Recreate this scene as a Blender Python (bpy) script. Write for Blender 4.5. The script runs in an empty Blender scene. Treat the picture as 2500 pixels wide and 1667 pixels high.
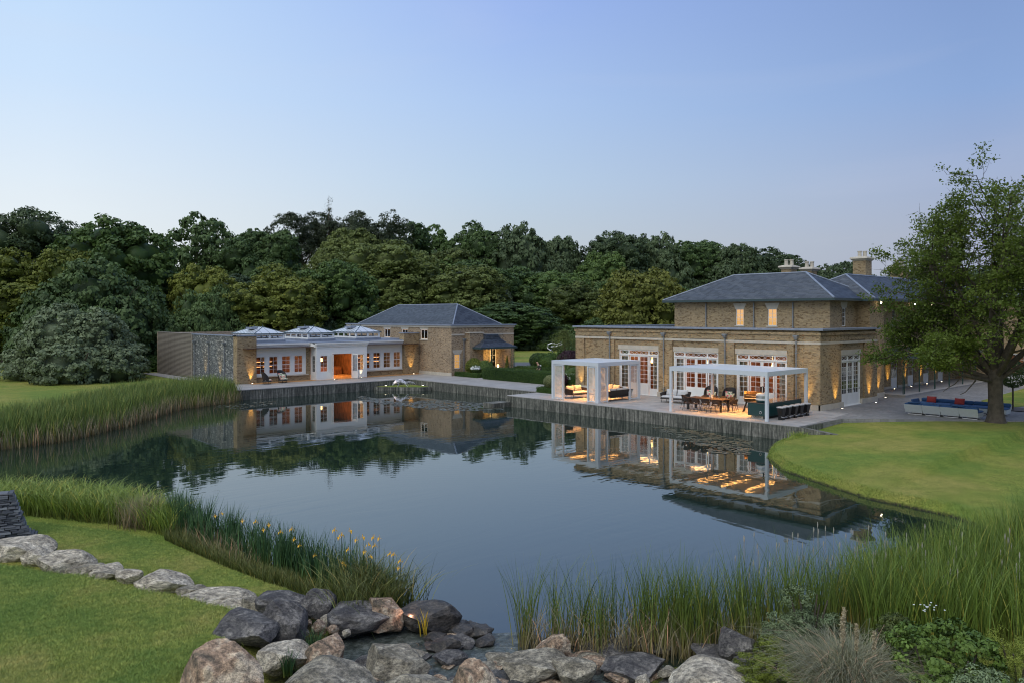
import bpy, bmesh, math, random
import numpy as np
from mathutils import Vector, Matrix

S = bpy.context.scene
COL = S.collection
R = math.radians
RNG = np.random.default_rng(7)
random.seed(5)

# ---------------------------------------------------------------- camera
CAM_H = 5.8                     # metres above the terrace paving (z = 0)
FPX, HOR = 1944.0, 770.0        # focal length and horizon line, in pixels of the 2500 px wide photograph
YAW = R(46.9)
FX, FY = math.cos(YAW), math.sin(YAW)
RX, RY = FY, -FX
cam = bpy.data.cameras.new('camera')
cam.sensor_width = 36.0
cam.lens = 36.0 * FPX / 2500.0
cam.shift_y = -(HOR - 833.5) / 2500.0 * -1.0
cam.clip_start, cam.clip_end = 0.1, 3000
camo = bpy.data.objects.new('camera', cam)
COL.objects.link(camo)
camo.location = (0, 0, CAM_H)
camo.rotation_euler = (R(90), 0, YAW - R(90))
cam.shift_y = -(833.5 - HOR) / 2500.0
S.camera = camo

# ---------------------------------------------------------------- world (dusk sky)
def lin(c):
    return tuple((v / 12.92 if v <= 0.04045 else ((v + 0.055) / 1.055) ** 2.4) for v in (x / 255.0 for x in c))

W = bpy.data.worlds.new('World')
S.world = W
W.use_nodes = True
nt = W.node_tree
nt.nodes.clear()
out = nt.nodes.new('ShaderNodeOutputWorld')
bg = nt.nodes.new('ShaderNodeBackground')
nt.links.new(bg.outputs[0], out.inputs[0])
tc = nt.nodes.new('ShaderNodeTexCoord')
sep = nt.nodes.new('ShaderNodeSeparateXYZ')
nt.links.new(tc.outputs['Generated'], sep.inputs[0])

def mth(op, a=None, b=None, c=None, clamp=False):
    n = nt.nodes.new('ShaderNodeMath'); n.operation = op; n.use_clamp = clamp
    for i, v in enumerate((a, b, c)):
        if v is None: continue
        if isinstance(v, (int, float)): n.inputs[i].default_value = v
        else: nt.links.new(v, n.inputs[i])
    return n.outputs[0]

def ramp(tree, fac, stops, interp='LINEAR'):
    n = tree.nodes.new('ShaderNodeValToRGB')
    cr = n.color_ramp; cr.interpolation = interp
    while len(cr.elements) < len(stops): cr.elements.new(0.5)
    for e, (p, c) in zip(cr.elements, stops):
        e.position = p; e.color = (*c[:3], 1)
    if fac is not None: tree.links.new(fac, n.inputs[0])
    return n.outputs[0]

def sky_stops(cols):   # (sine of elevation, sRGB)
    return [(p, lin(c)) for p, c in cols]

# elevation in sine
el = mth('MAXIMUM', sep.outputs['Z'], 0.0)
skyL = ramp(nt, el, sky_stops([(0.0, (236, 236, 234)), (0.07, (232, 239, 242)), (0.13, (226, 237, 246)), (0.25, (203, 226, 252)), (0.37, (190, 218, 251)), (0.6, (168, 200, 245)), (1.0, (140, 175, 230))]))
skyC = ramp(nt, el, sky_stops([(0.0, (196, 203, 208)), (0.09, (192, 205, 216)), (0.162, (184, 206, 230)), (0.26, (171, 198, 238)), (0.37, (154, 182, 238)), (0.6, (134, 164, 224)), (1.0, (118, 148, 208))]))
skyR = ramp(nt, el, sky_stops([(0.0, (160, 168, 186)), (0.09, (166, 176, 198)), (0.15, (160, 176, 208)), (0.24, (139, 168, 215)), (0.33, (130, 158, 208)), (0.6, (114, 142, 196)), (1.0, (112, 140, 198))]))
# azimuth: sine of the angle right of the view axis
hyp = mth('MAXIMUM', mth('SQRT', mth('ADD', mth('MULTIPLY', sep.outputs['X'], sep.outputs['X']), mth('MULTIPLY', sep.outputs['Y'], sep.outputs['Y']))), 0.001)
side = mth('DIVIDE', mth('ADD', mth('MULTIPLY', sep.outputs['X'], RX), mth('MULTIPLY', sep.outputs['Y'], RY)), hyp)
fl = mth('MULTIPLY_ADD', side, -2.0, 0.0, clamp=True)      # 0 centre .. 1 at 30 degrees left
fr_ = mth('MULTIPLY_ADD', side, 2.0, 0.0, clamp=True)
def mixc(tree, f, a, b, typ='MIX'):
    n = tree.nodes.new('ShaderNodeMix'); n.data_type = 'RGBA'; n.blend_type = typ; n.clamp_factor = True
    for s, v in ((n.inputs[0], f), (n.inputs[6], a), (n.inputs[7], b)):
        if isinstance(v, (int, float)): s.default_value = v
        elif isinstance(v, tuple): s.default_value = (*v[:3], 1)
        else: tree.links.new(v, s)
    return n.outputs[2]
sky = mixc(nt, fl, skyC, skyL)
sky = mixc(nt, fr_, sky, skyR)
# faint high wisps
cn = nt.nodes.new('ShaderNodeTexNoise'); cn.inputs['Scale'].default_value = 2.2; cn.inputs['Detail'].default_value = 5; cn.inputs['Distortion'].default_value = 0.6
mp = nt.nodes.new('ShaderNodeMapping'); mp.inputs['Scale'].default_value = (1.0, 1.0, 6.0)
nt.links.new(tc.outputs['Generated'], mp.inputs[0]); nt.links.new(mp.outputs[0], cn.inputs[0])
wf = mth('MULTIPLY', mth('SUBTRACT', cn.outputs[0], 0.5, clamp=True), 0.35)
sky = mixc(nt, wf, sky, lin((214, 214, 226)))
# a little of the physical sky with the sun just set behind the left
ns = nt.nodes.new('ShaderNodeTexSky'); ns.sky_type = 'NISHITA'; ns.sun_disc = False
ns.sun_elevation = R(1.0); ns.sun_rotation = R(-60)
nsk = nt.nodes.new('ShaderNodeMix'); nsk.data_type = 'RGBA'; nsk.blend_type = 'ADD'
nsk.inputs[0].default_value = 0.012
nt.links.new(sky, nsk.inputs[6]); nt.links.new(ns.outputs[0], nsk.inputs[7])
nt.links.new(nsk.outputs[2], bg.inputs[0])
bg.inputs[1].default_value = 0.72

sun = bpy.data.lights.new('sun', 'SUN'); sun.energy = 1.5; sun.angle = R(75); sun.color = (1.0, 0.95, 0.80)
suno = bpy.data.objects.new('sun', sun); COL.objects.link(suno)
suno.rotation_euler = Vector((FX * .55 + RX * .35, FY * .55 + RY * .35, -1.0)).to_track_quat('-Z', 'Y').to_euler()

S.view_settings.view_transform = 'Standard'
S.view_settings.look = 'None'
S.view_settings.exposure = 0.474
S.view_settings.gamma = 1.0
S.render.engine = 'CYCLES'
cy = S.cycles
cy.use_denoising = True; cy.filter_width = 1.1
try: cy.denoiser = 'OPENIMAGEDENOISE'
except Exception: pass
cy.max_bounces = 6; cy.diffuse_bounces = 3; cy.glossy_bounces = 4; cy.transmission_bounces = 6; cy.transparent_max_bounces = 12
cy.sample_clamp_indirect = 3.0
cy.caustics_reflective = False; cy.caustics_refractive = False

# ---------------------------------------------------------------- helpers
def g(px, py, z=0.0):
    """ground point seen at a pixel of the photograph, at height z"""
    d = FPX * (CAM_H - z) / (py - HOR); r = (px - 1250.0) / FPX * d
    return (d * FX + r * RX, d * FY + r * RY)
def at(px, d):
    r = (px - 1250.0) / FPX * d
    return (d * FX + r * RX, d * FY + r * RY)
def hz(py, d):
    return CAM_H - (py - HOR) * d / FPX

def tag(o, label=None, cat=None, group=None, kind=None):
    if label: o['label'] = label
    if cat: o['category'] = cat
    if group: o['group'] = group
    if kind: o['kind'] = kind
    return o

def thing(name, label, cat, loc=(0, 0, 0), rz=0.0, group=None):
    o = bpy.data.objects.new(name, None); COL.objects.link(o)
    o.location = loc; o.rotation_euler = (0, 0, rz); o.empty_display_size = 0.2
    return tag(o, label, cat, group)

def copy_tree(o, parent=None):
    c = o.copy(); COL.objects.link(c)
    if parent is not None: c.parent = parent
    for ch in [x for x in o.children]: copy_tree(ch, c)
    return c

def uvproj(me):
    nl = len(me.loops)
    if nl == 0: return
    co = np.empty(len(me.vertices) * 3); me.vertices.foreach_get('co', co); co = co.reshape(-1, 3)
    lv = np.empty(nl, dtype=np.int64); me.loops.foreach_get('vertex_index', lv)
    pn = np.empty(len(me.polygons) * 3); me.polygons.foreach_get('normal', pn); pn = np.abs(pn.reshape(-1, 3))
    lt = np.empty(len(me.polygons), dtype=np.int64); me.polygons.foreach_get('loop_total', lt)
    pi = np.repeat(np.arange(len(me.polygons)), lt)
    ax = pn[pi].argmax(1); c = co[lv]
    uv = np.where((ax == 2)[:, None], c[:, [0, 1]], np.where((ax == 0)[:, None], c[:, [1, 2]], c[:, [0, 2]]))
    u = me.uv_layers.new(name='UVMap'); u.data.foreach_set('uv', uv.astype(np.float32).ravel())

def link(name, me, mats, parent=None, smooth=False):
    for m in (mats if isinstance(mats, (list, tuple)) else [mats]): me.materials.append(m)
    if smooth: me.polygons.foreach_set('use_smooth', [True] * len(me.polygons))
    o = bpy.data.objects.new(name, me); COL.objects.link(o)
    if parent is not None: o.parent = parent
    return o

class MB:
    def __init__(s): s.v = []; s.f = []; s.m = []; s.cur = 0
    def add(s, vs, fs):
        n = len(s.v); s.v += [tuple(p) for p in vs]; s.f += [tuple(i + n for i in f) for f in fs]; s.m += [s.cur] * len(fs); return s
    def box(s, a, b, M=None):
        x0, x1 = sorted((a[0], b[0])); y0, y1 = sorted((a[1], b[1])); z0, z1 = sorted((a[2], b[2]))
        vs = [(x0, y0, z0), (x1, y0, z0), (x1, y1, z0), (x0, y1, z0), (x0, y0, z1), (x1, y0, z1), (x1, y1, z1), (x0, y1, z1)]
        if M is not None: vs = [M @ Vector(p) for p in vs]
        return s.add(vs, [(0, 3, 2, 1), (4, 5, 6, 7), (0, 1, 5, 4), (1, 2, 6, 5), (2, 3, 7, 6), (3, 0, 4, 7)])
    def frustum(s, c, w0, d0, w1, d1, z0, z1, off=(0, 0)):
        x, y = c; ox, oy = off
        vs = [(x - w0/2, y - d0/2, z0), (x + w0/2, y - d0/2, z0), (x + w0/2, y + d0/2, z0), (x - w0/2, y + d0/2, z0),
              (x + ox - w1/2, y + oy - d1/2, z1), (x + ox + w1/2, y + oy - d1/2, z1), (x + ox + w1/2, y + oy + d1/2, z1), (x + ox - w1/2, y + oy + d1/2, z1)]
        return s.add(vs, [(0, 3, 2, 1), (4, 5, 6, 7), (0, 1, 5, 4), (1, 2, 6, 5), (2, 3, 7, 6), (3, 0, 4, 7)])
    def tube(s, pts, rad, n=8, caps=True):
        pts = [Vector(p) for p in pts]; rs = rad if isinstance(rad, (list, tuple)) else [rad] * len(pts)
        vs = []; fs = []
        for i, p in enumerate(pts):
            t = (pts[min(i + 1, len(pts) - 1)] - pts[max(i - 1, 0)]).normalized()
            a = t.cross(Vector((0, 0, 1)) if abs(t.z) < 0.95 else Vector((1, 0, 0))).normalized(); b = t.cross(a)
            for k in range(n):
                w = 2 * math.pi * k / n; vs.append(p + (a * math.cos(w) + b * math.sin(w)) * rs[i])
        for i in range(len(pts) - 1):
            for k in range(n):
                fs.append((i * n + k, i * n + (k + 1) % n, (i + 1) * n + (k + 1) % n, (i + 1) * n + k))
        if caps:
            fs.append(tuple(range(n - 1, -1, -1))); fs.append(tuple((len(pts) - 1) * n + k for k in range(n)))
        return s.add(vs, fs)
    def lathe(s, prof, n=16, c=(0, 0, 0)):
        vs = []; fs = []
        for (r, z) in prof:
            for k in range(n):
                w = 2 * math.pi * k / n; vs.append((c[0] + r * math.cos(w), c[1] + r * math.sin(w), c[2] + z))
        for i in range(len(prof) - 1):
            for k in range(n):
                fs.append((i * n + k, i * n + (k + 1) % n, (i + 1) * n + (k + 1) % n, (i + 1) * n + k))
        fs.append(tuple(range(n - 1, -1, -1))); fs.append(tuple((len(prof) - 1) * n + k for k in range(n)))
        return s.add(vs, fs)
    def prism(s, poly, z0, z1):
        n = len(poly); vs = [(p[0], p[1], z0) for p in poly] + [(p[0], p[1], z1) for p in poly]
        fs = [tuple(range(n - 1, -1, -1)), tuple(range(n, 2 * n))] + [(i, (i + 1) % n, (i + 1) % n + n, i + n) for i in range(n)]
        return s.add(vs, fs)
    def mesh(s, name, org=None):
        me = bpy.data.meshes.new(name); me.from_pydata(s.v, [], s.f); me.update()
        if any(s.m): me.polygons.foreach_set('material_index', s.m)
        uvproj(me)
        if org is not None: me.transform(Matrix.Translation(-Vector(org)))
        return me
    def build(s, name, mats, parent=None, world=False, smooth=False, bevel=0):
        org = parent_loc(parent) if world and parent is not None else None
        me = s.mesh(name, org)
        o = link(name, me, mats, parent, smooth)
        if bevel:
            b = o.modifiers.new('bevel', 'BEVEL'); b.width = bevel; b.segments = 2; b.limit_method = 'ANGLE'
        return o

def build_split(mb, name, mat, parent):
    for k in range(len(mb.v) // 8):
        b = MB(); b.add(mb.v[k * 8:k * 8 + 8], [(0, 3, 2, 1), (4, 5, 6, 7), (0, 1, 5, 4), (1, 2, 6, 5), (2, 3, 7, 6), (3, 0, 4, 7)]); b.build(name, mat, parent, world=True)

def parent_loc(p):
    v = Vector((0, 0, 0))
    while p is not None: v = v + Vector(p.location); p = p.parent
    return v

# frame on a wall: u to the right seen from outside, v up, w outward
class Fr:
    def __init__(s, o, u, n): s.o = Vector(o); s.u = Vector(u); s.n = Vector(n)
    def p(s, u, v, w=0.0): return s.o + s.u * u + Vector((0, 0, v)) + s.n * w
    def box(s, mb, u0, u1, v0, v1, w0, w1): return mb.box(s.p(u0, v0, w0), s.p(u1, v1, w1))

def wall_boxes(mb, fr, u0, u1, v0, v1, w0, w1, ops):
    us = sorted({u0, u1, *[min(max(o[0], u0), u1) for o in ops], *[min(max(o[1], u0), u1) for o in ops]})
    for a, b in zip(us[:-1], us[1:]):
        if b - a < 1e-5: continue
        m = (a + b) / 2; cuts = sorted([(o[2], o[3]) for o in ops if o[0] < m < o[1]]); v = v0
        for c0, c1 in cuts:
            if c0 > v + 1e-5: fr.box(mb, a, b, v, c0, w0, w1)
            v = max(v, c1)
        if v < v1 - 1e-5: fr.box(mb, a, b, v, v1, w0, w1)

# ---------------------------------------------------------------- materials
def newmat(name):
    m = bpy.data.materials.new(name); m.use_nodes = True; t = m.node_tree; t.nodes.clear()
    o = t.nodes.new('ShaderNodeOutputMaterial'); p = t.nodes.new('ShaderNodeBsdfPrincipled')
    t.links.new(p.outputs[0], o.inputs[0]); return m, t, p, o
def noise(t, scale, detail=3, vec=None, rough=0.55, dist=0.0):
    n = t.nodes.new('ShaderNodeTexNoise'); n.inputs['Scale'].default_value = scale; n.inputs['Detail'].default_value = detail
    n.inputs['Roughness'].default_value = rough; n.inputs['Distortion'].default_value = dist
    if vec is not None: t.links.new(vec, n.inputs['Vector'])
    return n.outputs[0]
def objco(t, scale=(1, 1, 1), uv=False, world=False):
    if world:
        c = t.nodes.new('ShaderNodeNewGeometry').outputs['Position']
    else:
        c = t.nodes.new('ShaderNodeTexCoord').outputs['UV' if uv else 'Object']
    m = t.nodes.new('ShaderNodeMapping'); m.inputs['Scale'].default_value = scale
    t.links.new(c, m.inputs[0]); return m.outputs[0]
def bump(t, p, h, strength=0.3, dist=0.01):
    b = t.nodes.new('ShaderNodeBump'); b.inputs['Strength'].default_value = strength; b.inputs['Distance'].default_value = dist
    t.links.new(h, b.inputs['Height']); t.links.new(b.outputs[0], p.inputs['Normal']); return b
def simple(name, col, rough=0.6, metal=0.0, var=0.12, scale=6.0, bmp=0.0, spec=0.5):
    m, t, p, o = newmat(name)
    v = objco(t); n = noise(t, scale, 4, v)
    c = tuple(col)
    t.links.new(ramp(t, n, [(0.25, tuple(x * (1 - var) for x in c)), (0.75, tuple(min(1, x * (1 + var)) for x in c))]), p.inputs['Base Color'])
    p.inputs['Roughness'].default_value = rough; p.inputs['Metallic'].default_value = metal
    p.inputs['Specular IOR Level'].default_value = spec
    if bmp: bump(t, p, noise(t, scale * 8, 3, v), bmp, 0.01)
    return m
def emis(name, col, strength):
    m = bpy.data.materials.new(name); m.use_nodes = True; t = m.node_tree; t.nodes.clear()
    o = t.nodes.new('ShaderNodeOutputMaterial'); e = t.nodes.new('ShaderNodeEmission')
    e.inputs[0].default_value = (*col, 1); e.inputs[1].default_value = strength; t.links.new(e.outputs[0], o.inputs[0]); return m

def mat_brick(name, c1, c2, mortar, c3=None, dirt=0.5):
    m, t, p, o = newmat(name); v = objco(t, uv=True)
    b = t.nodes.new('ShaderNodeTexBrick'); t.links.new(v, b.inputs['Vector'])
    b.inputs['Color1'].default_value = (*c1, 1); b.inputs['Color2'].default_value = (*c2, 1); b.inputs['Mortar'].default_value = (*mortar, 1)
    b.inputs['Scale'].default_value = 1.0; b.inputs['Mortar Size'].default_value = 0.008; b.inputs['Mortar Smooth'].default_value = 0.2
    b.inputs['Brick Width'].default_value = 0.225; b.inputs['Row Height'].default_value = 0.075; b.inputs['Bias'].default_value = -0.1
    b.inputs['Mortar Size'].default_value = 0.011
    wn = t.nodes.new('ShaderNodeTexVoronoi'); wn.inputs['Scale'].default_value = 1.0
    mp_ = objco(t, (6.5, 13.3, 4.44), uv=True); t.links.new(mp_, wn.inputs['Vector'])
    sp = t.nodes.new('ShaderNodeSeparateColor'); t.links.new(wn.outputs['Color'], sp.inputs[0])
    dk = ramp(t, sp.outputs[0], [(0.0, (0.55, 0.48, 0.42)), (0.12, (0.62, 0.55, 0.5)), (0.2, (0.9, 0.88, 0.86)), (0.8, (1.02, 1.0, 1.0)), (1.0, (1.2, 1.16, 1.05))])
    c = mixc(t, 1.0, b.outputs['Color'], dk, 'MULTIPLY')
    big = ramp(t, noise(t, 0.5, 5, v), [(0.3, (1 - 0.3 * dirt,) * 3), (0.7, (1.08, 1.06, 1.04))])
    c = mixc(t, 1.0, c, big, 'MULTIPLY')
    t.links.new(c, p.inputs['Base Color']); p.inputs['Roughness'].default_value = 0.9
    inv = t.nodes.new('ShaderNodeMath'); inv.operation = 'SUBTRACT'; inv.inputs[0].default_value = 1.0; t.links.new(b.outputs['Fac'], inv.inputs[1])
    bump(t, p, inv.outputs[0], 0.5, 0.012)
    return m

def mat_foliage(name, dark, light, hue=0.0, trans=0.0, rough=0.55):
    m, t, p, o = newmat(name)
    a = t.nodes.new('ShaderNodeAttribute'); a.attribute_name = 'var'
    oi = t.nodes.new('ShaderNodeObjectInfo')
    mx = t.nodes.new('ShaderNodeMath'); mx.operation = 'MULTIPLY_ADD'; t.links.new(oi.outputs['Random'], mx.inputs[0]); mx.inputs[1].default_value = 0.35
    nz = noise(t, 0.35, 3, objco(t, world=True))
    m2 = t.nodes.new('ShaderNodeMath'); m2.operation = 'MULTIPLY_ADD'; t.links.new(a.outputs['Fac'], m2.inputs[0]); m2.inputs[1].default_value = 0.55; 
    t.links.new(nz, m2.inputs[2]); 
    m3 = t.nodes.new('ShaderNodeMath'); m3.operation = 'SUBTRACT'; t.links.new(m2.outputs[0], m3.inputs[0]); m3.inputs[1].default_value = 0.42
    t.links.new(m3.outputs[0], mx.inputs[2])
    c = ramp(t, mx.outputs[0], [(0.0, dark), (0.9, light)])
    t.links.new(c, p.inputs['Base Color']); p.inputs['Roughness'].default_value = rough
    p.inputs['Specular IOR Level'].default_value = 0.25
    if trans:
        tr = t.nodes.new('ShaderNodeBsdfTranslucent'); t.links.new(c, tr.inputs[0])
        mxs = t.nodes.new('ShaderNodeMixShader'); mxs.inputs[0].default_value = trans
        t.links.new(p.outputs[0], mxs.inputs[1]); t.links.new(tr.outputs[0], mxs.inputs[2]); t.links.new(mxs.outputs[0], o.inputs[0])
    return m

def mat_blade(name, base, mid, tip, rough=0.5):
    m, t, p, o = newmat(name)
    h = t.nodes.new('ShaderNodeAttribute'); h.attribute_name = 'hgt'
    a = t.nodes.new('ShaderNodeAttribute'); a.attribute_name = 'var'
    c = ramp(t, h.outputs['Fac'], [(0.0, base), (0.22, tuple((x + y) / 2 for x, y in zip(base, mid))), (0.42, mid), (1.0, tip)])
    c = mixc(t, 1.0, c, ramp(t, a.outputs['Fac'], [(0.0, (0.55, 0.6, 0.6)), (0.5, (0.95, 1, 0.9)), (0.93, (1.3, 1.25, 1.0)), (0.97, (2.6, 1.7, 1.6)), (1.0, (2.6, 1.7, 1.6))]), 'MULTIPLY')
    t.links.new(c, p.inputs['Base Color']); p.inputs['Roughness'].default_value = rough; p.inputs['Specular IOR Level'].default_value = 0.3
    return m

def mat_glass(name='window_glass'):
    m = bpy.data.materials.new(name); m.use_nodes = True; t = m.node_tree; t.nodes.clear()
    o = t.nodes.new('ShaderNodeOutputMaterial'); tr = t.nodes.new('ShaderNodeBsdfTransparent'); gl = t.nodes.new('ShaderNodeBsdfGlossy')
    gl.inputs['Roughness'].default_value = 0.03; tr.inputs[0].default_value = (0.93, 0.95, 0.94, 1)
    fr = t.nodes.new('ShaderNodeFresnel'); fr.inputs[0].default_value = 1.5
    mul = t.nodes.new('ShaderNodeMath'); mul.operation = 'MULTIPLY'; mul.inputs[1].default_value = 1.6; mul.use_clamp = True
    t.links.new(fr.outputs[0], mul.inputs[0])
    mx = t.nodes.new('ShaderNodeMixShader'); t.links.new(mul.outputs[0], mx.inputs[0]); t.links.new(tr.outputs[0], mx.inputs[1]); t.links.new(gl.outputs[0], mx.inputs[2])
    t.links.new(mx.outputs[0], o.inputs[0]); return m

def mat_rock(name, a, b, c, spots=True, wet=0.0):
    m, t, p, o = newmat(name); v = objco(t)
    n1 = noise(t, 1.3, 6, v, 0.6, 0.4); col = ramp(t, n1, [(0.38, a), (0.5, b), (0.60, c)])
    n2 = noise(t, 9, 5, v); col = mixc(t, 1.0, col, ramp(t, n2, [(0.36, (0.5, 0.5, 0.5)), (0.5, (1, 1, 1)), (0.64, (1.5, 1.48, 1.42))]), 'MULTIPLY')
    n3 = noise(t, 38, 3, v); col = mixc(t, 1.0, col, ramp(t, n3, [(0.36, (0.66, 0.66, 0.66)), (0.64, (1.34, 1.34, 1.34))]), 'MULTIPLY')
    if spots:
        vo = t.nodes.new('ShaderNodeTexVoronoi'); vo.inputs['Scale'].default_value = 9; t.links.new(v, vo.inputs['Vector'])
        col = mixc(t, ramp(t, vo.outputs['Distance'], [(0.0, (0.8,) * 3), (0.09, (0.0,) * 3)]), col, (0.05, 0.045, 0.04))
    t.links.new(col, p.inputs['Base Color']); p.inputs['Roughness'].default_value = 0.85 - wet
    ad = t.nodes.new('ShaderNodeMath'); ad.operation = 'MULTIPLY_ADD'; t.links.new(n2, ad.inputs[0]); ad.inputs[1].default_value = 2.0; t.links.new(n3, ad.inputs[2])
    bump(t, p, ad.outputs[0], 0.55, 0.03); return m

def mat_pane_wood(name, a, b, scale=(1, 18, 18)):
    m, t, p, o = newmat(name); v = objco(t, scale); n = noise(t, 2.0, 5, v, 0.6, 0.3)
    t.links.new(ramp(t, n, [(0.3, a), (0.7, b)]), p.inputs['Base Color']); p.inputs['Roughness'].default_value = 0.7; bump(t, p, n, 0.3, 0.004); return m

def mat_paving(name, a, b, w, h, joint=0.6, rot=False):
    m, t, p, o = newmat(name); v = objco(t, uv=True)
    br = t.nodes.new('ShaderNodeTexBrick'); t.links.new(v, br.inputs['Vector'])
    br.inputs['Color1'].default_value = (*a, 1); br.inputs['Color2'].default_value = (*b, 1); br.inputs['Mortar'].default_value = (*[x * joint for x in a], 1)
    br.inputs['Scale'].default_value = 1; br.inputs['Mortar Size'].default_value = 0.006; br.inputs['Brick Width'].default_value = w; br.inputs['Row Height'].default_value = h
    c = mixc(t, 1.0, br.outputs[0], ramp(t, noise(t, 0.6, 5, v), [(0.3, (0.8, 0.8, 0.8)), (0.7, (1.1, 1.1, 1.1))]), 'MULTIPLY')
    c = mixc(t, 1.0, c, ramp(t, noise(t, 14, 4, v), [(0.3, (0.86,) * 3), (0.7, (1.1,) * 3)]), 'MULTIPLY')
    t.links.new(c, p.inputs['Base Color']); p.inputs['Roughness'].default_value = 0.75
    return m

M = {}
M['brick'] = mat_brick('yellow_stock_brick', (0.39, 0.288, 0.155), (0.27, 0.195, 0.105), (0.33, 0.275, 0.19))
M['brick_barn'] = mat_brick('mixed_barn_brick', (0.41, 0.30, 0.185), (0.27, 0.20, 0.125), (0.35, 0.30, 0.235), dirt=0.7)
M['stone'] = simple('limestone_trim', (0.50, 0.45, 0.37), 0.85, var=0.12, scale=3, bmp=0.2)
M['lead'] = simple('lead_capping', (0.22, 0.25, 0.31), 0.45, var=0.2, scale=2)
M['white'] = simple('white_joinery_paint', (0.80, 0.79, 0.76), 0.4, var=0.03, scale=2)
M['pergola'] = simple('white_powder_coated_metal', (0.60, 0.63, 0.66), 0.35, var=0.02)
M['pergola_in'] = simple('cream_louvre', (0.70, 0.66, 0.60), 0.45, var=0.03)
M['slate'] = simple('grey_slate', (0.085, 0.095, 0.115), 0.5, var=0.25, scale=5, bmp=0.1)
m, t, p, o = newmat('slate_pieces'); a_ = t.nodes.new('ShaderNodeAttribute'); a_.attribute_name = 'var'
t.links.new(ramp(t, a_.outputs['Fac'], [(0.0, (0.038, 0.046, 0.062)), (0.5, (0.058, 0.070, 0.092)), (1.0, (0.085, 0.098, 0.120))]), p.inputs['Base Color']); p.inputs['Roughness'].default_value = 0.42
M['slates'] = m
M['gutter'] = simple('dark_gutter', (0.03, 0.055, 0.06), 0.4)
M['pipe'] = simple('lead_downpipe', (0.20, 0.21, 0.22), 0.5, var=0.15)
M['glass'] = mat_glass()
M['wood_warm'] = mat_pane_wood('warm_panelling', (0.12, 0.05, 0.022), (0.34, 0.15, 0.06), (2.2, 2.2, 1))
M['floor_warm'] = simple('orange_carpet', (0.50, 0.26, 0.10), 0.8, var=.3, scale=2)
M['ceil'] = simple('room_ceiling', (0.6, 0.5, 0.4), 0.8)
M['curtain'] = simple('pale_curtain', (0.62, 0.56, 0.48), 0.85, var=0.2, scale=20)
M['room_dark'] = simple('dark_interior', (0.07, 0.035, 0.022), 0.7)
M['conc'] = None
m, t, p, o = newmat('stained_board_concrete'); v = objco(t, (5.2, 0.35, 1), uv=True); v2 = objco(t, uv=True)
c = ramp(t, noise(t, 1.6, 6, v, 0.7), [(0.34, (0.028, 0.030, 0.026)), (0.45, (0.085, 0.085, 0.075)), (0.54, (0.17, 0.165, 0.145)), (0.66, (0.36, 0.345, 0.31))])
c = mixc(t, 1.0, c, ramp(t, noise(t, 0.7, 4, v2), [(0.3, (0.7, 0.72, 0.66)), (0.7, (1.15, 1.13, 1.08))]), 'MULTIPLY')
sp = t.nodes.new('ShaderNodeSeparateXYZ'); t.links.new(v2, sp.inputs[0])
c = mixc(t, 1.0, c, ramp(t, noise(t, 6, 4, v2), [(0.35, (0.75,) * 3), (0.65, (1.15,) * 3)]), 'MULTIPLY')
t.links.new(c, p.inputs['Base Color']); p.inputs['Roughness'].default_value = 0.85; bump(t, p, noise(t, 4, 5, v), 0.5, 0.02)
M['conc'] = m
M['pave'] = mat_paving('granite_paving', (0.36, 0.34, 0.32), (0.30, 0.285, 0.27), 0.9, 0.45)
M['paver'] = simple('terrace_paver', (0.37, 0.35, 0.33), 0.7, var=0.14, scale=2.5)
M['paver2'] = simple('terrace_paver_dark', (0.31, 0.295, 0.28), 0.7, var=0.14, scale=2.5)
M['setts'] = mat_paving('stone_sett_paving', (0.27, 0.26, 0.25), (0.20, 0.195, 0.19), 0.32, 0.16, 0.5)
M['tarmac'] = simple('tarmac', (0.10, 0.105, 0.115), 0.85)
# rubble stone
m, t, p, o = newmat('rubble_stone'); v = objco(t, (4.2, 10.0, 1), uv=True)
vo = t.nodes.new('ShaderNodeTexVoronoi'); vo.inputs['Scale'].default_value = 1.0; vo.inputs['Randomness'].default_value = 0.9; t.links.new(v, vo.inputs['Vector'])
sc_ = t.nodes.new('ShaderNodeSeparateColor'); t.links.new(vo.outputs['Color'], sc_.inputs[0])
c = ramp(t, sc_.outputs[0], [(0.0, (0.05, 0.056, 0.058)), (0.4, (0.11, 0.118, 0.12)), (0.8, (0.19, 0.195, 0.19)), (1.0, (0.42, 0.42, 0.39))])
ve = t.nodes.new('ShaderNodeTexVoronoi'); ve.feature = 'DISTANCE_TO_EDGE'; t.links.new(v, ve.inputs['Vector']); ve.inputs['Scale'].default_value = 1.0; ve.inputs['Randomness'].default_value = 0.9
c = mixc(t, ramp(t, ve.outputs['Distance'], [(0.0, (1,) * 3), (0.07, (0,) * 3)]), c, (0.11, 0.11, 0.105))
t.links.new(c, p.inputs['Base Color']); p.inputs['Roughness'].default_value = 0.85; bump(t, p, ve.outputs['Distance'], 0.7, 0.06)
M['rubble'] = m
M['timber'] = mat_pane_wood('weathered_larch', (0.20, 0.17, 0.135), (0.34, 0.30, 0.245), (3, 3, 12))
M['black'] = simple('black_wicker', (0.018, 0.015, 0.014), 0.5, var=0.4, scale=60, bmp=0.4)
M['brownwick'] = simple('brown_wicker', (0.026, 0.019, 0.017), 0.55, var=0.4, scale=60, bmp=0.4)
M['metal_dk'] = simple('dark_metal', (0.03, 0.03, 0.032), 0.4, 0.6)
M['metal'] = simple('brushed_metal', (0.55, 0.56, 0.58), 0.3, 0.9)
M['cream'] = simple('cream_cushion', (0.62, 0.58, 0.52), 0.9)
M['greycush'] = simple('pale_grey_cushion', (0.50, 0.50, 0.50), 0.9)
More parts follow.
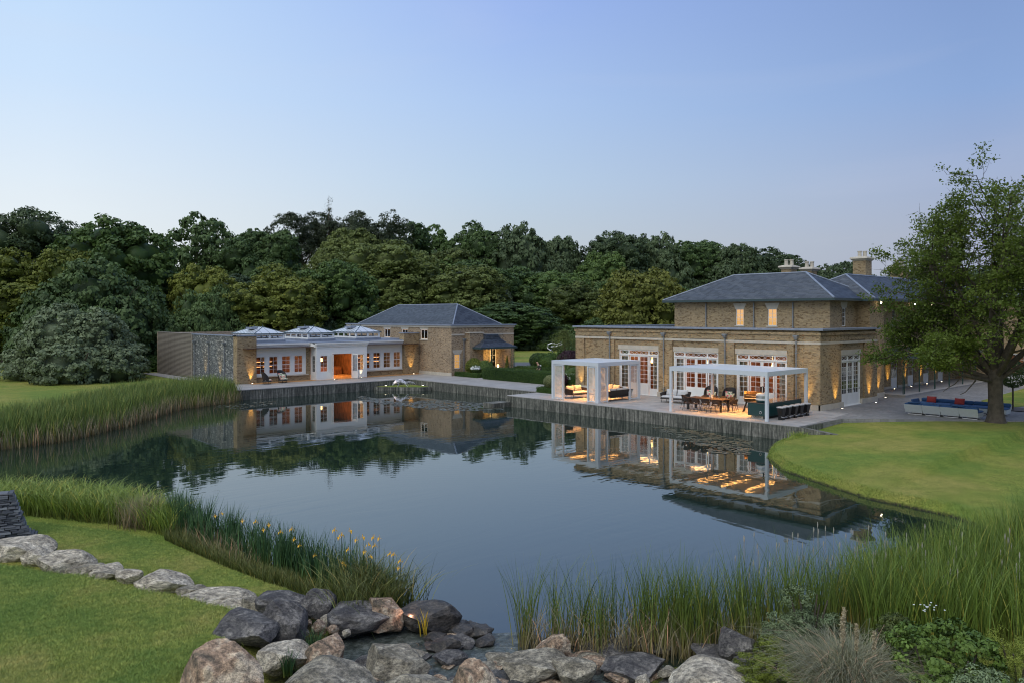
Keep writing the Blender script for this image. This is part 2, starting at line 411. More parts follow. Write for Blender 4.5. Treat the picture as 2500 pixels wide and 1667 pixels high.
M['tabletop'] = mat_pane_wood('dark_table_slats', (0.04, 0.025, 0.018), (0.085, 0.05, 0.032), (14, 1, 1))
M['teal'] = simple('dark_teal_panel', (0.008, 0.045, 0.045), 0.35, var=0.05)
M['counter'] = simple('polished_dark_counter', (0.09, 0.085, 0.08), 0.12, var=0.2)
M['blue'] = simple('navy_cushion', (0.022, 0.07, 0.17), 0.85)
M['blue2'] = simple('mid_blue_cushion', (0.05, 0.11, 0.23), 0.85)
M['red'] = simple('brick_red_cushion', (0.32, 0.035, 0.03), 0.85)
M['sofawhite'] = simple('white_sofa_shell', (0.50, 0.53, 0.52), 0.5, var=0.05)
M['greenmetal'] = simple('dark_green_ironwork', (0.012, 0.06, 0.05), 0.4)
M['bark'] = simple('grey_brown_bark', (0.075, 0.06, 0.042), 0.9, var=0.45, scale=5, bmp=0.9)
M['bark_pine'] = simple('pine_bark', (0.11, 0.07, 0.05), 0.9, var=0.3, scale=5)
# floral cushion
m, t, p, o = newmat('floral_cushion'); vo = t.nodes.new('ShaderNodeTexVoronoi'); vo.inputs['Scale'].default_value = 11; t.links.new(objco(t), vo.inputs['Vector'])
s_ = t.nodes.new('ShaderNodeSeparateColor'); t.links.new(vo.outputs['Color'], s_.inputs[0])
t.links.new(ramp(t, s_.outputs[0], [(0.0, (0.62, 0.58, 0.42)), (0.35, (0.7, 0.66, 0.55)), (0.55, (0.65, 0.12, 0.15)), (0.7, (0.6, 0.25, 0.22)), (0.8, (0.2, 0.3, 0.16)), (1.0, (0.15, 0.17, 0.25))], 'CONSTANT'), p.inputs['Base Color'])
p.inputs['Roughness'].default_value = 0.9; M['floral'] = m

WARM = (1.0, 0.56, 0.22)
AMBER = (1.0, 0.62, 0.2)
M['strip'] = emis('warm_led_strip', (1.0, 0.46, 0.13), 5.0)
M['lampglow'] = emis('lit_lamp_shade', (1.0, 0.62, 0.25), 5.0)
M['blind'] = emis('lit_window_blind', (0.90, 0.46, 0.15), 0.80)
M['doorglow'] = emis('lit_curtained_glass', (1.0, 0.5, 0.15), 0.55)
M['bulb'] = emis('uplight_lens', (1.0, 0.85, 0.6), 12.0)

def area(name, loc, sx, sy, power, col=WARM, rot=(0, 0, 0), parent=None):
    l = bpy.data.lights.new(name, 'AREA'); l.shape = 'RECTANGLE'; l.size = sx; l.size_y = sy; l.energy = power; l.color = col
    o = bpy.data.objects.new(name, l); COL.objects.link(o); o.location = loc; o.rotation_euler = rot; return o
def point(name, loc, power, rad=0.1, col=WARM):
    l = bpy.data.lights.new(name, 'POINT'); l.energy = power; l.shadow_soft_size = rad; l.color = col
    o = bpy.data.objects.new(name, l); COL.objects.link(o); o.location = loc; return o
def spot(name, loc, target, power, ang=50, col=AMBER, blend=0.7):
    l = bpy.data.lights.new(name, 'SPOT'); l.energy = power; l.spot_size = R(ang); l.spot_blend = blend; l.color = col; l.shadow_soft_size = 0.03
    o = bpy.data.objects.new(name, l); COL.objects.link(o); o.location = loc
    o.rotation_euler = (Vector(target) - Vector(loc)).to_track_quat('-Z', 'Y').to_euler(); return o
# ---------------------------------------------------------------- terrain and pond
WZ = -0.8
pond = [(39.9, 21.0), (39.9, 42.9), (43.4, 42.9), (43.4, 60.3), (27.0, 60.3), (26.9, 59.3), (20.7, 57.0), (15.5, 50.6), (11.4, 47.0), (8.4, 46.2), (2, 45.6), (-8, 44),
        (-14, 40), (-10, 35), (0, 33.6), (6.0, 32.4), (8.7, 29.2), (9.3, 26.2), (9.7, 21.2), (10.0, 17.3), g(960, 1490, WZ), g(850, 1545, WZ), g(830, 1620, WZ), g(900, 1760, WZ), g(1500, 1760, WZ), g(1520, 1640, WZ),
        g(1640, 1618, WZ), g(1760, 1612, WZ), (16.3, 7.3), (20.2, 6.6), (24, 6.4), (27.3, 7.8), (28.3, 9.3), (28.6, 10.8), (28.85, 12.3), (30.1, 14.6), (31.5, 17.0), (33.9, 19.05), (36.3, 20.2)]
pond_np = np.array(pond)
def smooth_closed(P, sel, it=2):
    return P
upper = np.array([g(-300, 1330, -.2), g(0, 1358, -.2), g(100, 1390, -.2), g(220, 1402, -.2), g(310, 1428, -.2), g(455, 1452, -.2), g(600, 1485, -.2), g(640, 1510, -.2), g(560, 1560, -.2), g(420, 1667, -.2), g(380, 2400, -.2), g(-1500, 2400, -.2)])

stony = np.array([g(632, 1500, -.6), g(700, 1462, -.6), g(960, 1478, -.6), g(1050, 1560, -.6), g(1500, 1618, -.6), g(1780, 1560, -.6), g(1880, 1640, -.6), g(1830, 2400, -.6), g(560, 2400, -.6), g(640, 1600, -.6)])
def sdf(P, poly):
    """signed distance to polygon, negative inside"""
    n = len(poly); d = np.full(len(P), 1e9); inside = np.zeros(len(P), bool)
    for i in range(n):
        a = poly[i]; b = poly[(i + 1) % n]; e = b - a; w = P - a
        t = np.clip((w @ e) / (e @ e), 0, 1); q = w - t[:, None] * e
        d = np.minimum(d, np.sqrt((q ** 2).sum(1)))
        c = (a[1] > P[:, 1]) != (b[1] > P[:, 1])
        xi = (b[0] - a[0]) * (P[:, 1] - a[1]) / (b[1] - a[1] + 1e-12) + a[0]
        inside ^= c & (P[:, 0] < xi)
    return np.where(inside, -d, d)
def sst(a, b, x):
    t = np.clip((x - a) / (b - a), 0, 1); return t * t * (3 - 2 * t)
def height(P):
    P = np.atleast_2d(np.asarray(P, float)); d = sdf(P, pond_np)
    x, y = P[:, 0], P[:, 1]
    far = -0.0 - 0.5 * np.exp(-np.maximum(d, 0) / 5.0)
    near = -0.50 + 0.03 * np.sin(x * 1.3) * np.cos(y * 0.9)
    wn = sst(16, 9, x) * sst(38, 30, y)
    h = far * (1 - wn) + near * wn
    br = sst(14.5, 10, x * FX + y * FY + 0) ; # right foreground bank
    h = np.where((x > 10) & (y < 12), np.minimum(h, -0.45) + 0.0, h)
    du = sdf(P, upper)
    h = h + (-0.2 - h) * sst(0.25, -0.25, du)
    # the grass rises behind the left reeds
    h = h + 1.5 * sst(30, 70, -0.75 * x + 0.65 * y - 6) * sst(24, 12, x)
    bank = sst(0.0, 0.45, d)
    h = -0.92 + (h + 0.92) * bank
    h = np.where(d < 0, -0.92 - 0.9 * sst(0, 1.6, -d), h)
    h = np.where(h > -.72, h + (-.74 - h) * sst(.12, -.12, sdf(P, stony)), h)
    wig = 0.02 * np.sin(x * 0.7 + 1.3 * np.sin(y * 0.4)) * np.sin(y * 0.9)
    return h + np.where(d > 0.5, wig - 0.02, 0)
def hgt(x, y): return float(height([(x, y)])[0])

def grid_mesh(name, xs, ys, zf):
    X, Y = np.meshgrid(xs, ys); P = np.stack([X.ravel(), Y.ravel()], 1); Z = zf(P)
    nx, ny = len(xs), len(ys); V = np.column_stack([P, Z])
    i = np.arange(nx - 1); j = np.arange(ny - 1); I, J = np.meshgrid(i, j); a = (J * nx + I).ravel()
    F = np.stack([a, a + 1, a + nx + 1, a + nx], 1)
    return np_mesh(name, V, F)
def np_mesh(name, V, F, attrs=None, uv=True):
    me = bpy.data.meshes.new(name); k = F.shape[1]
    me.vertices.add(len(V)); me.vertices.foreach_set('co', np.ascontiguousarray(V, np.float32).ravel())
    me.loops.add(F.size); me.loops.foreach_set('vertex_index', np.ascontiguousarray(F, np.int32).ravel())
    me.polygons.add(len(F)); me.polygons.foreach_set('loop_start', np.arange(0, F.size, k, dtype=np.int32))
    me.polygons.foreach_set('loop_total', np.full(len(F), k, np.int32))
    me.update(calc_edges=True)
    for nm, dom, arr in (attrs or []):
        at_ = me.attributes.new(nm, 'FLOAT', dom); at_.data.foreach_set('value', np.ascontiguousarray(arr, np.float32))
    return me

# grass material
m, t, p, o = newmat('mown_grass'); v = objco(t, world=True)
c = ramp(t, noise(t, 0.22, 5, v, 0.6), [(0.38, (0.135, 0.195, 0.036)), (0.5, (0.185, 0.215, 0.042)), (0.64, (0.245, 0.238, 0.060))])
c = mixc(t, 1.0, c, ramp(t, noise(t, 1.6, 6, v, 0.7), [(0.38, (0.84, 0.88, 0.82)), (0.62, (1.16, 1.10, 1.12))]), 'MULTIPLY')
c = mixc(t, 1.0, c, ramp(t, noise(t, 26, 5, v, 0.85), [(0.40, (0.42, 0.52, 0.40)), (0.5, (1, 1, 1)), (0.60, (1.8, 1.65, 1.7))]), 'MULTIPLY')
sz = t.nodes.new('ShaderNodeSeparateXYZ'); t.links.new(v, sz.inputs[0]); zz = t.nodes.new('ShaderNodeMath'); zz.operation = 'MULTIPLY_ADD'; t.links.new(noise(t, 7, 3, v), zz.inputs[0]); zz.inputs[1].default_value = 0.16; t.links.new(sz.outputs['Z'], zz.inputs[2])
zr_ = t.nodes.new('ShaderNodeMapRange'); zr_.inputs['From Min'].default_value = -0.70; zr_.inputs['From Max'].default_value = -0.62; t.links.new(zz.outputs[0], zr_.inputs['Value'])
c = mixc(t, zr_.outputs[0], (0.04, 0.036, 0.02), c)
t.links.new(c, p.inputs['Base Color']); p.inputs['Roughness'].default_value = 0.9; p.inputs['Specular IOR Level'].default_value = 0.15
ad = t.nodes.new('ShaderNodeMath'); ad.operation = 'MULTIPLY_ADD'; t.links.new(noise(t, 28, 4, v, 0.7), ad.inputs[0]); ad.inputs[1].default_value = 1.0; t.links.new(noise(t, 3, 4, v), ad.inputs[2])
bump(t, p, ad.outputs[0], 0.8, 0.045)
M['grass'] = m
m, t, p, o = newmat('pond_bank_soil'); M['soil'] = simple('dark_bank_soil', (0.035, 0.03, 0.02), 0.8, var=0.3, scale=3, bmp=0.5)

xs = np.concatenate([np.linspace(-600, -70, 14), np.linspace(-60, -16, 23), np.arange(-15, 44, 0.27), np.linspace(44, 70, 40), np.linspace(72, 160, 30), np.linspace(170, 1200, 20)])
ys = np.concatenate([np.linspace(-600, -60, 14), np.linspace(-50, -6, 20), np.arange(-5, 62, 0.27), np.linspace(62, 100, 40), np.linspace(104, 200, 24), np.linspace(220, 1200, 18)])
me = grid_mesh('ground', xs, ys, height)
me.polygons.foreach_set('use_smooth', [True] * len(me.polygons))
ground = link('ground', me, [M['grass'], M['soil']]); tag(ground, 'mown grass lawns and banks around the pond', kind='structure')
pc = np.empty(len(me.polygons) * 3); me.polygons.foreach_get('center', pc); pc = pc.reshape(-1, 3)


# water
m, t, p, o = newmat('pond_water'); v = objco(t, world=True)
p.inputs['Base Color'].default_value = (0.012, 0.024, 0.018, 1); p.inputs['Roughness'].default_value = 0.02; p.inputs['Specular Tint'].default_value = (0.94, 1.0, 0.90, 1); p.inputs['IOR'].default_value = 1.97
p.inputs['Specular IOR Level'].default_value = 0.5
mp2 = t.nodes.new('ShaderNodeMapping'); mp2.inputs['Rotation'].default_value = (0, 0, -YAW + R(90)); mp2.inputs['Scale'].default_value = (0.35, 1.6, 1); t.links.new(v, mp2.inputs[0])
r1 = noise(t, 0.9, 2, mp2.outputs[0], 0.5, 0.6); r2 = noise(t, 5.5, 2, v, 0.5)
patch = ramp(t, noise(t, 0.12, 2, v), [(0.42, (0.1,) * 3), (0.62, (1,) * 3)])
mu = t.nodes.new('ShaderNodeMath'); mu.operation = 'MULTIPLY'; t.links.new(r1, mu.inputs[0]); t.links.new(patch, mu.inputs[1])
ad = t.nodes.new('ShaderNodeMath'); ad.operation = 'MULTIPLY_ADD'; t.links.new(r2, ad.inputs[0]); ad.inputs[1].default_value = 0.035; t.links.new(mu.outputs[0], ad.inputs[2])
cxy = g(1120, 1420, WZ); vs_ = t.nodes.new('ShaderNodeVectorMath'); vs_.operation = 'SUBTRACT'; t.links.new(v, vs_.inputs[0]); vs_.inputs[1].default_value = (cxy[0], cxy[1], WZ)
wv = t.nodes.new('ShaderNodeTexWave'); wv.wave_type = 'RINGS'; wv.rings_direction = 'SPHERICAL'; wv.inputs['Scale'].default_value = 0.75; wv.inputs['Distortion'].default_value = 0.8; wv.inputs['Detail'].default_value = 1; wv.inputs['Detail Scale'].default_value = 0.4; t.links.new(vs_.outputs[0], wv.inputs[0])
rm_ = ramp(t, noise(t, 0.16, 2, v), [(0.47, (0.0,) * 3), (0.64, (0.055,) * 3)]); rp_ = t.nodes.new('ShaderNodeMath'); rp_.operation = 'MULTIPLY'; t.links.new(wv.outputs['Fac'], rp_.inputs[0]); t.links.new(rm_, rp_.inputs[1])
a2 = t.nodes.new('ShaderNodeMath'); t.links.new(ad.outputs[0], a2.inputs[0]); t.links.new(rp_.outputs[0], a2.inputs[1])
bump(t, p, a2.outputs[0], 0.13, 0.05)
M['water'] = m
mb = MB(); mb.add([(-25, -6, WZ), (44.5, -6, WZ), (44.5, 61.5, WZ), (-25, 61.5, WZ)], [(0, 1, 2, 3)])
tag(mb.build('pond_water', M['water']), 'still dark pond water mirroring the sky and houses', kind='structure')

m, t, p, o = newmat('shallow_stream'); v = objco(t, world=True); p.inputs['Roughness'].default_value = 0.12; p.inputs['IOR'].default_value = 1.4
t.links.new(ramp(t, noise(t, 5, 5, v, .7), [(0.36, (0.035, 0.042, 0.036)), (0.5, (0.075, 0.088, 0.078)), (0.64, (0.14, 0.155, 0.14))]), p.inputs['Base Color']); bump(t, p, noise(t, 11, 4, v, .7, 1.0), 0.6, 0.04)
mb = MB(); mb.prism([g(x_, y_, -.78) for x_, y_ in ((845, 1545), (990, 1520), (1130, 1548), (1290, 1540), (1420, 1590), (1620, 1622), (1700, 1760), (820, 1760), (790, 1620))], -1.2, -.785)
tag(mb.build('stream', m), 'shallow stream water running between the near boulders', kind='structure')
# ---------------------------------------------------------------- paving, quays
def struct(name, mb, mat, label, **k):
    return tag(mb.build(name, mat, **k), label, kind='structure')
TX0 = 39.5; TY0, TY1 = 20.2, 42.75
# main terrace: pavers as parts
terr = thing('terrace', 'pale stone terrace in front of the long brick house', None, (TX0, TY0, 0)); terr['kind'] = 'structure'
mb = MB(); mb.box((TX0 + 0.05, TY0 + .05, -0.2), (47.3, TY1 - .05, -0.03)); mb.build('terrace_base', M['conc'], terr, world=True)
pm = {}
def paver(w, h, mat):
    k = (round(w, 3), round(h, 3), mat.name)
    if k not in pm:
        b = MB(); b.frustum((0, 0), w - 0.008, h - 0.008, w - 0.02, h - 0.02, -0.04, 0.0); pm[k] = b.mesh('paver'); pm[k].materials.append(mat)
    return pm[k]
nX, nY = 12, 24; pw, ph = (47.0 - TX0) / nX, (TY1 - TY0) / nY
for i in range(nX):
    for j in range(nY):
        o_ = bpy.data.objects.new('paver', paver(pw, ph, M['paver'] if random.random() < .6 else M['paver2'])); COL.objects.link(o_); o_.parent = terr
        o_.location = ((i + .5) * pw, (j + .5) * ph, -random.random() * 0.003)
mb = MB(); mb.box((TX0 - 0.02, TY0 - .1, -1.9), (TX0 + 0.3, TY1 - 0.25, -0.04)); mb.box((TX0 - .02, TY1 + .02, -1.9), (43.05, TY1 - .25, -0.04)); mb.box((TX0 + 0.3, TY0 - .1, -1.6), (44.0, TY0 + .15, -0.05))
tag(mb.build('retaining_wall', M['conc']), 'stained concrete retaining wall holding the right terrace above the pond', 'wall')
# wing wall running down into the lawn
mb = MB(); w0 = Vector((TX0 + .02, TY0 - .1)); w1 = Vector((40.5, 18.3))
mb.add([(TX0 - .02, TY0 - .1, -1.6), (40.2, 18.0, -1.6), (40.5, 18.0, -1.6), (TX0 + .3, TY0 - .1, -1.6), (TX0 - .02, TY0 - .1, -0.04), (40.2, 18.0, -0.38), (40.5, 18.0, -0.38), (TX0 + .3, TY0 - .1, -0.04)], [(0, 3, 2, 1), (4, 5, 6, 7), (0, 1, 5, 4), (1, 2, 6, 5), (2, 3, 7, 6), (3, 0, 4, 7)])
tag(mb.build('wing_wall', M['conc']), 'short sloping concrete wall end sinking into the right lawn', 'wall')
mb = MB(); mb.box((37.7, 42.3, -1.8), (39.47, 43.35, -0.45)); tag(mb.build('jetty_step', M['conc']), 'low concrete step in the water at the terrace corner', 'step')
# left quay + path
QX = 43.1; QY = 60.0
mb = MB(); mb.box((QX, TY1 + .03, -1.9), (QX + .3, QY, -0.06)); mb.box((27.0, QY, -1.9), (QX + .3, QY + .3, -0.06))
tag(mb.build('retaining_wall', M['conc']), 'stained concrete quay wall below the left pavilion and garden path', 'wall')
mb = MB(); mb.box((26.9, QY - .03, -0.06), (QX - .03, 65.15, 0.0)); mb.box((QX - .03, TY1 + .03, -0.06), (50.0, 65.15, 0.0)); mb.box((50.0, TY1 + .1, -0.06), (64.0, 59.9, 0.0))
struct('quay_paving', mb, M['pave'], 'pale stone quay paving in front of the pavilion')
mb = MB(); mb.prism([(43.9, 20.55), (46.0, 18.3), (49.7, 13.9), (53.5, 9.5), (60, 3), (98, 3), (98, 24.9), (47.0, 24.9), (47.0, 20.9)], -0.5, 0.0)
mb.prism([(39.56, TY0 - .05), (43.9, TY0 + .35), (47.0, 20.9), (47.0, 20.0)], -0.5, -0.002)
struct('side_paving', mb, M['setts'], 'grey sett paving beside the brick house')
mb = MB(); mb.prism([(56, 60.2), (64.1, 59.9), (80, 44), (90, 52), (66, 74), (57, 63)], -0.06, 0.006)
struct('driveway', mb, M['tarmac'], 'dark tarmac drive behind the hedges')
mb = MB(); mb.prism([g(2395, 978), g(2440, 997), g(2510, 990), g(2620, 985), g(2620, 950), g(2500, 948)], -0.03, 0.03)
tag(mb.build('lawn_island', M['grass']), 'small grass island on the paving behind the big tree', kind='structure')
mb = MB(); mb.prism([(27.2, 65.2), (28.9, 65.2), (28.9, 84), (27.5, 84)], -0.04, 0.02); struct('side_path', mb, M['pave'], 'narrow path beside the timber clad wall')

# plinth with a wire sculpture in the corner of the pond
pl = thing('sculpture_plinth', 'low concrete plinth with grass top in the pond corner', 'plinth', (40.9, 58.2, WZ))
mb = MB(); mb.prism([(39.3, 59.9), (40.3, 58.6), (42.0, 56.6), (43.0, 56.4), (43.0, 59.9)], -1.6, -0.5); mb.build('plinth_body', M['conc'], pl, world=True)
mb = MB(); mb.prism([(39.5, 59.8), (40.4, 58.75), (42.05, 56.8), (42.9, 56.6), (42.9, 59.8)], -0.5, -0.47); mb.build('turf', M['grass'], pl, world=True)

# ---------------------------------------------------------------- windows
pane_cache = {}
def add_pane(fr, u0, u1, v0, v1, w, parent):
    k = (round(abs(u1 - u0), 3), round(v1 - v0, 3), round(abs(fr.u.x), 2))
    if k not in pane_cache:
        b = MB(); e = fr.u * (k[0] / 2); h = Vector((0, 0, k[1] / 2)); nn = fr.n * 0.004
        A = -e - h - nn; B = e + h + nn; b.box(A, B); pane_cache[k] = b.mesh('pane'); pane_cache[k].materials.append(M['glass'])
    o_ = bpy.data.objects.new('pane', pane_cache[k]); COL.objects.link(o_); o_.parent = parent
    o_.location = fr.p((u0 + u1) / 2, (v0 + v1) / 2, w) - parent_loc(parent)
    return o_
def glazed(name, fr, u0, u1, v0, v1, cols, rows, parent, frame=0.07, bar=0.022, w=-0.08, th=0.05, kick=0.0, panes=True, mat=None, extra=None, mid=None):
    """a sash or door leaf: frame with glazing bars, and its panes as sub-parts"""
    mb = MB()
    fr.box(mb, u0, u0 + frame, v0, v1, w - th / 2, w + th / 2); fr.box(mb, u1 - frame, u1, v0, v1, w - th / 2, w + th / 2)
    fr.box(mb, u0 + frame, u1 - frame, v1 - frame, v1, w - th / 2, w + th / 2)
    vb = v0 + max(frame, kick); fr.box(mb, u0 + frame, u1 - frame, v0, vb, w - th / 2, w + th / 2)
    if kick: fr.box(mb, u0 + frame + .05, u1 - frame - .05, v0 + .08, vb - .08, w + th / 2, w + th / 2 + .008)
    ua, ub, va, vt = u0 + frame, u1 - frame, vb, v1 - frame
    cw, rh = (ub - ua) / cols, (vt - va) / rows
    for i in range(1, cols): fr.box(mb, ua + i * cw - bar / 2, ua + i * cw + bar / 2, va, vt, w - .014, w + .014)
    for j in range(1, rows):
        b2 = (mid and j == mid) and bar or bar / 2
        fr.box(mb, ua, ub, va + j * rh - b2, va + j * rh + b2, w - .0155, w + .0155)
    if extra: extra(mb)
    o_ = mb.build(name, mat or M['white'], parent, world=True)
    org = parent_loc(parent)
    o_.data.transform(Matrix.Translation(-(fr.p(u0, v0, w) - org))); o_.location = fr.p(u0, v0, w) - org
    if panes:
        for i in range(cols):
            for j in range(rows): add_pane(fr, ua + i * cw + bar / 2, ua + (i + 1) * cw - bar / 2, va + j * rh + bar / 2, va + (j + 1) * rh - bar / 2, w, o_)
    return o_
def lintel(fr, u0, u1, v0, v1, parent, flare=0.0, w=0.012, name='lintel'):
    mb = MB(); a = [fr.p(u0, v0, -.02), fr.p(u1, v0, -.02), fr.p(u1 + flare, v1, -.02), fr.p(u0 - flare, v1, -.02)]; b = [q + fr.n * (w + .02) for q in a]
    mb.add(a + b, [(0, 3, 2, 1), (4, 5, 6, 7), (0, 1, 5, 4), (1, 2, 6, 5), (2, 3, 7, 6), (3, 0, 4, 7)])
    return mb.build(name, M['stone'], parent, world=True)
def downpipe(fr, u, v0, v1, parent, hopper=True):
    mb = MB(); mb.tube([fr.p(u, v0, .07), fr.p(u, v1, .07)], .045, 8); 
    for k in range(3): fr.box(mb, u - .07, u + .07, v0 + (v1 - v0) * (k + .4) / 3, v0 + (v1 - v0) * (k + .4) / 3 + .05, 0.003, .12)
    o_ = mb.build('downpipe', M['pipe'], parent, world=True)
    if hopper:
        mb = MB(); q = fr.p(u, v1, .1); mb.frustum((q.x, q.y), .16, .16, .28, .28, v1, v1 + .16); mb.frustum((q.x, q.y), .30, .30, .30, .30, v1 + .16, v1 + .26); 
        h_ = mb.build('hopper', M['pipe'], o_, world=True)
        h_.data.transform(Matrix.Identity(4))
    return o_

def slates(name, quads, parent, expo=0.21, wid=0.30, mat=None):
    """slates on sloping faces; quad = bottom-left, bottom-right, top-right, top-left (tops may coincide)"""
    V = []; F = []; var = []
    for (A, B, C_, D) in quads:
        A, B, C_, D = (np.array(q, float) for q in (A, B, C_, D))
        n = np.cross(B - A, D - A); n /= np.linalg.norm(n)
        if n[2] < 0: n = -n
        up = D - A; base = B - A; bl = np.linalg.norm(base); bu = base / bl
        upv = up - bu * (up @ bu); L = np.linalg.norm(upv); uu = upv / L
        rows = int(L / expo)
        lx0, lx1 = (D - A) @ bu, (C_ - A) @ bu
        for r_ in range(rows + 1):
            y0 = r_ * expo; y1 = min(y0 + expo * 1.25, L)
            if y1 - y0 < .05: continue
            tm = min(1, (y0 + .5 * expo) / L); a = lx0 * tm; b = bl + (lx1 - bl) * tm
            x = a - (wid * .5 if r_ % 2 else 0)
            while x < b:
                xa, xb = max(x + .006, a), min(x + wid - .006, b)
                if xb - xa > .03:
                    lf = .016 + RNG.random() * .012; k = len(V); o_ = RNG.normal(0, .003)
                    p0 = A + bu * xa + uu * y0 + n * lf; p1 = A + bu * xb + uu * y0 + n * lf
                    p2 = A + bu * xb + uu * y1 + n * .006; p3 = A + bu * xa + uu * y1 + n * .006
                    p4 = A + bu * xa + uu * y0; p5 = A + bu * xb + uu * y0
                    V += [p0, p1, p2, p3, p4, p5]; F += [(k, k + 1, k + 2, k + 3), (k + 4, k + 5, k + 1, k)]; vv = RNG.random(); var += [vv, vv]
                x += wid
    V = np.array(V); me = np_mesh(name, V - np.array(parent_loc(parent)), np.array(F), [('var', 'FACE', np.array(var))])
    o_ = link(name, me, mat or M['slates'], parent); o_['kind'] = 'stuff'; return o_

def hip(parent, x0, x1, y0, y1, z0, z1, axis='y', caps=True, ends=(True, True)):
    """hipped roof: deck, slates, ridge and hip caps"""
    if axis == 'y':
        h = (x1 - x0) / 2; xm = (x0 + x1) / 2; ra = (xm, y0 + (h if ends[0] else 0), z1); rb = (xm, y1 - (h if ends[1] else 0), z1)
        A, B, C_, D = (x0, y0, z0), (x1, y0, z0), (x1, y1, z0), (x0, y1, z0)
        faces = [(D, A, ra, rb), (B, C_, rb, ra)]; tri = [(A, B, ra, ra), (C_, D, rb, rb)]
    else:
        h = (y1 - y0) / 2; ym = (y0 + y1) / 2; ra = (x0 + (h if ends[0] else 0), ym, z1); rb = (x1 - (h if ends[1] else 0), ym, z1)
        A, B, C_, D = (x0, y0, z0), (x1, y0, z0), (x1, y1, z0), (x0, y1, z0)
        faces = [(A, B, rb, ra), (C_, D, ra, rb)]; tri = [(D, A, ra, ra), (B, C_, rb, rb)]
    mb = MB()
    for q in faces: mb.add(q, [(0, 1, 2, 3)])
    for i, q in enumerate(tri): mb.add(q[:3], [(0, 1, 2)])
    mb.add([A, B, C_, D], [(0, 3, 2, 1)])
    r_ = mb.build('roof', M['slate'], parent, world=True)
    vis = [q for q in faces] + [q for i, q in enumerate(tri) if ends[i]]
    slates('slates', vis, r_)
    if caps:
        mb = MB(); cs = [(ra, rb)]
        if ends[0]: cs += [(A, ra), (B if axis == 'y' else D, ra)]
        if ends[1]: cs += [(C_, rb), (D if axis == 'y' else B, rb)]
        for a, b in cs: mb.tube([Vector(a) + Vector((0, 0, .03)), Vector(b) + Vector((0, 0, .03))], .07, 6)
        mb.build('hip_cap', M['lead'], r_, world=True)
    return r_

# ---------------------------------------------------------------- MAIN HOUSE
H0 = (47.0, 22.7, 0)
house = thing('brick_house', 'long yellow brick house with slate roof and white french windows right of the pond', 'house', H0)
fW = Fr((47.0, 42.73, 0), (0, -1, 0), (-1, 0, 0))     # west front, u = 42.73 - y
fS = Fr((47.0, 22.7, 0), (1, 0, 0), (0, -1, 0))       # south side, u = x - 47
WIN = [42.73 - 36.55, 42.73 - 31.6, 42.73 - 26.6]
ops = [(c_ - 1.8, c_ + 1.8, 0.0, 3.25) for c_ in WIN]
mb = MB(); wall_boxes(mb, fW, 0, 20.03, 0, 4.85, -0.35, 0, ops)
opS = [(3.0, 5.75, 0.0, 3.25)]
wall_boxes(mb, fS, 0.35, 8.2, 0, 4.85, -0.35, 0, opS)
mb.box((47.35, 42.38, 0), (60, 42.73, 4.85)); mb.box((54.85, 22.7, 0), (55.2, 24.0, 4.85))
mb.build('wall', M['brick'], house, world=True)
# pilasters (panels between are recessed)
mb = MB()
for a, b in ((0, .9), (3.4, 3.95), (8.05, 9.25), (13.0, 14.2), (17.95, 18.4), (19.1, 20.03)):
    fW.box(mb, a + .002, b - .002 if b < 20 else b + .098, .35, 4.55 if (a == 0 or b > 20) else 4.2, 0.002, 0.10)
fW.box(mb, 0.9, 19.1, 4.2, 4.55, 0.002, .1)
fS.box(mb, 0.0, 2.5, .35, 4.55, .002, .10); fS.box(mb, 6.25, 8.2, .35, 4.55, .002, .1); fS.box(mb, 2.5, 6.25, 4.2, 4.55, .002, .1)
build_split(mb, 'pilaster', M['brick'], house)
mb = MB()
for fr, a, b, oo in ((fW, -.02, 20.15, ops), (fS, -.15, 8.22, opS)):
    wall_boxes(mb, fr, a, b, 0.0, 0.33, 0.004, 0.15, oo)
build_split(mb, 'plinth', M['stone'], house)
mb = MB(); fW.box(mb, -.02, 20.16, 4.02, 4.17, .0, .125); fS.box(mb, -.13, 8.2, 4.02, 4.17, .0, .125); mb.build('string_course', M['stone'], house, world=True)
mb = MB(); fW.box(mb, -.1, 20.2, 4.56, 4.72, 0.0, .17); fS.box(mb, -.18, 8.3, 4.56, 4.72, 0, .17); mb.build('cornice', M['brick'], house, world=True)
mb = MB(); fW.box(mb, -.2, 20.35, 4.85, 4.98, -.45, .25); fS.box(mb, 0.45, 8.4, 4.85, 4.98, -.45, .25); mb.box((47.45, 42.3, 4.85), (60, 42.93, 4.97)); mb.build('coping', M['lead'], house, world=True)
mb = MB(); mb.box((47.36, 23.06, 4.6), (54.8, 42.37, 4.7)); mb.build('flat_roof', M['lead'], house, world=True)
for u in (3.55, 8.55, 13.55, 18.6): downpipe(Fr(fW.p(0, 0, .1), fW.u, fW.n), u, 0, 4.3, house)

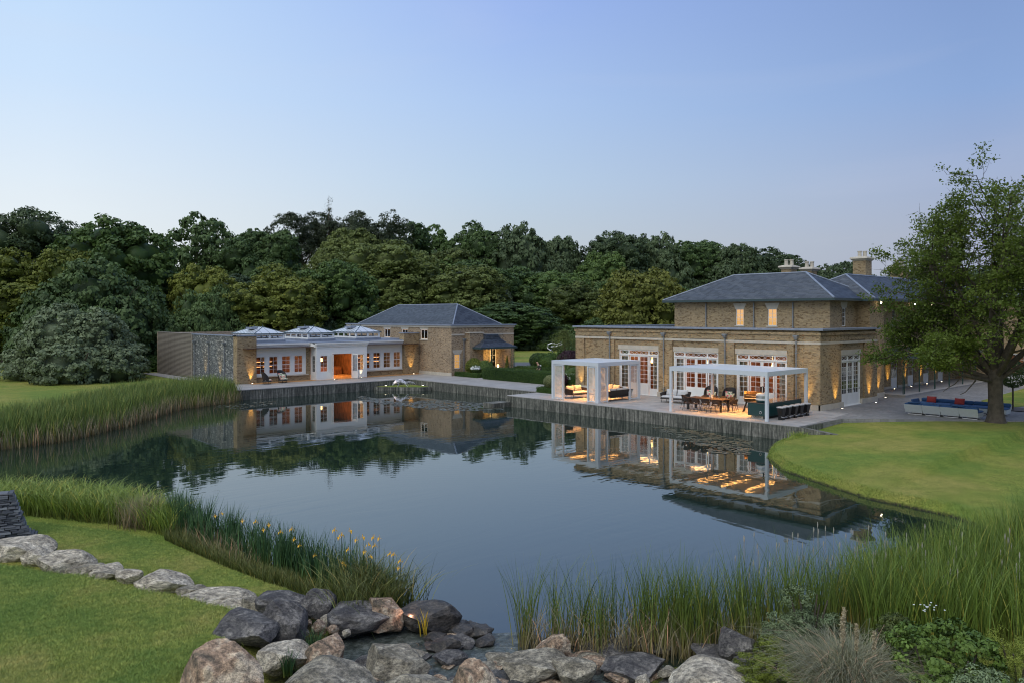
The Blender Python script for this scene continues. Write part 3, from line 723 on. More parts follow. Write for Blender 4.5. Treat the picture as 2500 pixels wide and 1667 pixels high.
def transom(fr, u0, u1, v0, v1, w, cells, parent):
    def deco(mb):
        for (a, b, k) in cells:
            L = (b - a) / k
            for i in range(k):
                c0 = a + i * L
                for sgn in (1, -1):
                    for off in (0,):
                        pts = [fr.p(c0 + L * s / 8, (v0 + v1) / 2 + sgn * (v1 - v0 - .1) * .36 * math.cos(math.pi * s / 4) * (1 if True else 0), w) for s in range(9)]
                        mb.tube(pts, .012, 4)
            fr.box(mb, b, b + .06, v0, v1, w - .03, w + .03)
    return deco
def french_set(fr, u0, u1, parent, leaves, v1=3.25, kick=.78, lab=None):
    """door leaves given as (u0,u1,cols,rows,kick)"""
    def deco(mb):
        fr.box(mb, u0, u1, v1 - .37, v1 - .28, -.14, .0)                # transom bar
        n = [(u0 + .07, u0 + .83, 1), (u0 + .93, u1 - .93, 2), (u1 - .83, u1 - .07, 1)] if u1 - u0 > 3 else [(u0 + .07, u0 + .9, 1), (u0 + .96, u1 - .96, 1), (u1 - .9, u1 - .07, 1)]
        for a, b, k in n:
            L = (b - a) / k
            for i in range(k):
                c0 = a + i * L; mid = v1 - .165
                for sgn in (1, -1):
                    mb.tube([fr.p(c0 + L * s / 10, mid + sgn * .10 * math.cos(math.pi * s / 5), -.07) for s in range(11)], .011, 4)
        for e in [x[1] for x in n[:-1]]: fr.box(mb, e, e + .1, v1 - .28, v1 - .05, -.11, -.03)
    mb = MB()
    fr.box(mb, u0, u0 + .07, 0, v1, -.13, -.01); fr.box(mb, u1 - .07, u1, 0, v1, -.13, -.01); fr.box(mb, u0 + .07, u1 - .07, v1 - .05, v1, -.13, -.01); fr.box(mb, u0 + .07, u1 - .07, 0.0, .04, -.2, .1)
    deco(mb)
    fset = mb.build('french_window', M['white'], parent, world=True)
    add_pane(fr, u0 + .07, u1 - .07, v1 - .28, v1 - .05, -.09, fset)
    for (a, b, cols, rows, kk) in leaves:
        def hd(mb, b=b): fr.box(mb, b - .06, b - .03, 1.0, 1.14, -.05, -.02)
        # leaves are sub-parts; their panes are joined with them level by level
        leaf = MB(); f_ = .095; w = -.08; th = .05
        fr.box(leaf, a, a + f_, .04, v1 - .37, w - th / 2, w + th / 2); fr.box(leaf, b - f_, b, .04, v1 - .37, w - th / 2, w + th / 2)
        fr.box(leaf, a + f_, b - f_, v1 - .47, v1 - .37, w - th / 2, w + th / 2); fr.box(leaf, a + f_, b - f_, .04, kk, w - th / 2, w + th / 2)
        fr.box(leaf, a + f_ + .04, b - f_ - .04, .14, kk - .08, w + th / 2, w + th / 2 + .008)
        ua, ub, va, vt = a + f_, b - f_, kk, v1 - .47; cw = (ub - ua) / cols; rh = (vt - va) / rows
        for i in range(1, cols): fr.box(leaf, ua + i * cw - .011, ua + i * cw + .011, va, vt, w - .014, w + .014)
        for j in range(1, rows): fr.box(leaf, ua, ub, va + j * rh - .011, va + j * rh + .011, w - .0155, w + .0155)
        lo = leaf.build('door_leaf', M['white'], fset, world=True)
        for i in range(cols):
            for j in range(rows): add_pane(fr, ua + i * cw + .011, ua + (i + 1) * cw - .011, va + j * rh + .011, va + (j + 1) * rh - .011, w, fset)
        if kk > .5:
            hb = MB(); hb.tube([fr.p(b - .05, 1.0, -.05), fr.p(b - .05, 1.0, 0.01), fr.p(b - .05, 1.14, 0.01)], .012, 5); hb.build('handle', M['metal_dk'], fset, world=True)
    return fset
for c_ in WIN:
    a = c_ - 1.8
    L = [(a + .08, a + .86, 2, 7, .5), (a + .92, a + 1.79, 2, 6, .86), (a + 1.81, a + 2.68, 2, 6, .86), (a + 2.74, a + 3.52, 2, 7, .5)]
    french_set(fW, a, a + 3.6, house, L)
    lintel(fW, a - .12, a + 3.72, 3.27, 3.60, house, 0, .03)
french_set(fS, 3.0, 5.75, house, [(3.08, 3.95, 2, 7, .8), (3.97, 4.78, 2, 7, .8), (4.80, 5.67, 2, 7, .8)])
lintel(fS, 2.9, 5.85, 3.27, 3.60, house, 0, .03)
# rooms behind the french windows
mb = MB(); mb.box((51.3, 23.1, 0), (51.45, 42.3, 3.5)); mb.build('room_wall', M['wood_warm'], house, world=True)
mb = MB()
for y in (24.6, 29.1, 34.1, 38.6): mb.box((48.5, y - .06, 0.01), (51.3, y + .06, 3.4))
mb.build('room_partition', M['wood_warm'], house, world=True)
mb = MB(); mb.box((47.0, 23.06, -.02), (54.8, 42.37, .015)); mb.build('room_floor', M['floor_warm'], house, world=True)
mb = MB(); mb.box((47.36, 23.06, 3.42), (54.8, 42.37, 3.5)); mb.build('room_ceiling', M['ceil'], house, world=True)
for c_ in WIN:
    for a in (c_ - 1.72, c_ + 1.05):
        mb = MB()
        for k in range(7):
            u = a + k * .09 + (0.0 if a < c_ else .06); mb.tube([fW.p(u, .05, -.34 - .02 * (k % 2)), fW.p(u, 2.95, -.34 - .02 * (k % 2))], .05, 6)
        mb.build('curtain', M['curtain'], house, world=True)
isl = MB(); isl.box((49.2, 29.9, 0.015), (49.9, 32.6, .95)); isl.box((49.1, 29.8, .95), (50.0, 32.7, 1.0)); isl.build('kitchen_island', M['wood_warm'], house, world=True)
isl = MB(); isl.box((49.6, 35.2, 0.015), (50.4, 37.2, .5)); isl.box((50.2, 35.2, .5), (50.4, 37.2, .9)); isl.build('indoor_sofa', M['floor_warm'], house, world=True)
mb = MB(); mb.box((51.2, 25.3, 0.1), (51.28, 25.37, 3.35)); mb.build('wall_light_strip', M['strip'], house, world=True)
for c_ in WIN:
    y = 42.73 - c_
    mb = MB(); mb.lathe([(.02, .5), (.03, .3), (.16, .05), (.16, 0)], 12, (49.3, y + .5, 2.2)); mb.tube([(49.3, y + .5, 2.7), (49.3, y + .5, 3.4)], .008, 4); mb.build('pendant_lamp', M['lampglow'], house, world=True)
    area('ceiling_light', (49.0, y, 3.38), 2.0, 2.4, 95, (1.0, 0.50, 0.20))

# upper storey
fU = Fr((52.0, 36.9, 0), (0, -1, 0), (-1, 0, 0)); fU2 = Fr((52.0, 24.4, 0), (1, 0, 0), (0, -1, 0))
uw = [(36.9 - 31.5, 36.9 - 30.9 + .05, 5.05, 6.25), (36.9 - 28.95, 36.9 - 28.25, 5.05, 6.25)]
mb = MB(); wall_boxes(mb, fU, 0, 12.5, 4.7, 6.95, -.3, 0, uw); sw = [(1.8, 2.45, 5.05, 6.3)]
wall_boxes(mb, fU2, .3, 4.2, 4.7, 6.95, -.3, 0, sw); mb.box((52.3, 36.6, 4.7), (58.5, 36.9, 6.95))
mb.build('upper_wall', M['brick'], house, world=True)
for a, b, c0, c1 in uw:
    wn_ = glazed('sash_window', fU, a, b, c0, c1, 2, 4, house, .05, .022, -.08, mid=2)
    lintel(fU, a - .02, b + .02, c1, c1 + .42, house, .2, .012)
    mb = MB(); fU.box(mb, a, b, c0, c1, -.22, -.2); mb.build('blind', M['blind'], wn_, world=True)
    fU.box(mb := MB(), a - .08, b + .08, c0 - .08, c0, -.1, .05); mb.build('sill', M['stone'], wn_, world=True)
for a, b, c0, c1 in sw:
    wn_ = glazed('sash_window', fU2, a, b, c0, c1, 2, 4, house, .05, .022, -.08, mid=2)
    lintel(fU2, a - .02, b + .02, c1, c1 + .42, house, .2, .012)
    mb = MB(); fU2.box(mb, a, b, c0, c1, -.5, -.45); mb.build('blind', M['room_dark'], wn_, world=True)
for u in (36.9 - 34.0, 36.9 - 30.0, 36.9 - 27.0): downpipe(fU, u, 4.7, 6.7, house, False)
hip(house, 51.35, 59.2, 23.8, 37.55, 6.93, 8.9, 'y')
mb = MB(); mb.box((51.3, 23.75, 6.78), (51.44, 37.6, 6.94)); mb.box((51.44, 23.75, 6.78), (56.1, 23.89, 6.94)); mb.box((51.44, 37.46, 6.78), (59.2, 37.6, 6.94)); mb.build('gutter', M['gutter'], house, world=True)
mb = MB(); mb.box((51.44, 23.89, 6.84), (56.2, 37.46, 6.92)); mb.build('soffit', M['gutter'], house, world=True)
def chimney(x, y, w, dpt, z0, z1, pots):
    mb = MB(); mb.box((x - w/2, y - dpt/2, z0), (x + w/2, y + dpt/2, z1 - .35)); c_ = mb.build('chimney', M['brick'], house, world=True)
    mb = MB(); mb.frustum((x, y), w + .05, dpt + .05, w + .35, dpt + .35, z1 - .35, z1 - .18); mb.frustum((x, y), w + .4, dpt + .4, w + .3, dpt + .3, z1 - .18, z1 - .06); mb.frustum((x, y), w + .2, dpt + .2, w - .2, dpt - .2, z1 - .06, z1); mb.build('chimney_cap', M['stone'], c_, world=True)
    for k in range(pots):
        mb = MB(); mb.lathe([(.15, -.05), (.14, .35), (.17, .38), (.17, .45)], 12, (x + ((k - (pots - 1) / 2) * .42) * RX, y + ((k - (pots - 1) / 2) * .42) * RY, z1)); mb.build('chimney_pot', M['stone'], c_, world=True)
chimney(59.0, 31.0, .95, .8, 7.5, 9.75, 2)
chimney(61.0, 30.3, .95, .8, 7.5, 9.65, 2)
chimney(63.6, 27.2, 1.15, 1.0, 7.5, 10.45, 2)
chimney(71.0, 27.2, 1.15, 1.0, 7.5, 10.1, 2)
# rear range running away to the right
fR = Fr((55.2, 23.5, 0), (1, 0, 0), (0, -1, 0)); fR2 = Fr((58.6, 24.8, 0), (1, 0, 0), (0, -1, 0)); fRW = Fr((56.2, 26, 0), (0, -1, 0), (-1, 0, 0))
mb = MB(); wall_boxes(mb, fR, 0, 3.4, 0, 4.75, -.3, 0, []); wall_boxes(mb, fR, 1.0, 3.4, 4.75, 6.95, -.3, 0, [])
doors = [(1.2 + 3.3 * k, 2.5 + 3.3 * k, .17, 2.6) for k in range(5)]; upw = [(1.4 + 3.3 * k, 2.2 + 3.3 * k, 5.0, 6.2) for k in range(5)]
wall_boxes(mb, fR2, 0, 18.6, 0, 6.95, -.3, 0, doors + upw)
mb.box((58.3, 23.8, 0), (58.6, 24.8, 6.95)); mb.box((56.2, 23.8, 4.75), (56.5, 27, 6.95))
mb.build('rear_wall', M['brick'], house, world=True)
mb = MB(); fR.box(mb, 0, 3.42, 0, .33, 0.004, .05); fR2.box(mb, 0, 1.2, .17, .4, .004, .05)
for k in range(4): fR2.box(mb, 2.5 + 3.3 * k, 4.5 + 3.3 * k, .17, .4, .004, .05)
build_split(mb, 'rear_plinth', M['stone'], house)
for k, (a, b, c0, c1) in enumerate(doors):
    d_ = glazed('white_door', fR2, a, b, c0, c1, 4, 4, house, .1, .022, -.08, kick=.85)
    mb = MB(); fR2.box(mb, a, b, c0, c1, -.6, -.55); mb.build('door_blind', M['room_dark'] if k % 2 else M['curtain'], d_, world=True)
for (a, b, c0, c1) in upw:
    d_ = glazed('sash_window', fR2, a, b, c0, c1, 2, 4, house, .05, .022, -.08, panes=False)
    mb = MB(); fR2.box(mb, a, b, c0, c1, -.2, -.16); mb.build('blind', M['room_dark'], d_, world=True)
hip(house, 55.6, 86, 22.9, 30.3, 6.93, 8.85, 'x')
mb = MB(); mb.box((55.55, 22.85, 6.78), (86, 22.99, 6.94)); mb.box((55.55, 22.99, 6.78), (55.7, 24, 6.94)); mb.build('gutter', M['gutter'], house, world=True)
mb = MB(); mb.box((58.6, 22.05, 0), (77, 24.8, .17)); mb.box((58.55, 22.0, .17), (77, 24.8, .21)); mb.build('veranda_plinth', M['paver'], house, world=True)
# right wing seen end on
fN = Fr((77.2, 24.8, 0), (0, -1, 0), (-1, 0, 0)); dn = [(4 + 3 * k, 5.4 + 3 * k, 0, 2.6) for k in range(4)]
mb = MB(); wall_boxes(mb, fN, 0, 26, 0, 6.95, -.3, 0, dn); mb.build('wing_wall', M['brick'], house, world=True)
for (a, b, c0, c1) in dn:
    d_ = glazed('white_door', fN, a, b, c0, c1, 2, 4, house, .1, .022, -.08, kick=.8, panes=False); mb = MB(); fN.box(mb, a, b, c0, c1, -.3, -.25); mb.build('door_blind', M['wood_warm'], d_, world=True)
hip(house, 76.6, 86, -2, 24, 6.95, 8.9, 'y')
# veranda of green ironwork
ver = thing('veranda', 'green iron veranda along the rear range behind the big tree', 'veranda', (58.8, 22.3, .21))
mb = MB(); mb.add([(58.7, 22.1, 2.75), (76.9, 22.1, 2.75), (76.9, 24.78, 3.35), (58.7, 24.78, 3.35), (58.7, 22.1, 2.68), (76.9, 22.1, 2.68), (76.9, 24.78, 3.28), (58.7, 24.78, 3.28)], [(0, 1, 2, 3), (4, 7, 6, 5), (0, 4, 5, 1), (1, 5, 6, 2), (3, 2, 6, 7), (0, 3, 7, 4)])
mb.build('veranda_roof', M['gutter'], ver, world=True)
def trellis_post(x, y, z0, z1, w, parent):
    mb = MB()
    for dx in (0, w): mb.box((x + dx - .02, y - .02, z0), (x + dx + .02, y + .02, z1))
    mb.box((x + w / 2 - .012, y - .012, z0), (x + w / 2 + .012, y + .012, z1))
    n = int((z1 - z0) / .3)
    for k in range(n): mb.box((x, y - .01, z0 + k * .3), (x + w, y + .01, z0 + k * .3 + .02))
    for k in range(3): mb.tube([(x + w / 2 + w / 2 * math.cos(q * math.pi / 4), y, z0 + .15 + k * .28 + .12 * math.sin(q * math.pi / 4)) for q in range(9)], .01, 4)
    return mb.build('iron_post', M['greenmetal'], parent, world=True)
for x in (59.0, 62.0, 65.1, 68.2, 71.3, 74.4): trellis_post(x, 22.35, .21, 2.7, .3 if x < 60 else .14, ver)

# ---------------------------------------------------------------- PAVILION (left)
pav = thing('garden_pavilion', 'low pavilion with white joinery front, stone side wall and three glass roof lanterns', 'pavilion', (29.0, 65.2, 0))
fP = Fr((29.0, 65.2, 0), (1, 0, 0), (0, -1, 0))         # u = x - 29
fB = Fr((29.0, 64.15, 0), (1, 0, 0), (0, -1, 0))        # projecting bay
fPW = Fr((29.0, 84.0, 0), (0, -1, 0), (-1, 0, 0))       # west side, u = 84 - y
for q_ in ((.0, 1.72, 0, 4.0, -.5, .25), (6.55, 6.98, 0, 2.95, -.3, .0), (1.72, 6.55, 0, .52, -.3, -.02), (12.3, 17.1, 0, .52, -.3, -.02)):
    mb = MB(); fP.box(mb, *q_); mb.build('brick_wall' if q_[3] > 1 else 'brick_plinth', M['brick'], pav, world=True)
mb = MB(); fP.box(mb, 17.1, 18.9, 0, 4.0, -.5, .28); mb.build('brick_pier', M['brick'], pav, world=True)
mb = MB(); fP.box(mb, -.05, 1.75, 4.0, 4.08, -.55, .3); fP.box(mb, 17.05, 18.95, 4.0, 4.08, -.55, .33); mb.build('coping', M['lead'], pav, world=True)
mb = MB(); fPW.box(mb, 9.3, 18.3, 0, 4.0, -.4, 0); mb.build('rubble_wall', M['rubble'], pav, world=True)
mb = MB(); fPW.box(mb, 9.25, 19.0, 4.0, 4.08, -.45, .05); mb.build('coping', M['lead'], pav, world=True)
for u in (10.0, 13.2, 16.6):
    downpipe(fPW, u, 0, 3.2, pav, True)
# timber cladding: each board its own part
mb = MB(); fPW.box(mb, 0.3, 9.25, 0, 4.05, -.35, -.03); mb.build('clad_backing', M['bark'], pav, world=True)
bm_ = MB(); bm_.box((-.03, -4.45, -.038), (.02, 4.45, .044)); board = bm_.mesh('timber_board'); board.materials.append(M['timber'])
n = 33
for k in range(n):
    o_ = bpy.data.objects.new('timber_board', board); COL.objects.link(o_); o_.parent = pav
    o_.location = Vector((29.0 - random.uniform(0, .006), 84 - 4.78, .05 + k * (4.0 / n) + .04)) - Vector((29, 65.2, 0))
mb = MB(); fPW.box(mb, .3, 9.3, 4.06, 4.12, -.5, .06); mb.build('coping', M['timber'], pav, world=True)
mb = MB(); fPW.box(mb, 9.28, 9.42, 0, 4.0, .0, .08); mb.build('corner_post', M['timber'], pav, world=True)
# white joinery
def joinery(fr, u0, u1, v0, v1, wins, w=-.1):
    mb = MB(); wall_boxes(mb, fr, u0, u1, v0, v1, w - .06, w + .06, wins); return mb
winL = [(1.82 + .0 + k * 1.2 + .0, 1.82 + .84 + k * 1.2, .72, 2.25) for k in range(4)]
mb = joinery(fP, 1.72, 6.55, .55, 2.95, winL); mb.build('window_wall', M['white'], pav, world=True)
winR = [(12.55 + k * 1.18, 12.55 + .82 + k * 1.18, .72, 2.25) for k in range(4)]
mb = joinery(fP, 12.3, 17.1, .55, 2.95, winR); mb.build('window_wall', M['white'], pav, world=True)
for (a, b, c0, c1) in winL + winR: glazed('sash_window', fP, a, b, c0, c1, 2, 4, pav, .055, .022, -.12, mid=2)
mb = MB(); fP.box(mb, 1.66, 6.75, .46, .56, -.2, .1); fP.box(mb, 12.2, 17.2, .46, .56, -.2, .1); mb.build('window_sill', M['stone'], pav, world=True)
# bay
b0, b1 = 7.0, 12.3
opsB = [(7.4, 8.15, .72, 2.2), (8.62, 10.68, 0, 2.3), (11.2, 11.95, .72, 2.2)]
mb = joinery(fB, b0, b1, 0, 2.95, opsB, -.06)
mb.box((36.0, 64.29, 0), (36.12, 64.45, 2.95)); mb.box((36.0, 65.0, 0), (36.12, 65.2, 2.95)); mb.box((36.0, 64.45, 0), (36.12, 65.0, .7)); mb.box((36.0, 64.45, 2.2), (36.12, 65.0, 2.95)); mb.box((41.18, 64.29, 0), (41.3, 65.2, 2.95))
mb.build('bay_wall', M['white'], pav, world=True)
glazed('sash_window', fB, 7.4, 8.15, .72, 2.2, 2, 4, pav, .05, .022, -.06); glazed('sash_window', fB, 11.2, 11.95, .72, 2.2, 2, 4, pav, .05, .022, -.06)
glazed('sash_window', Fr((36.0, 65.0, 0), (0, -1, 0), (-1, 0, 0)), 0, .55, .7, 2.2, 2, 4, pav, .04, .02, -.06)
for sgn, x in ((-1, 37.62), (1, 39.68)):   # opened french door leaves
    fD = Fr((x, 64.1, 0), (sgn * -.0 + (.42 * sgn), -.907, 0), (-.907, -.42 * sgn, 0))
    mbd = MB()
    L = .62
    def bx2(u0, u1, v0, v1, w0=-.02, w1=.02):
        vs = [fD.p(u, v_, w_) for w_ in (w0, w1) for (u, v_) in ((u0, v0), (u1, v0), (u1, v1), (u0, v1))]
        mbd.add(vs, [(0, 3, 2, 1), (4, 5, 6, 7), (0, 1, 5, 4), (1, 2, 6, 5), (2, 3, 7, 6), (3, 0, 4, 7)])
    bx2(0, .08, .03, 2.28); bx2(L - .08, L, .03, 2.28); bx2(.08, L - .08, 2.18, 2.28); bx2(.08, L - .08, .03, .7)
    bx2(L / 2 - .01, L / 2 + .01, .7, 2.18, -.012, .012)
    for k in range(1, 4): bx2(.08, L - .08, .7 + k * .37 - .01, .7 + k * .37 + .01, -.013, .013)
    dd = mbd.build('open_door', M['white'], pav, world=True)
    mbd = MB(); bx2(.08, L - .08, .7, 2.18, -.003, .003); mbd.build('pane', M['glass'], dd, world=True)
# cornice
mb = MB()
for (fr, a, b, e) in ((fP, 1.72, 7.05, 0), (fP, 12.2, 17.1, 0), (fB, 6.95, 12.3, 1)):
    fr.box(mb, a, b, 2.95, 3.08, -.3, .08); fr.box(mb, a - .04 * e, b + .04 * e, 3.08, 3.22, -.3, .16); fr.box(mb, a - .1 * e, b + .1 * e, 3.22, 3.34, -.3, .26)
mb.box((35.85, 64.2, 2.95), (36.3, 65.4, 3.33)); mb.box((41.0, 64.2, 2.95), (41.4, 65.4, 3.33))
mb.build('cornice', M['white'], pav, world=True)
mb = MB(); mb.box((30.7, 65.05, 3.34), (46.2, 66.3, 3.40)); mb.box((35.8, 63.9, 3.345), (41.5, 65.05, 3.40)); mb.box((29.4, 66.3, 3.36), (47.9, 83.6, 3.46)); mb.build('flat_roof', M['lead'], pav, world=True)
mb = MB(); mb.box((29.05, 83.7, 0), (47.9, 84, 4.05)); mb.build('back_wall', M['brick_barn'], pav, world=True)
# interior
mb = MB(); mb.box((29.5, 71.3, 0), (47.8, 71.45, 3.3)); mb.box((35.5, 67.5, .01), (35.6, 71.3, 3.3)); mb.box((41.8, 67.5, .01), (41.9, 71.3, 3.3)); mb.build('room_wall', M['wood_warm'], pav, world=True)
mb = MB(); mb.box((30.0, 64.0, -.02), (47.8, 71.3, .02)); mb.build('room_floor', M['floor_warm'], pav, world=True)
mb = MB(); mb.box((29.5, 64.3, 2.96), (47.8, 71.3, 3.0)); mb.build('room_ceiling', M['room_dark'], pav, world=True)
mb = MB()
for x in np.arange(30.5, 35.2, 1.2):
    mb.box((x, 70.9, .02), (x + .06, 71.3, 2.6))
for z in (.9, 1.35, 1.8, 2.2): mb.box((30.4, 70.9, z), (35.3, 71.3, z + .04)); mb.box((42.2, 70.9, z), (47.4, 71.3, z + .04))
mb.build('shelving', M['room_dark'], pav, world=True)
mb = MB()
for z in (.95, 1.4, 2.25): mb.box((30.6, 71.2, z), (35.2, 71.25, z + .025)); mb.box((42.3, 71.2, z + .02), (47.3, 71.25, z + .045))
mb.build('shelf_light', emis('shelf_glow', (1, .45, .15), 3.0), pav, world=True)
mb = MB(); mb.box((38.9, 69.0, 0.02), (41.5, 69.7, .8)); mb.build('sideboard', M['wood_warm'], pav, world=True)
mb = MB(); mb.tube([(39.3, 69.3, .8), (39.3, 69.3, 1.35)], [.05, .03], 8); mb.lathe([(.22, 0), (.2, .32)], 14, (39.3, 69.3, 1.35)); mb.build('table_lamp', M['lampglow'], pav, world=True)
for x, pw_ in ((33, 110), (39.2, 170), (44.8, 100)): area('ceiling_light', (x, 67.4, 2.93), 2.5, 2.0, pw_ * .75, (1.0, 0.50, 0.19))
# roof lanterns
def lantern(x0, x1, y0, y1):
    zb, ze, zr = 3.45, 4.16, 4.75
    mb = MB(); mb.box((x0 - .08, y0 - .08, 3.42), (x1 + .08, y1 + .08, 3.62))
    base = mb.build('roof_lantern', M['lead'], pav, world=True)
    mb = MB(); F1 = Fr((x0, y0, 0), (1, 0, 0), (0, -1, 0)); F2 = Fr((x0, y1, 0), (0, -1, 0), (-1, 0, 0)); F3 = Fr((x1, y0, 0), (0, 1, 0), (1, 0, 0)); F4 = Fr((x1, y1, 0), (-1, 0, 0), (0, 1, 0))
    for fr, L, n_ in ((F1, x1 - x0, 2), (F2, y1 - y0, 4), (F3, y1 - y0, 4), (F4, x1 - x0, 2)):
        ww = (L - .16) / n_; o_ = [(.16 + k * ww, (k + 1) * ww, 3.76, 4.02) for k in range(n_)]
        wall_boxes(mb, fr, 0 if fr in (F1, F4) else .09, L if fr in (F1, F4) else L - .09, 3.62, 4.12, -.08, 0, o_)
    mb.box((x0 - .1, y0 - .1, 4.10), (x1 + .1, y1 + .1, 4.16))
    mb.build('lantern_frame', M['white'], base, world=True)
    h = (x1 - x0) / 2; xm = (x0 + x1) / 2; ra = Vector((xm, y0 + h, zr)); rb = Vector((xm, y1 - h, zr)); e = .12
    A, B, C_, D = Vector((x0 - e, y0 - e, ze)), Vector((x1 + e, y0 - e, ze)), Vector((x1 + e, y1 + e, ze)), Vector((x0 - e, y1 + e, ze))
    mb = MB(); mb.add([A, B, C_, D, ra, rb], [(0, 1, 4), (2, 3, 5), (3, 0, 4, 5), (1, 2, 5, 4)]); mb.build('lantern_glass', M['lantern_glass'], base, world=True)
    mb = MB()
    for a, b in ((A, ra), (B, ra), (C_, rb), (D, rb), (ra, rb), (A, B), (B, C_), (C_, D), (D, A)): mb.tube([a, b], .035, 5)
    def bars(P, Q, T0, T1, k):
        for i in range(1, k):
            s = i / k; a = P.lerp(Q, s)
            # run up the slope at right angles to the eave
            dq = (Q - P).normalized(); L_ = (Q - P).length; x = s * L_
            t0 = (T0 - P).dot(dq); t1 = (T1 - P).dot(dq)
            f = 1.0 if t0 <= x <= t1 else (x / t0 if x < t0 else (L_ - x) / (L_ - t1))
            upv = (T0 - P) - dq * t0; mb.tube([a, a + upv * f], .018, 4)
    bars(A, B, ra, ra, 4); bars(D, A, rb, ra, 8); bars(B, C_, ra, rb, 8); bars(C_, D, rb, rb, 4)
    for q in (ra, rb): mb.lathe([(.03, 0), (.03, .08), (.05, .12), (.01, .18)], 6, (q.x, q.y, q.z))
    mb.build('glazing_bar', M['gutter'], base, world=True)
    mb = MB(); mid = (D.lerp(rb, .62) + A.lerp(ra, .62)) / 2; mb.box((mid.x - .35, mid.y - .6, mid.z + .02), (mid.x + .25, mid.y + .6, mid.z + .2)); mb.build('roof_vent', M['lead'], base, world=True)
m, t, p, o = newmat('lantern_glass'); p.inputs['Base Color'].default_value = (0.55, 0.58, 0.62, 1); p.inputs['Roughness'].default_value = 0.12; M['lantern_glass'] = m
lantern(31.3, 34.1, 66.5, 71.0); lantern(36.45, 39.2, 66.5, 71.0); lantern(41.55, 44.3, 66.5, 70.9)

# ---------------------------------------------------------------- BARN
barn = thing('brick_barn', 'two storey brick barn with hipped slate roof between pavilion and garden', 'barn', (48.0, 59.8, 0))
fA = Fr((48.0, 78.6, 0), (0, -1, 0), (-1, 0, 0)); fC = Fr((48.0, 59.8, 0), (1, 0, 0), (0, -1, 0))
wa = [(78.6 - 71.2, 78.6 - 70.1, 3.45, 4.4), (78.6 - 68.0, 78.6 - 66.95, 3.45, 4.4), (78.6 - 64.75, 78.6 - 63.6, 3.4, 4.4)]
wc = [(.35, 1.1, .7, 2.1), (5.0, 5.75, .0, 2.5)]
mb = MB(); wall_boxes(mb, fA, 0, 18.8, 0, 4.78, -.3, 0, wa); wall_boxes(mb, fC, .3, 8.2, 0, 4.78, -.3, 0, wc)
mb.box((55.9, 60.1, 0), (56.2, 78.6, 4.78)); mb.box((48.3, 78.3, 0), (55.9, 78.6, 4.78)); mb.build('wall', M['brick_barn'], barn, world=True)
mb = MB(); fC.box(mb, 1.7, 3.45, 0, 4.05, .0, .7); mb.build('brick_buttress', M['brick_barn'], barn, world=True)
mb = MB(); fC.box(mb, 1.65, 3.5, 4.05, 4.15, 0, .76); mb.build('coping', M['stone'], barn, world=True)
mb = MB(); fA.box(mb, -.05, 18.85, 4.6, 4.78, .0, .1); fC.box(mb, -.1, 8.25, 4.6, 4.78, .0, .1); fC.box(mb, 0, 1.6, 3.85, 4.0, .0, .04); fC.box(mb, 3.5, 8.2, 3.85, 4.0, 0, .04); mb.build('string_course', M['stone'], barn, world=True)
mb = MB(); fA.box(mb, -.1, 18.95, 4.78, 4.9, -.4, .2); fC.box(mb, 0.4, 8.4, 4.78, 4.9, -.4, .2); mb.build('coping', M['lead'], barn, world=True)
mb = MB(); fA.box(mb, 0, 18.86, 0, .3, .004, .06); mb.build('plinth', M['stone'], barn, world=True)
for (a, b, c0, c1) in wa:
    w_ = glazed('casement_window', fA, a, b, c0, c1, 2, 1, barn, .07, .06, -.06); mb = MB(); fA.box(mb, a, b, c0, c1, -.25, -.22); mb.build('blind', M['doorglow'], w_, world=True)
    lintel(fA, a - .1, b + .1, c1, c1 + .33, barn, .12); mb = MB(); fA.box(mb, a - .1, b + .1, c0 - .1, c0, -.1, .06); mb.build('sill', M['stone'], w_, world=True)
for k, (a, b, c0, c1) in enumerate(wc):
    w_ = glazed('lit_window' if k == 0 else 'porch_door', fC, a, b, c0, c1, 2, 4, barn, .06, .022, -.06); mb = MB(); fC.box(mb, a, b, c0, c1, -.25, -.22); mb.build('blind', M['blind'], w_, world=True)
    lintel(fC, a - .05, b + .05, c1, c1 + .38, barn, .22)
hip(barn, 48.9, 55.3, 60.7, 77.7, 4.86, 6.9, 'y')
downpipe(fC, 1.5, 0, 3.3, barn)
# porch with tented slate roof
por = thing('entrance_porch', 'small porch with tent shaped slate roof on green ironwork posts', 'porch', (52.5, 58.6, 0))
Z = [(2.70, 0, 0), (2.85, .3, .25), (3.1, .85, .62), (3.45, 1.3, .9), (3.93, 1.65, 1.05)]
mb = MB(); rings = [[(50.1 + a, 57.9 + b, z), (54.85 - a, 57.9 + b, z), (54.85 - a, 59.79, z), (50.1 + a, 59.79, z)] for z, a, b in Z]
for i in range(len(Z) - 1): mb.add(rings[i] + rings[i + 1], [(0, 1, 5, 4), (1, 2, 6, 5), (3, 0, 4, 7)])
mb.add(rings[-1], [(0, 1, 2, 3)]); mb.add(rings[0], [(0, 3, 2, 1)])
mb.build('porch_roof', M['slate'], por, world=True)
slates('slates', [(rings[i][0], rings[i][1], rings[i + 1][1], rings[i + 1][0]) for i in range(4)] + [(rings[i][3], rings[i][0], rings[i + 1][0], rings[i + 1][3]) for i in range(4)], por, .16, .25)
mb = MB(); mb.box((50.05, 57.85, 2.55), (54.9, 57.93, 2.72)); mb.box((50.05, 57.93, 2.55), (50.13, 59.78, 2.72)); mb.box((54.82, 57.93, 2.55), (54.9, 59.78, 2.72)); mb.build('porch_fascia', M['gutter'], por, world=True)
for x in (51.1, 54.2): trellis_post(x, 58.0, 0, 2.56, .45, por)
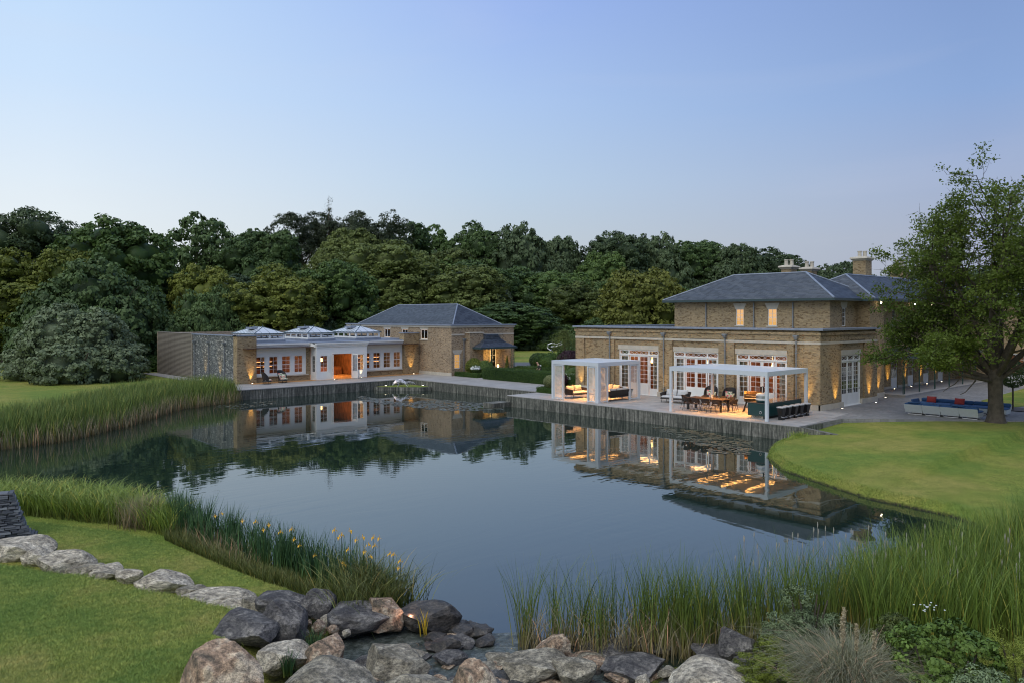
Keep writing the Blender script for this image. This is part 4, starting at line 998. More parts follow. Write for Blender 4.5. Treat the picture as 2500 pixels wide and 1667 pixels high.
mb = MB(); mb.lathe([(.05, 0), (.1, .1), (.1, .3), (.03, .36)], 8, (53.2, 58.9, .6)); mb.tube([(53.2, 58.9, 0), (53.2, 58.9, .6)], .02, 5)
tag(mb.build('porch_lantern', M['lampglow']), 'glowing lantern beside the barn porch door', 'lantern')  # glowing body added for the warm light inside the door glass
point('porch_light', (53.0, 58.9, 1.9), 60, .08, AMBER)

# far house glimpsed above the trees
fh = thing('distant_house', 'pale distant house glimpsed between the left trees', 'house', (*at(560, 165), 8))
mb = MB(); mb.box((-4, -3, -9), (4, 3, 5)); mb.build('wall', simple('pale_render', (.45, .38, .34), .8), fh)
mb = MB(); mb.frustum((0, 0), 8.6, 6.6, 4, .4, 5, 8); mb.build('roof', M['slate'], fh); mb = MB(); mb.box((-.6, -.5, 7), (.6, .5, 10)); mb.build('chimney', M['stone'], fh)
# ---------------------------------------------------------------- PERGOLAS
def pergola(label, x0, x1, y0, y1, zt, screens, strips):
    r = thing('pergola', label, 'pergola', (x0, y0, 0), 0, 'white pergolas on the terrace')
    pw_ = .16
    for (x, y) in ((x0, y0), (x1, y0), (x1, y1), (x0, y1)):
        mb = MB(); sx = 1 if x == x0 else -1; sy = 1 if y == y0 else -1
        mb.box((x, y, 0), (x + sx * pw_, y + sy * pw_, zt - .26)); mb.build('post', M['pergola'], r, world=True)
    mb = MB(); mb.box((x0, y0, zt - .26), (x0 + pw_, y1, zt)); mb.box((x1 - pw_, y0, zt - .26), (x1, y1, zt)); mb.build('beam', M['pergola'], r, world=True)
    mb = MB(); mb.box((x0 + pw_, y0, zt - .26), (x1 - pw_, y0 + pw_, zt)); mb.box((x0 + pw_, y1 - pw_, zt - .26), (x1 - pw_, y1, zt)); mb.build('beam', M['pergola'], r, world=True)
    n = int((x1 - x0 - 2 * pw_) / .2); st = (x1 - x0 - 2 * pw_) / n
    b = MB(); b.box((-st / 2 + .004, -(y1 - y0) / 2 + pw_ + .01, -.02), (st / 2 - .004, (y1 - y0) / 2 - pw_ - .01, .02)); me = b.mesh('roof_louvre'); me.materials.append(M['pergola'])
    for k in range(n):
        o_ = bpy.data.objects.new('roof_louvre', me); COL.objects.link(o_); o_.parent = r; o_.location = (pw_ + (k + .5) * st, (y1 - y0) / 2, zt - .05); o_.rotation_euler = (0, R(-3), 0)
    for (a, b_, y) in strips:
        mb = MB(); mb.box((a, y - .02, zt - .125), (b_, y + .02, zt - .1)); mb.build('light_strip', M['strip'], r, world=True)
        area('strip_light', ((a + b_) / 2, y, zt - .14), b_ - a, .03, 80, (1.0, 0.44, 0.12)).data.spread = R(105)
    for (ax, c0, c1, pos) in screens:    # louvred screens: axis, from, to, position
        fr = Fr((pos, c1, 0), (0, -1, 0), (-1, 0, 0)) if ax == 'y' else Fr((c0, pos, 0), (1, 0, 0), (0, -1, 0)); L = c1 - c0
        mb = MB()
        fr.box(mb, 0, .09, 0.0, zt - .27, -.13, -.01); fr.box(mb, L - .09, L, 0.0, zt - .27, -.13, -.01); fr.box(mb, .09, L - .09, .03, .12, -.1, -.04); fr.box(mb, .09, L - .09, zt - .36, zt - .27, -.1, -.04)
        pnl = mb.build('louvre_screen', M['pergola'], r, world=True)
        hh = zt - .36 - .12; ns_ = 38; sb = MB(); e = fr.u * ((L - .19) / 2)
        q = [-e + fr.n * .022 + Vector((0, 0, -.012)), e + fr.n * .022 + Vector((0, 0, -.012)), e - fr.n * .022 + Vector((0, 0, .012)), -e - fr.n * .022 + Vector((0, 0, .012))]
        sb.add(q + [p_ + Vector((0, 0, .009)) for p_ in q], [(0, 3, 2, 1), (4, 5, 6, 7), (0, 1, 5, 4), (1, 2, 6, 5), (2, 3, 7, 6), (3, 0, 4, 7)]); sm = sb.mesh('louvre_slat'); sm.materials.append(M['pergola_in'])
        for k in range(ns_):
            o_ = bpy.data.objects.new('louvre_slat', sm); COL.objects.link(o_); o_.parent = pnl
            o_.location = fr.p(L / 2, .14 + (k + .5) * hh / ns_, -.07) - parent_loc(pnl)
    return r
pergola('white pergola with louvred corner screens over the sofas', 40.2, 44.7, 34.6, 38.9, 2.68,
        [('y', 37.78, 38.72, 40.2), ('y', 34.78, 35.6, 40.2), ('x', 40.38, 41.25, 34.6), ('x', 43.55, 44.52, 34.6), ('y', 37.78, 38.72, 44.63)], [(41.0, 44.2, 37.9), (41.0, 44.2, 36.2)])
pergola('white open pergola over the dining table and bar', 40.05, 44.7, 22.3, 28.8, 2.72, [], [(41.0, 44.3, 27.4), (41.0, 44.3, 25.8), (41.0, 44.3, 24.2)])

# ---------------------------------------------------------------- FURNITURE
def cushion(mb, x0, x1, y0, y1, z0, z1, puff=.0):
    b = min(.05, (z1 - z0) * .35)
    mb.frustum(((x0 + x1) / 2, (y0 + y1) / 2), x1 - x0 - b * 2, y1 - y0 - b * 2, x1 - x0, y1 - y0, z0, z0 + b); mb.frustum(((x0 + x1) / 2, (y0 + y1) / 2), x1 - x0, y1 - y0, x1 - x0, y1 - y0, z0 + b, z1 - b); mb.frustum(((x0 + x1) / 2, (y0 + y1) / 2), x1 - x0, y1 - y0, x1 - x0 - b * 2, y1 - y0 - b * 2, z1 - b, z1)
def tilted_cushion(w, h, th, mat, parent, loc, rz, tilt, name='cushion'):
    mb = MB(); n = 5; vs = []; fs = []
    for s in (-1, 1):
        for i in range(n + 1):
            for j in range(n + 1):
                u, v = i / n * 2 - 1, j / n * 2 - 1; e = (1 - u ** 4) * (1 - v ** 4)
                k_ = 1 - .07 * (1 - abs(u * v)) * (abs(u) ** 3 + abs(v) ** 3) / 2
                vs.append((u * w / 2 * k_, s * th / 2 * (.15 + .85 * e), (v + 1) * h / 2 * k_))
    N = (n + 1) ** 2
    for i in range(n):
        for j in range(n):
            a = i * (n + 1) + j; fs.append((a, a + n + 1, a + n + 2, a + 1)); fs.append((N + a, N + a + 1, N + a + n + 2, N + a + n + 1))
    for i in range(n):
        for (a, b) in ((i, i + 1), (n * (n + 1) + i + 1, n * (n + 1) + i), ((i + 1) * (n + 1), i * (n + 1)), (i * (n + 1) + n, (i + 1) * (n + 1) + n)): fs.append((a, b, N + b, N + a))
    mb.add(vs, fs); o_ = mb.build(name, mat, parent, smooth=True); o_.location = loc; o_.rotation_euler = (tilt, 0, rz); return o_

def wicker_sofa(label, loc, rz, w, mat_c, backmat, seats=2, group=None):
    """faces -Y locally"""
    r = thing('wicker_sofa', label, 'sofa', (*loc, 0), rz, group); d = .85
    mb = MB(); mb.box((-w/2, -d/2, .24), (w/2, d/2, .32)); mb.build('seat_frame', backmat, r, bevel=.01)
    mb = MB(); mb.add([(-w/2, d/2 - .1, .3), (w/2, d/2 - .1, .3), (w/2, d/2 - .05, .3), (-w/2, d/2 - .05, .3), (-w/2 - .02, d/2 + .08, .74), (w/2 + .02, d/2 + .08, .74), (w/2 + .02, d/2 + .13, .74), (-w/2 - .02, d/2 + .13, .74)], [(0, 3, 2, 1), (4, 5, 6, 7), (0, 1, 5, 4), (1, 2, 6, 5), (2, 3, 7, 6), (3, 0, 4, 7)]); mb.build('backrest', backmat, r)
    for s in (-1, 1):
        mb = MB(); x = s * w / 2; mb.add([(x - s * .05, -d/2 + .1, .3), (x, -d/2 + .1, .3), (x, d/2 - .05, .3), (x - s * .05, d/2 - .05, .3), (x - s * .05 + s * .06, -d/2 + .05, .62), (x + s * .06, -d/2 + .05, .62), (x + s * .06, d/2 + .1, .70), (x - s * .05 + s * .06, d/2 + .1, .70)], [(0, 3, 2, 1), (4, 5, 6, 7), (0, 1, 5, 4), (1, 2, 6, 5), (2, 3, 7, 6), (3, 0, 4, 7)]); mb.build('armrest', backmat, r)
    for x in (-w/2 + .08, w/2 - .08):
        for y in (-d/2 + .08, d/2 - .08):
            mb = MB(); mb.tube([(x, y, .24), (x + (.04 if x > 0 else -.04), y + (.03 if y > 0 else -.03), 0)], .014, 6); mb.build('leg', M['metal_dk'], r)
    sw_ = (w - .12) / seats
    for k in range(seats):
        mb = MB(); x0 = -w/2 + .06 + k * sw_; cushion(mb, x0 + .005, x0 + sw_ - .005, -d/2 + .02, d/2 - .12, .32, .46); mb.build('seat_cushion', mat_c, r, smooth=False)
        tilted_cushion(sw_ - .04, .42, .17, mat_c, r, (x0 + sw_/2, d/2 - .17, .45), 0, R(-14), 'back_cushion')
    return r
wicker_sofa('cream cushioned wicker sofa at the left side of the screened pergola', (42.0, 38.1), 0, 1.7, M['cream'], M['brownwick'])
wicker_sofa('long wicker sofa under the screened pergola with its dark back to the open terrace', (42.8, 35.2), R(180), 2.3, M['cream'], M['black'], 3)
wicker_sofa('cream cushioned wicker sofa along the house side of the screened pergola', (44.1, 36.9), R(-90), 1.5, M['cream'], M['brownwick'])
wicker_sofa('brown wicker loveseat with pale grey cushions between the two pergolas', (44.3, 31.4), R(-82), 1.75, M['greycush'], M['brownwick'])
def low_table(label, x, y, r0, h, top, round_=True):
    r = thing('coffee_table', label, 'table', (x, y, 0))
    mb = MB()
    if round_: mb.lathe([(r0 - .01, 0), (r0, .008), (r0, .022), (r0 - .01, .03)], 28, (0, 0, h - .03))
    else: mb.box((-r0, -r0 * .6, h - .03), (r0, r0 * .6, h))
    mb.build('table_top', top, r)
    for k in range(4):
        a = k * math.pi / 2 + .7; mb = MB(); mb.tube([(r0 * .75 * math.cos(a), r0 * .75 * math.sin(a), h - .03), (r0 * .85 * math.cos(a), r0 * .85 * math.sin(a), 0)], .012, 6); mb.build('leg', M['metal_dk'], r)
low_table('taller round dark side table beside the left pergola sofa', 43.2, 37.2, .42, .56, M['tabletop'])
low_table('low round dark coffee table in the middle of the screened pergola', 42.1, 36.6, .45, .38, M['tabletop'])
# dining table
r = thing('dining_table', 'long dark slatted dining table under the open pergola', 'table', (42.25, 27.5, 0))
b = MB(); b.box((-.045, -1.25, -.02), (.045, 1.25, .02)); me = b.mesh('table_slat'); me.materials.append(M['tabletop'])
for k in range(10):
    o_ = bpy.data.objects.new('table_slat', me); COL.objects.link(o_); o_.parent = r; o_.location = (-.45 + k * .1, 0, .73)
mb = MB(); mb.box((-.46, -1.2, .66), (.46, 1.2, .708)); mb.build('table_frame', M['metal_dk'], r)
for x in (-.42, .42):
    for y in (-1.15, 1.15):
        mb = MB(); mb.box((x - .05, y - .05, 0), (x + .05, y + .05, .66)); mb.build('leg', M['metal_dk'], r)
v_ = thing('flower_vase', 'small vase of mixed flowers on the dining table', 'vase', (42.35, 27.3, .75)); mb = MB(); mb.lathe([(.05, 0), (.08, .06), (.06, .16), (.07, .2)], 12); mb.build('vase', M['white'], v_)

def dining_chair():
    r = thing('dining_chair', 'x', 'chair')
    mb = MB(); cushion(mb, -.22, .22, -.21, .2, .43, .47); mb.build('seat', M['brownwick'], r)
    n = 10; vs = []; fs = []
    for i in range(n + 1):
        a = R(-115 + 230 * i / n); x, y = .25 * math.sin(a), .24 * math.cos(a); hh = .32 * (1 - (abs(i - n/2) / (n/2)) ** 2.2 * .6)
        lo = .50 + .07 * math.cos(a) * 1
        vs += [(x * .93, y * .93, lo), (x * 1.08, y * 1.08 + .03, .50 + hh), (x * 1.03, y * 1.03 + .05, .50 + hh), (x * .88, y * .88, lo)]
    for i in range(n):
        for k in range(4): fs.append((i * 4 + k, i * 4 + (k + 1) % 4, i * 4 + 4 + (k + 1) % 4, i * 4 + 4 + k))
    fs += [(0, 3, 2, 1), (n * 4, n * 4 + 1, n * 4 + 2, n * 4 + 3)]
    for x in (-.2, .2): pass
    mb = MB(); mb.add(vs, fs); mb.box((-.24, .02, .44), (-.2, .12, .56)); mb.box((.2, .02, .44), (.24, .12, .56)); mb.build('backrest', M['brownwick'], r)
    for x in (-1, 1):
        for y in (-1, 1):
            mb = MB(); mb.tube([(x * .17, y * .15, .43), (x * .25, y * .24, 0)], .011, 6); mb.build('leg', M['metal_dk'], r)
    return r
dc = dining_chair(); first = True
spots = [(41.35, 28.35, 90, 'dark shell dining chair on the pond side, nearest the left pergola post'), (41.3, 27.75, 92, 'second dark dining chair from the left on the pond side of the table'),
         (41.35, 27.1, 88, 'third dark dining chair from the left on the pond side of the table'), (41.4, 26.4, 84, 'dark dining chair at the bar end of the pond side'),
         (43.15, 28.35, -90, 'left dark dining chair on the house side of the table'), (43.15, 27.7, -88, 'second dark dining chair from the left on the house side'),
         (43.15, 27.05, -92, 'third dark dining chair from the left on the house side'), (43.1, 26.45, -90, 'dark dining chair at the bar end of the house side'),
         (42.2, 29.1, 5, 'dark dining chair at the left head of the table'), (42.4, 25.85, 178, 'dark dining chair at the head of the table facing the loveseat')]
for (x, y, a, lab) in spots:
    c = dc if first else copy_tree(dc); first = False
    c.location = (x, y, 0); c.rotation_euler = (0, 0, R(a)); c['label'] = lab; c['group'] = 'dark dining chairs round the long table'

def lounge_chair(label, loc, rz, shell, group, pink=False):
    r = thing('lounge_chair', label, 'armchair', (*loc, 0), rz, group)
    n = 12; vs = []; fs = []
    for i in range(n + 1):
        a = R(-100 + 200 * i / n); f = 1 - (abs(i - n/2) / (n/2)) ** 3
        x, y = .42 * math.sin(a), .36 * math.cos(a); top = .55 + .55 * f
        vs += [(x * .85, y * .85, .25), (x * 1.1, y * 1.1 + .10 * f, top), (x * 1.05, y * 1.05 + .10 * f, top), (x * .8, y * .8, .25)]
    for i in range(n):
        for k in range(4): fs.append((i * 4 + k, i * 4 + (k + 1) % 4, i * 4 + 4 + (k + 1) % 4, i * 4 + 4 + k))
    fs += [(0, 3, 2, 1), (n * 4, n * 4 + 1, n * 4 + 2, n * 4 + 3)]
    mb = MB(); mb.add(vs, fs); mb.build('backrest', shell, r)
    mb = MB(); mb.lathe([(.38, .2), (.40, .24), (.38, .28)], 18); mb.build('seat_frame', shell, r)
    mb = MB(); cushion(mb, -.3, .3, -.36, .2, .28, .42); mb.build('seat_cushion', M['floral'] if pink else M['cream'], r)
    tilted_cushion(.46, .44, .15, M['floral'], r, (-.08, .12, .42), 0, R(-16), 'patterned_cushion')
    tilted_cushion(.34, .34, .13, M['floral'], r, (.17, -.02, .42), R(-14), R(-20), 'patterned_cushion')
    for a in (45, 135, 225, 315):
        mb = MB(); mb.tube([(.3 * math.cos(R(a)), .3 * math.sin(R(a)), .22), (.34 * math.cos(R(a)), .34 * math.sin(R(a)), 0)], .014, 6); mb.build('leg', M['metal_dk'], r)
    mb = MB(); mb.tube([(.34 * math.cos(R(a)), .34 * math.sin(R(a)), .03) for a in range(0, 361, 30)], .012, 5); mb.build('base_ring', M['metal_dk'], r)
    return r
lounge_chair('left high backed black chair with floral cushions against the house wall', (46.0, 29.75), R(-70), M['black'], 'high backed black chairs against the house')
lounge_chair('right high backed black chair with floral cushions, nearest the grill', (45.9, 28.3), R(-75), M['black'], 'high backed black chairs against the house')
lounge_chair('black lounge chair seen side on with pink cushion, left one before the pavilion', (31.0, 63.6), R(80), M['black'], 'lounge chairs before the pavilion windows', True)
lounge_chair('black lounge chair with floral back cushion facing the pond before the pavilion', (32.6, 63.9), R(15), M['black'], 'lounge chairs before the pavilion windows', True)

# bar, oven, grill
r = thing('bar_counter', 'dark teal outdoor bar with polished stone top', 'bar', (40.8, 22.8, 0))
mb = MB(); mb.box((40.95, 22.95, 0), (44.7, 23.8, .16)); mb.build('plinth', M['metal_dk'], r, world=True)
mb = MB(); mb.box((40.8, 22.8, .16), (44.9, 23.95, .86)); mb.build('cabinet', M['teal'], r, world=True, bevel=.008)
mb = MB(); mb.box((40.78, 22.78, .862), (44.92, 23.97, .90)); mb.build('counter_top', M['counter'], r, world=True, bevel=.005)
for y in (23.1, 23.45): pass
mb = MB(); mb.tube([(40.79, 23.15 + .07 * math.cos(q * math.pi / 8), .36 + .07 * math.sin(q * math.pi / 8)) for q in range(17)], .012, 5); mb.build('ring_badge', M['metal'], r, world=True)
mb = MB(); mb.box((40.9, 23.05, .015), (40.948, 23.75, .155)); sg = mb.build('name_plate', M['stone'], r, world=True)
fc = bpy.data.curves.new('lettering', 'FONT'); fc.body = 'URBAN'; fc.size = .15; fc.extrude = .004; fc.align_x = 'CENTER'
fo = bpy.data.objects.new('lettering', fc); COL.objects.link(fo); fo.parent = r; fo.location = Vector((40.893, 23.4, .035)) - Vector(r.location); fo.rotation_euler = (R(90), 0, R(-90)); fc.materials.append(M['metal_dk']); bpy.context.view_layer.update(); lm = bpy.data.meshes.new_from_object(fo); lo_ = bpy.data.objects.new('name_lettering', lm); COL.objects.link(lo_); lo_.parent = r; lo_.location = fo.location; lo_.rotation_euler = fo.rotation_euler; bpy.data.objects.remove(fo)
ov = thing('pizza_oven', 'white domed pizza oven with steel band standing on the bar', 'oven', (41.25, 23.3, .9))
mb = MB(); mb.lathe([(.3, 0), (.33, .05), (.33, .12)], 24); mb.build('oven_base', M['teal'], ov)
mb = MB(); mb.lathe([(.34, .12), (.36, .14), (.36, .2), (.34, .22)], 24); mb.build('oven_ring', M['white'], ov)
mb = MB(); mb.lathe([(.33, .22), (.33, .36)], 24); mb.build('steel_band', M['metal'], ov)
mb = MB(); mb.lathe([(.33, .36), (.35, .38), (.34, .44), (.28, .5), (.15, .53), (.03, .54)], 24); mb.build('dome', M['white'], ov, smooth=True)
mb = MB(); mb.tube([(.22, .05, .5), (.22, .05, .85)], .035, 10); mb.tube([(.22, .05, .85), (.22, .05, .88)], .06, 10); mb.build('chimney', M['metal_dk'], ov)
gr = thing('pellet_grill', 'black and copper barrel grill on splayed legs beside the bar', 'grill', (43.4, 25.1, 0), R(-68))
prof = [(-.26, 0), (-.26, .12), (-.22, .26), (-.12, .36), (0, .40), (.12, .36), (.22, .26), (.26, .12), (.26, 0)]
def barrel(prof, x0, x1, z):
    mb = MB(); n = len(prof); vs = [(x0, a, z + b) for a, b in prof] + [(x1, a, z + b) for a, b in prof]
    return mb.add(vs, [(i, (i + 1) % n, (i + 1) % n + n, i + n) for i in range(n)] + [tuple(range(n - 1, -1, -1)), tuple(range(n, 2 * n))])
barrel(prof, -.5, .5, .86).build('lid', simple('bronze_lid', (.12, .07, .03), .3, .7), gr, smooth=False)
barrel([(a, -b * .6) for a, b in prof][::-1], -.5, .5, .85).build('firebox', M['metal_dk'], gr)
mb = MB(); mb.tube([(-.36, -.3, 1.0), (.36, -.3, 1.0)], .015, 6); mb.build('handle', M['metal'], gr)
mb = MB(); mb.box((-.56, -.45, .84), (.56, -.27, .87)); mb.build('front_shelf', M['stone'], gr)
mb = MB(); mb.box((.52, -.25, .6), (.85, .25, .95)); mb.build('hopper', M['metal_dk'], gr)
mb = MB(); mb.tube([(.3, .2, 1.1), (.42, .25, 1.2), (.42, .25, 1.5)], .05, 8); mb.tube([(.42, .25, 1.5), (.42, .25, 1.53)], .08, 8); mb.build('chimney', M['metal_dk'], gr)
for x in (-1, 1):
    for y in (-1, 1):
        mb = MB(); mb.tube([(x * .36, y * .15, .7), (x * .56, y * .26, .06)], .03, 6); mb.lathe([(.05, 0), (.05, .05)], 10, (x * .56, y * .26, 0)); mb.build('leg', M['metal_dk'], gr)
mb = MB(); mb.box((-.5, -.2, .28), (.5, .2, .31)); mb.build('lower_shelf', M['metal_dk'], gr)
def bar_stool():
    r = thing('bar_stool', 'x', 'stool')
    mb = MB(); mb.frustum((0, 0), .36, .36, .40, .40, .66, .70); mb.frustum((0, 0), .40, .40, .36, .36, .70, .735); mb.build('seat', M['greycush'], r)
    mb = MB(); mb.frustum((0, 0), .24, .24, .38, .38, .2, .655); mb.build('shell', M['metal_dk'], r)
    mb = MB(); mb.box((-.13, -.13, 0), (.13, .13, .19)); mb.build('pedestal', M['metal_dk'], r)
    mb = MB(); mb.tube([(-.22, -.1, .2), (-.22, -.26, .17), (.22, -.26, .17), (.22, -.1, .2)], .014, 6); mb.build('footrest', M['metal'], r)
    return r
bs = bar_stool(); LB = ['bar stool nearest the pond', 'second bar stool from the pond', 'middle bar stool of the five', 'fourth bar stool from the pond', 'bar stool nearest the house corner']
for k in range(5):
    c = bs if k == 0 else copy_tree(bs); c.location = (41.3 + k * .72, 22.15 + .03 * (k % 2), 0); c.rotation_euler = (0, 0, R(random.uniform(-6, 6))); c['label'] = 'tapered dark ' + LB[k] + ' with pale seat'; c['group'] = 'dark bar stools with pale seats'

# white and blue outdoor sofa
def sofa_unit(label, loc, rz, n, group):
    r = thing('outdoor_sofa', label, 'sofa', (*loc, 0), rz, group)      # faces +X locally, runs along Y
    for k in range(n):
        y0 = k * .98
        mb = MB(); mb.add([(0, y0 + .02, .12), (.85, y0 + .02, .12), (.85, y0 + .95, .12), (0, y0 + .95, .12), (-.12, y0, .36), (.9, y0, .36), (.9, y0 + .97, .36), (-.12, y0 + .97, .36)], [(0, 3, 2, 1), (4, 5, 6, 7), (0, 1, 5, 4), (1, 2, 6, 5), (2, 3, 7, 6), (3, 0, 4, 7)])
        mb.add([(-.12, y0, .36), (-.06, y0, .36), (-.06, y0 + .97, .36), (-.12, y0 + .97, .36), (-.24, y0, .60), (-.16, y0, .60), (-.16, y0 + .97, .60), (-.24, y0 + .97, .60)], [(0, 3, 2, 1), (4, 5, 6, 7), (0, 1, 5, 4), (1, 2, 6, 5), (2, 3, 7, 6), (3, 0, 4, 7)]); mb.build('shell', M['sofawhite'], r)
        mb = MB(); cushion(mb, .06, .9, y0 + .01, y0 + .96, .36, .47); mb.build('seat_cushion', M['blue2'], r)
        mb = MB(); cushion(mb, -.16, .10, y0 + .01, y0 + .96, .46, .68); mb.build('back_cushion', M['blue'], r)
        mb = MB(); mb.tube([(.1, y0 + .1, .12), (.1, y0 + .1, .02), (.1, y0 + .85, .02), (.1, y0 + .85, .12)], .018, 6); mb.tube([(.75, y0 + .1, .12), (.75, y0 + .1, .02), (.75, y0 + .85, .02), (.75, y0 + .85, .12)], .018, 6); mb.build('skid_leg', M['white'], r)
    return r
s1 = sofa_unit('long white shelled sofa with blue cushions, its back to the lawn', (49.2, 14.6), R(0), 4, 'white and blue outdoor sofas')
s2 = sofa_unit('long blue cushioned sofa facing the lawn, partly behind the tree trunk', (52.9, 18.9), R(180), 5, 'white and blue outdoor sofas')
mb = MB(); mb.add([(51.9, 18.95, .1), (52.9, 18.95, .1), (52.9, 19.0, .1), (51.9, 19.0, .1), (51.85, 19.1, .62), (53.0, 19.1, .62), (53.0, 19.18, .62), (51.85, 19.18, .62)], [(0, 3, 2, 1), (4, 5, 6, 7), (0, 1, 5, 4), (1, 2, 6, 5), (2, 3, 7, 6), (3, 0, 4, 7)])
e_ = mb.build('end_panel', M['blue2']); e_.parent = s2; e_.matrix_parent_inverse = Matrix.Translation((-0, 0, 0)); e_.matrix_parent_inverse = (Matrix.Translation(s2.location) @ Matrix.Rotation(math.pi, 4, 'Z')).inverted()
for (x, y, lab) in ((52.45, 18.2, 'red scatter cushion at the left end of the blue sofa'), (52.4, 16.6, 'red scatter cushion in the middle of the blue sofa')):
    c = tilted_cushion(.55, .4, .16, M['red'], None, (x, y, .45), R(90), R(18), 'scatter_cushion'); tag(c, lab, 'cushion', 'red scatter cushions')
for k, (x, y, lab) in enumerate(((49.08, 18.0, 'dark flat cushion lying on the left end of the near sofa back'), (49.08, 15.6, 'dark flat cushion lying near the right end of the near sofa back'))):
    mb = MB(); cushion(mb, x - .12, x + .3, y - .3, y + .3, .685, .74); tag(mb.build('flat_cushion', M['blue'], None), lab, 'cushion', 'dark flat cushions on the near sofa')

# sculpture of two long legged wire animals lying on the plinth
m_w = simple('pale_wire', (.42, .42, .46), .5, .1, var=.9, scale=9)
sc = thing('wire_sculpture', 'silvery wire sculpture of a crouching long limbed figure on the pond plinth', 'sculpture', (41.35, 58.5, -.47), R(-58))
mb = MB(); mb.tube([(-.95, 0, .05), (-.8, .05, .22), (-.5, 0, .42), (-.1, 0, .46), (.25, 0, .3), (.4, -.05, .2)], [.05, .13, .2, .2, .14, .08], 9); mb.build('body', m_w, sc)
mb = MB()
for (a, b, c_) in (((-.5, .1, .35), (-.35, .3, .2), (-.5, .35, 0)), ((-.5, -.1, .35), (-.2, -.25, .2), (-.3, -.35, 0)), ((.15, .1, .3), (.35, .25, .35), (.5, .3, 0)), ((.1, -.1, .3), (.3, -.25, .35), (.62, -.3, .0))): mb.tube([a, b, c_], [.045, .035, .02], 6)
mb.build('limb', m_w, sc)
mb = MB()
for k in range(9):
    x0 = .35 + k * .1; mb.tube([(x0, -.1, .32 + .04 * math.sin(k)), (x0 + .07, 0, .42 - .02 * k), (x0 + .03, .14, .30 - .015 * k)], .014, 5)
mb.tube([(.3, 0, .36), (.7, 0, .43), (1.1, -.05, .36), (1.3, -.1, .2)], [.03, .025, .02, .015], 6); mb.build('ribs', m_w, sc)
def uplight(x, y, z, lab, power, target, ang=44, col=AMBER, r_=.055):
    t_ = thing('garden_spotlight', lab, 'spotlight', (x, y, z), 0, 'small ground spotlights')
    mb = MB(); mb.lathe([(r_ * .8, 0), (r_, .02), (r_, .05)], 10); mb.build('housing', M['metal_dk'], t_)
    mb = MB(); mb.lathe([(r_ * .8, .05), (r_ * .8, .056)], 10); mb.build('lens', M['bulb'], t_)
    tx = Vector(target); ps = Vector((x, y, z + .09)); flat_ = Vector((tx.x - x, tx.y - y, 0)); ps = ps + flat_ * .35
    spot('uplight', ps, Vector((tx.x, tx.y, z + 1.6)), power * 2.4, ang, col, 1.0)
# pavilion side
uplight(28.55, 71.6, .02, 'spotlight washing the left part of the rubble wall', 60, (28.9, 71.6, 2.4))
uplight(28.55, 68.4, .02, 'spotlight washing the right part of the rubble wall', 60, (28.9, 68.4, 2.4))
uplight(30.2, 64.65, 0, 'spotlight at the foot of the left brick pier', 85, (30.2, 65.0, 2.5), col=(1, .6, .17))
uplight(37.7, 63.9, 0, 'spotlight left of the pavilion doors', 22, (37.4, 64.15, 2.6), 50, (1, .74, .42))
uplight(40.55, 63.9, 0, 'spotlight right of the pavilion doors', 22, (40.7, 64.15, 2.6), 50, (1, .74, .42))
uplight(46.9, 64.4, 0, 'spotlight at the foot of the right brick pier', 80, (46.9, 64.9, 2.5), col=(1, .6, .17))
uplight(40.2, 59.4, -.45, 'white spotlight left of the wire sculpture', 10, (41.3, 58.6, .2), 90, (1, .8, .75), .08)
uplight(42.75, 57.3, -.45, 'white spotlight right of the wire sculpture', 6, (41.5, 58.4, .1), 90, (.9, .9, 1), .06)
uplight(50.3, 59.3, 0, 'spotlight beside the barn buttress', 60, (50.9, 59.7, 2.2), col=(1, .6, .17))
uplight(52.0, 59.3, 0, 'spotlight left of the porch door', 45, (52.0, 59.8, 2.4), col=(1, .6, .17))
uplight(55.3, 59.3, 0, 'spotlight right of the porch door', 60, (55.3, 59.8, 2.4), col=(1, .6, .17))
# main house
uplight(46.45, 42.2, 0, 'spotlight at the far left corner of the brick house', 70, (46.9, 42.1, 2.5), col=(1, .62, .16))
uplight(46.35, 33.9, 0, 'spotlight on the wall between the left and middle french windows', 26, (46.8, 34.2, 2.5), col=(1, .62, .2))
uplight(46.35, 23.5, 0, 'spotlight on the front of the right house corner', 75, (46.85, 23.4, 2.6), col=(1, .6, .15))
uplight(48.9, 22.15, 0, 'spotlight on the side wall left of the tall side doors', 85, (48.9, 22.58, 2.6), col=(1, .6, .13))
uplight(53.9, 22.15, 0, 'spotlight on the side wall right of the tall side doors', 85, (53.9, 22.58, 2.8), col=(1, .6, .13))
uplight(57.6, 23.0, 0, 'spotlight just before the veranda', 70, (57.6, 23.45, 2.8), col=(1, .6, .13))
for k in range(5):
    uplight(59.2 + 3.3 * k, 24.3, .21, ['first', 'second', 'third', 'fourth', 'fifth'][k] + ' spotlight from the left under the veranda', 80, (59.2 + 3.3 * k, 24.75, 3.0), col=(1, .6, .13))
for k, x in enumerate((57.3, 60.4, 67.0, 70.6)):
    spot('eaves_light', (x, 23.15 if x < 58 else 24.4, 6.7), (x, 23.5 if x < 58 else 24.8, 4.6), 30, 70, (1, .55, .08))
    mb = MB(); mb.lathe([(.05, -.1), (.06, 0)], 8, (x, 23.18 if x < 58 else 24.45, 6.72)); o_ = mb.build('eaves_spotlight', M['bulb'], house, world=True)
# warm lamp glowing through the trees, left
# rock light
# topiary standard in a pot
def sphere_leafpts(n, r, c, rng): 
    d = rng.normal(size=(n, 3)); d /= np.linalg.norm(d, axis=1)[:, None]; return np.array(c) + d * r * (1 - .18 * rng.random((n, 1)) ** 1.5), d

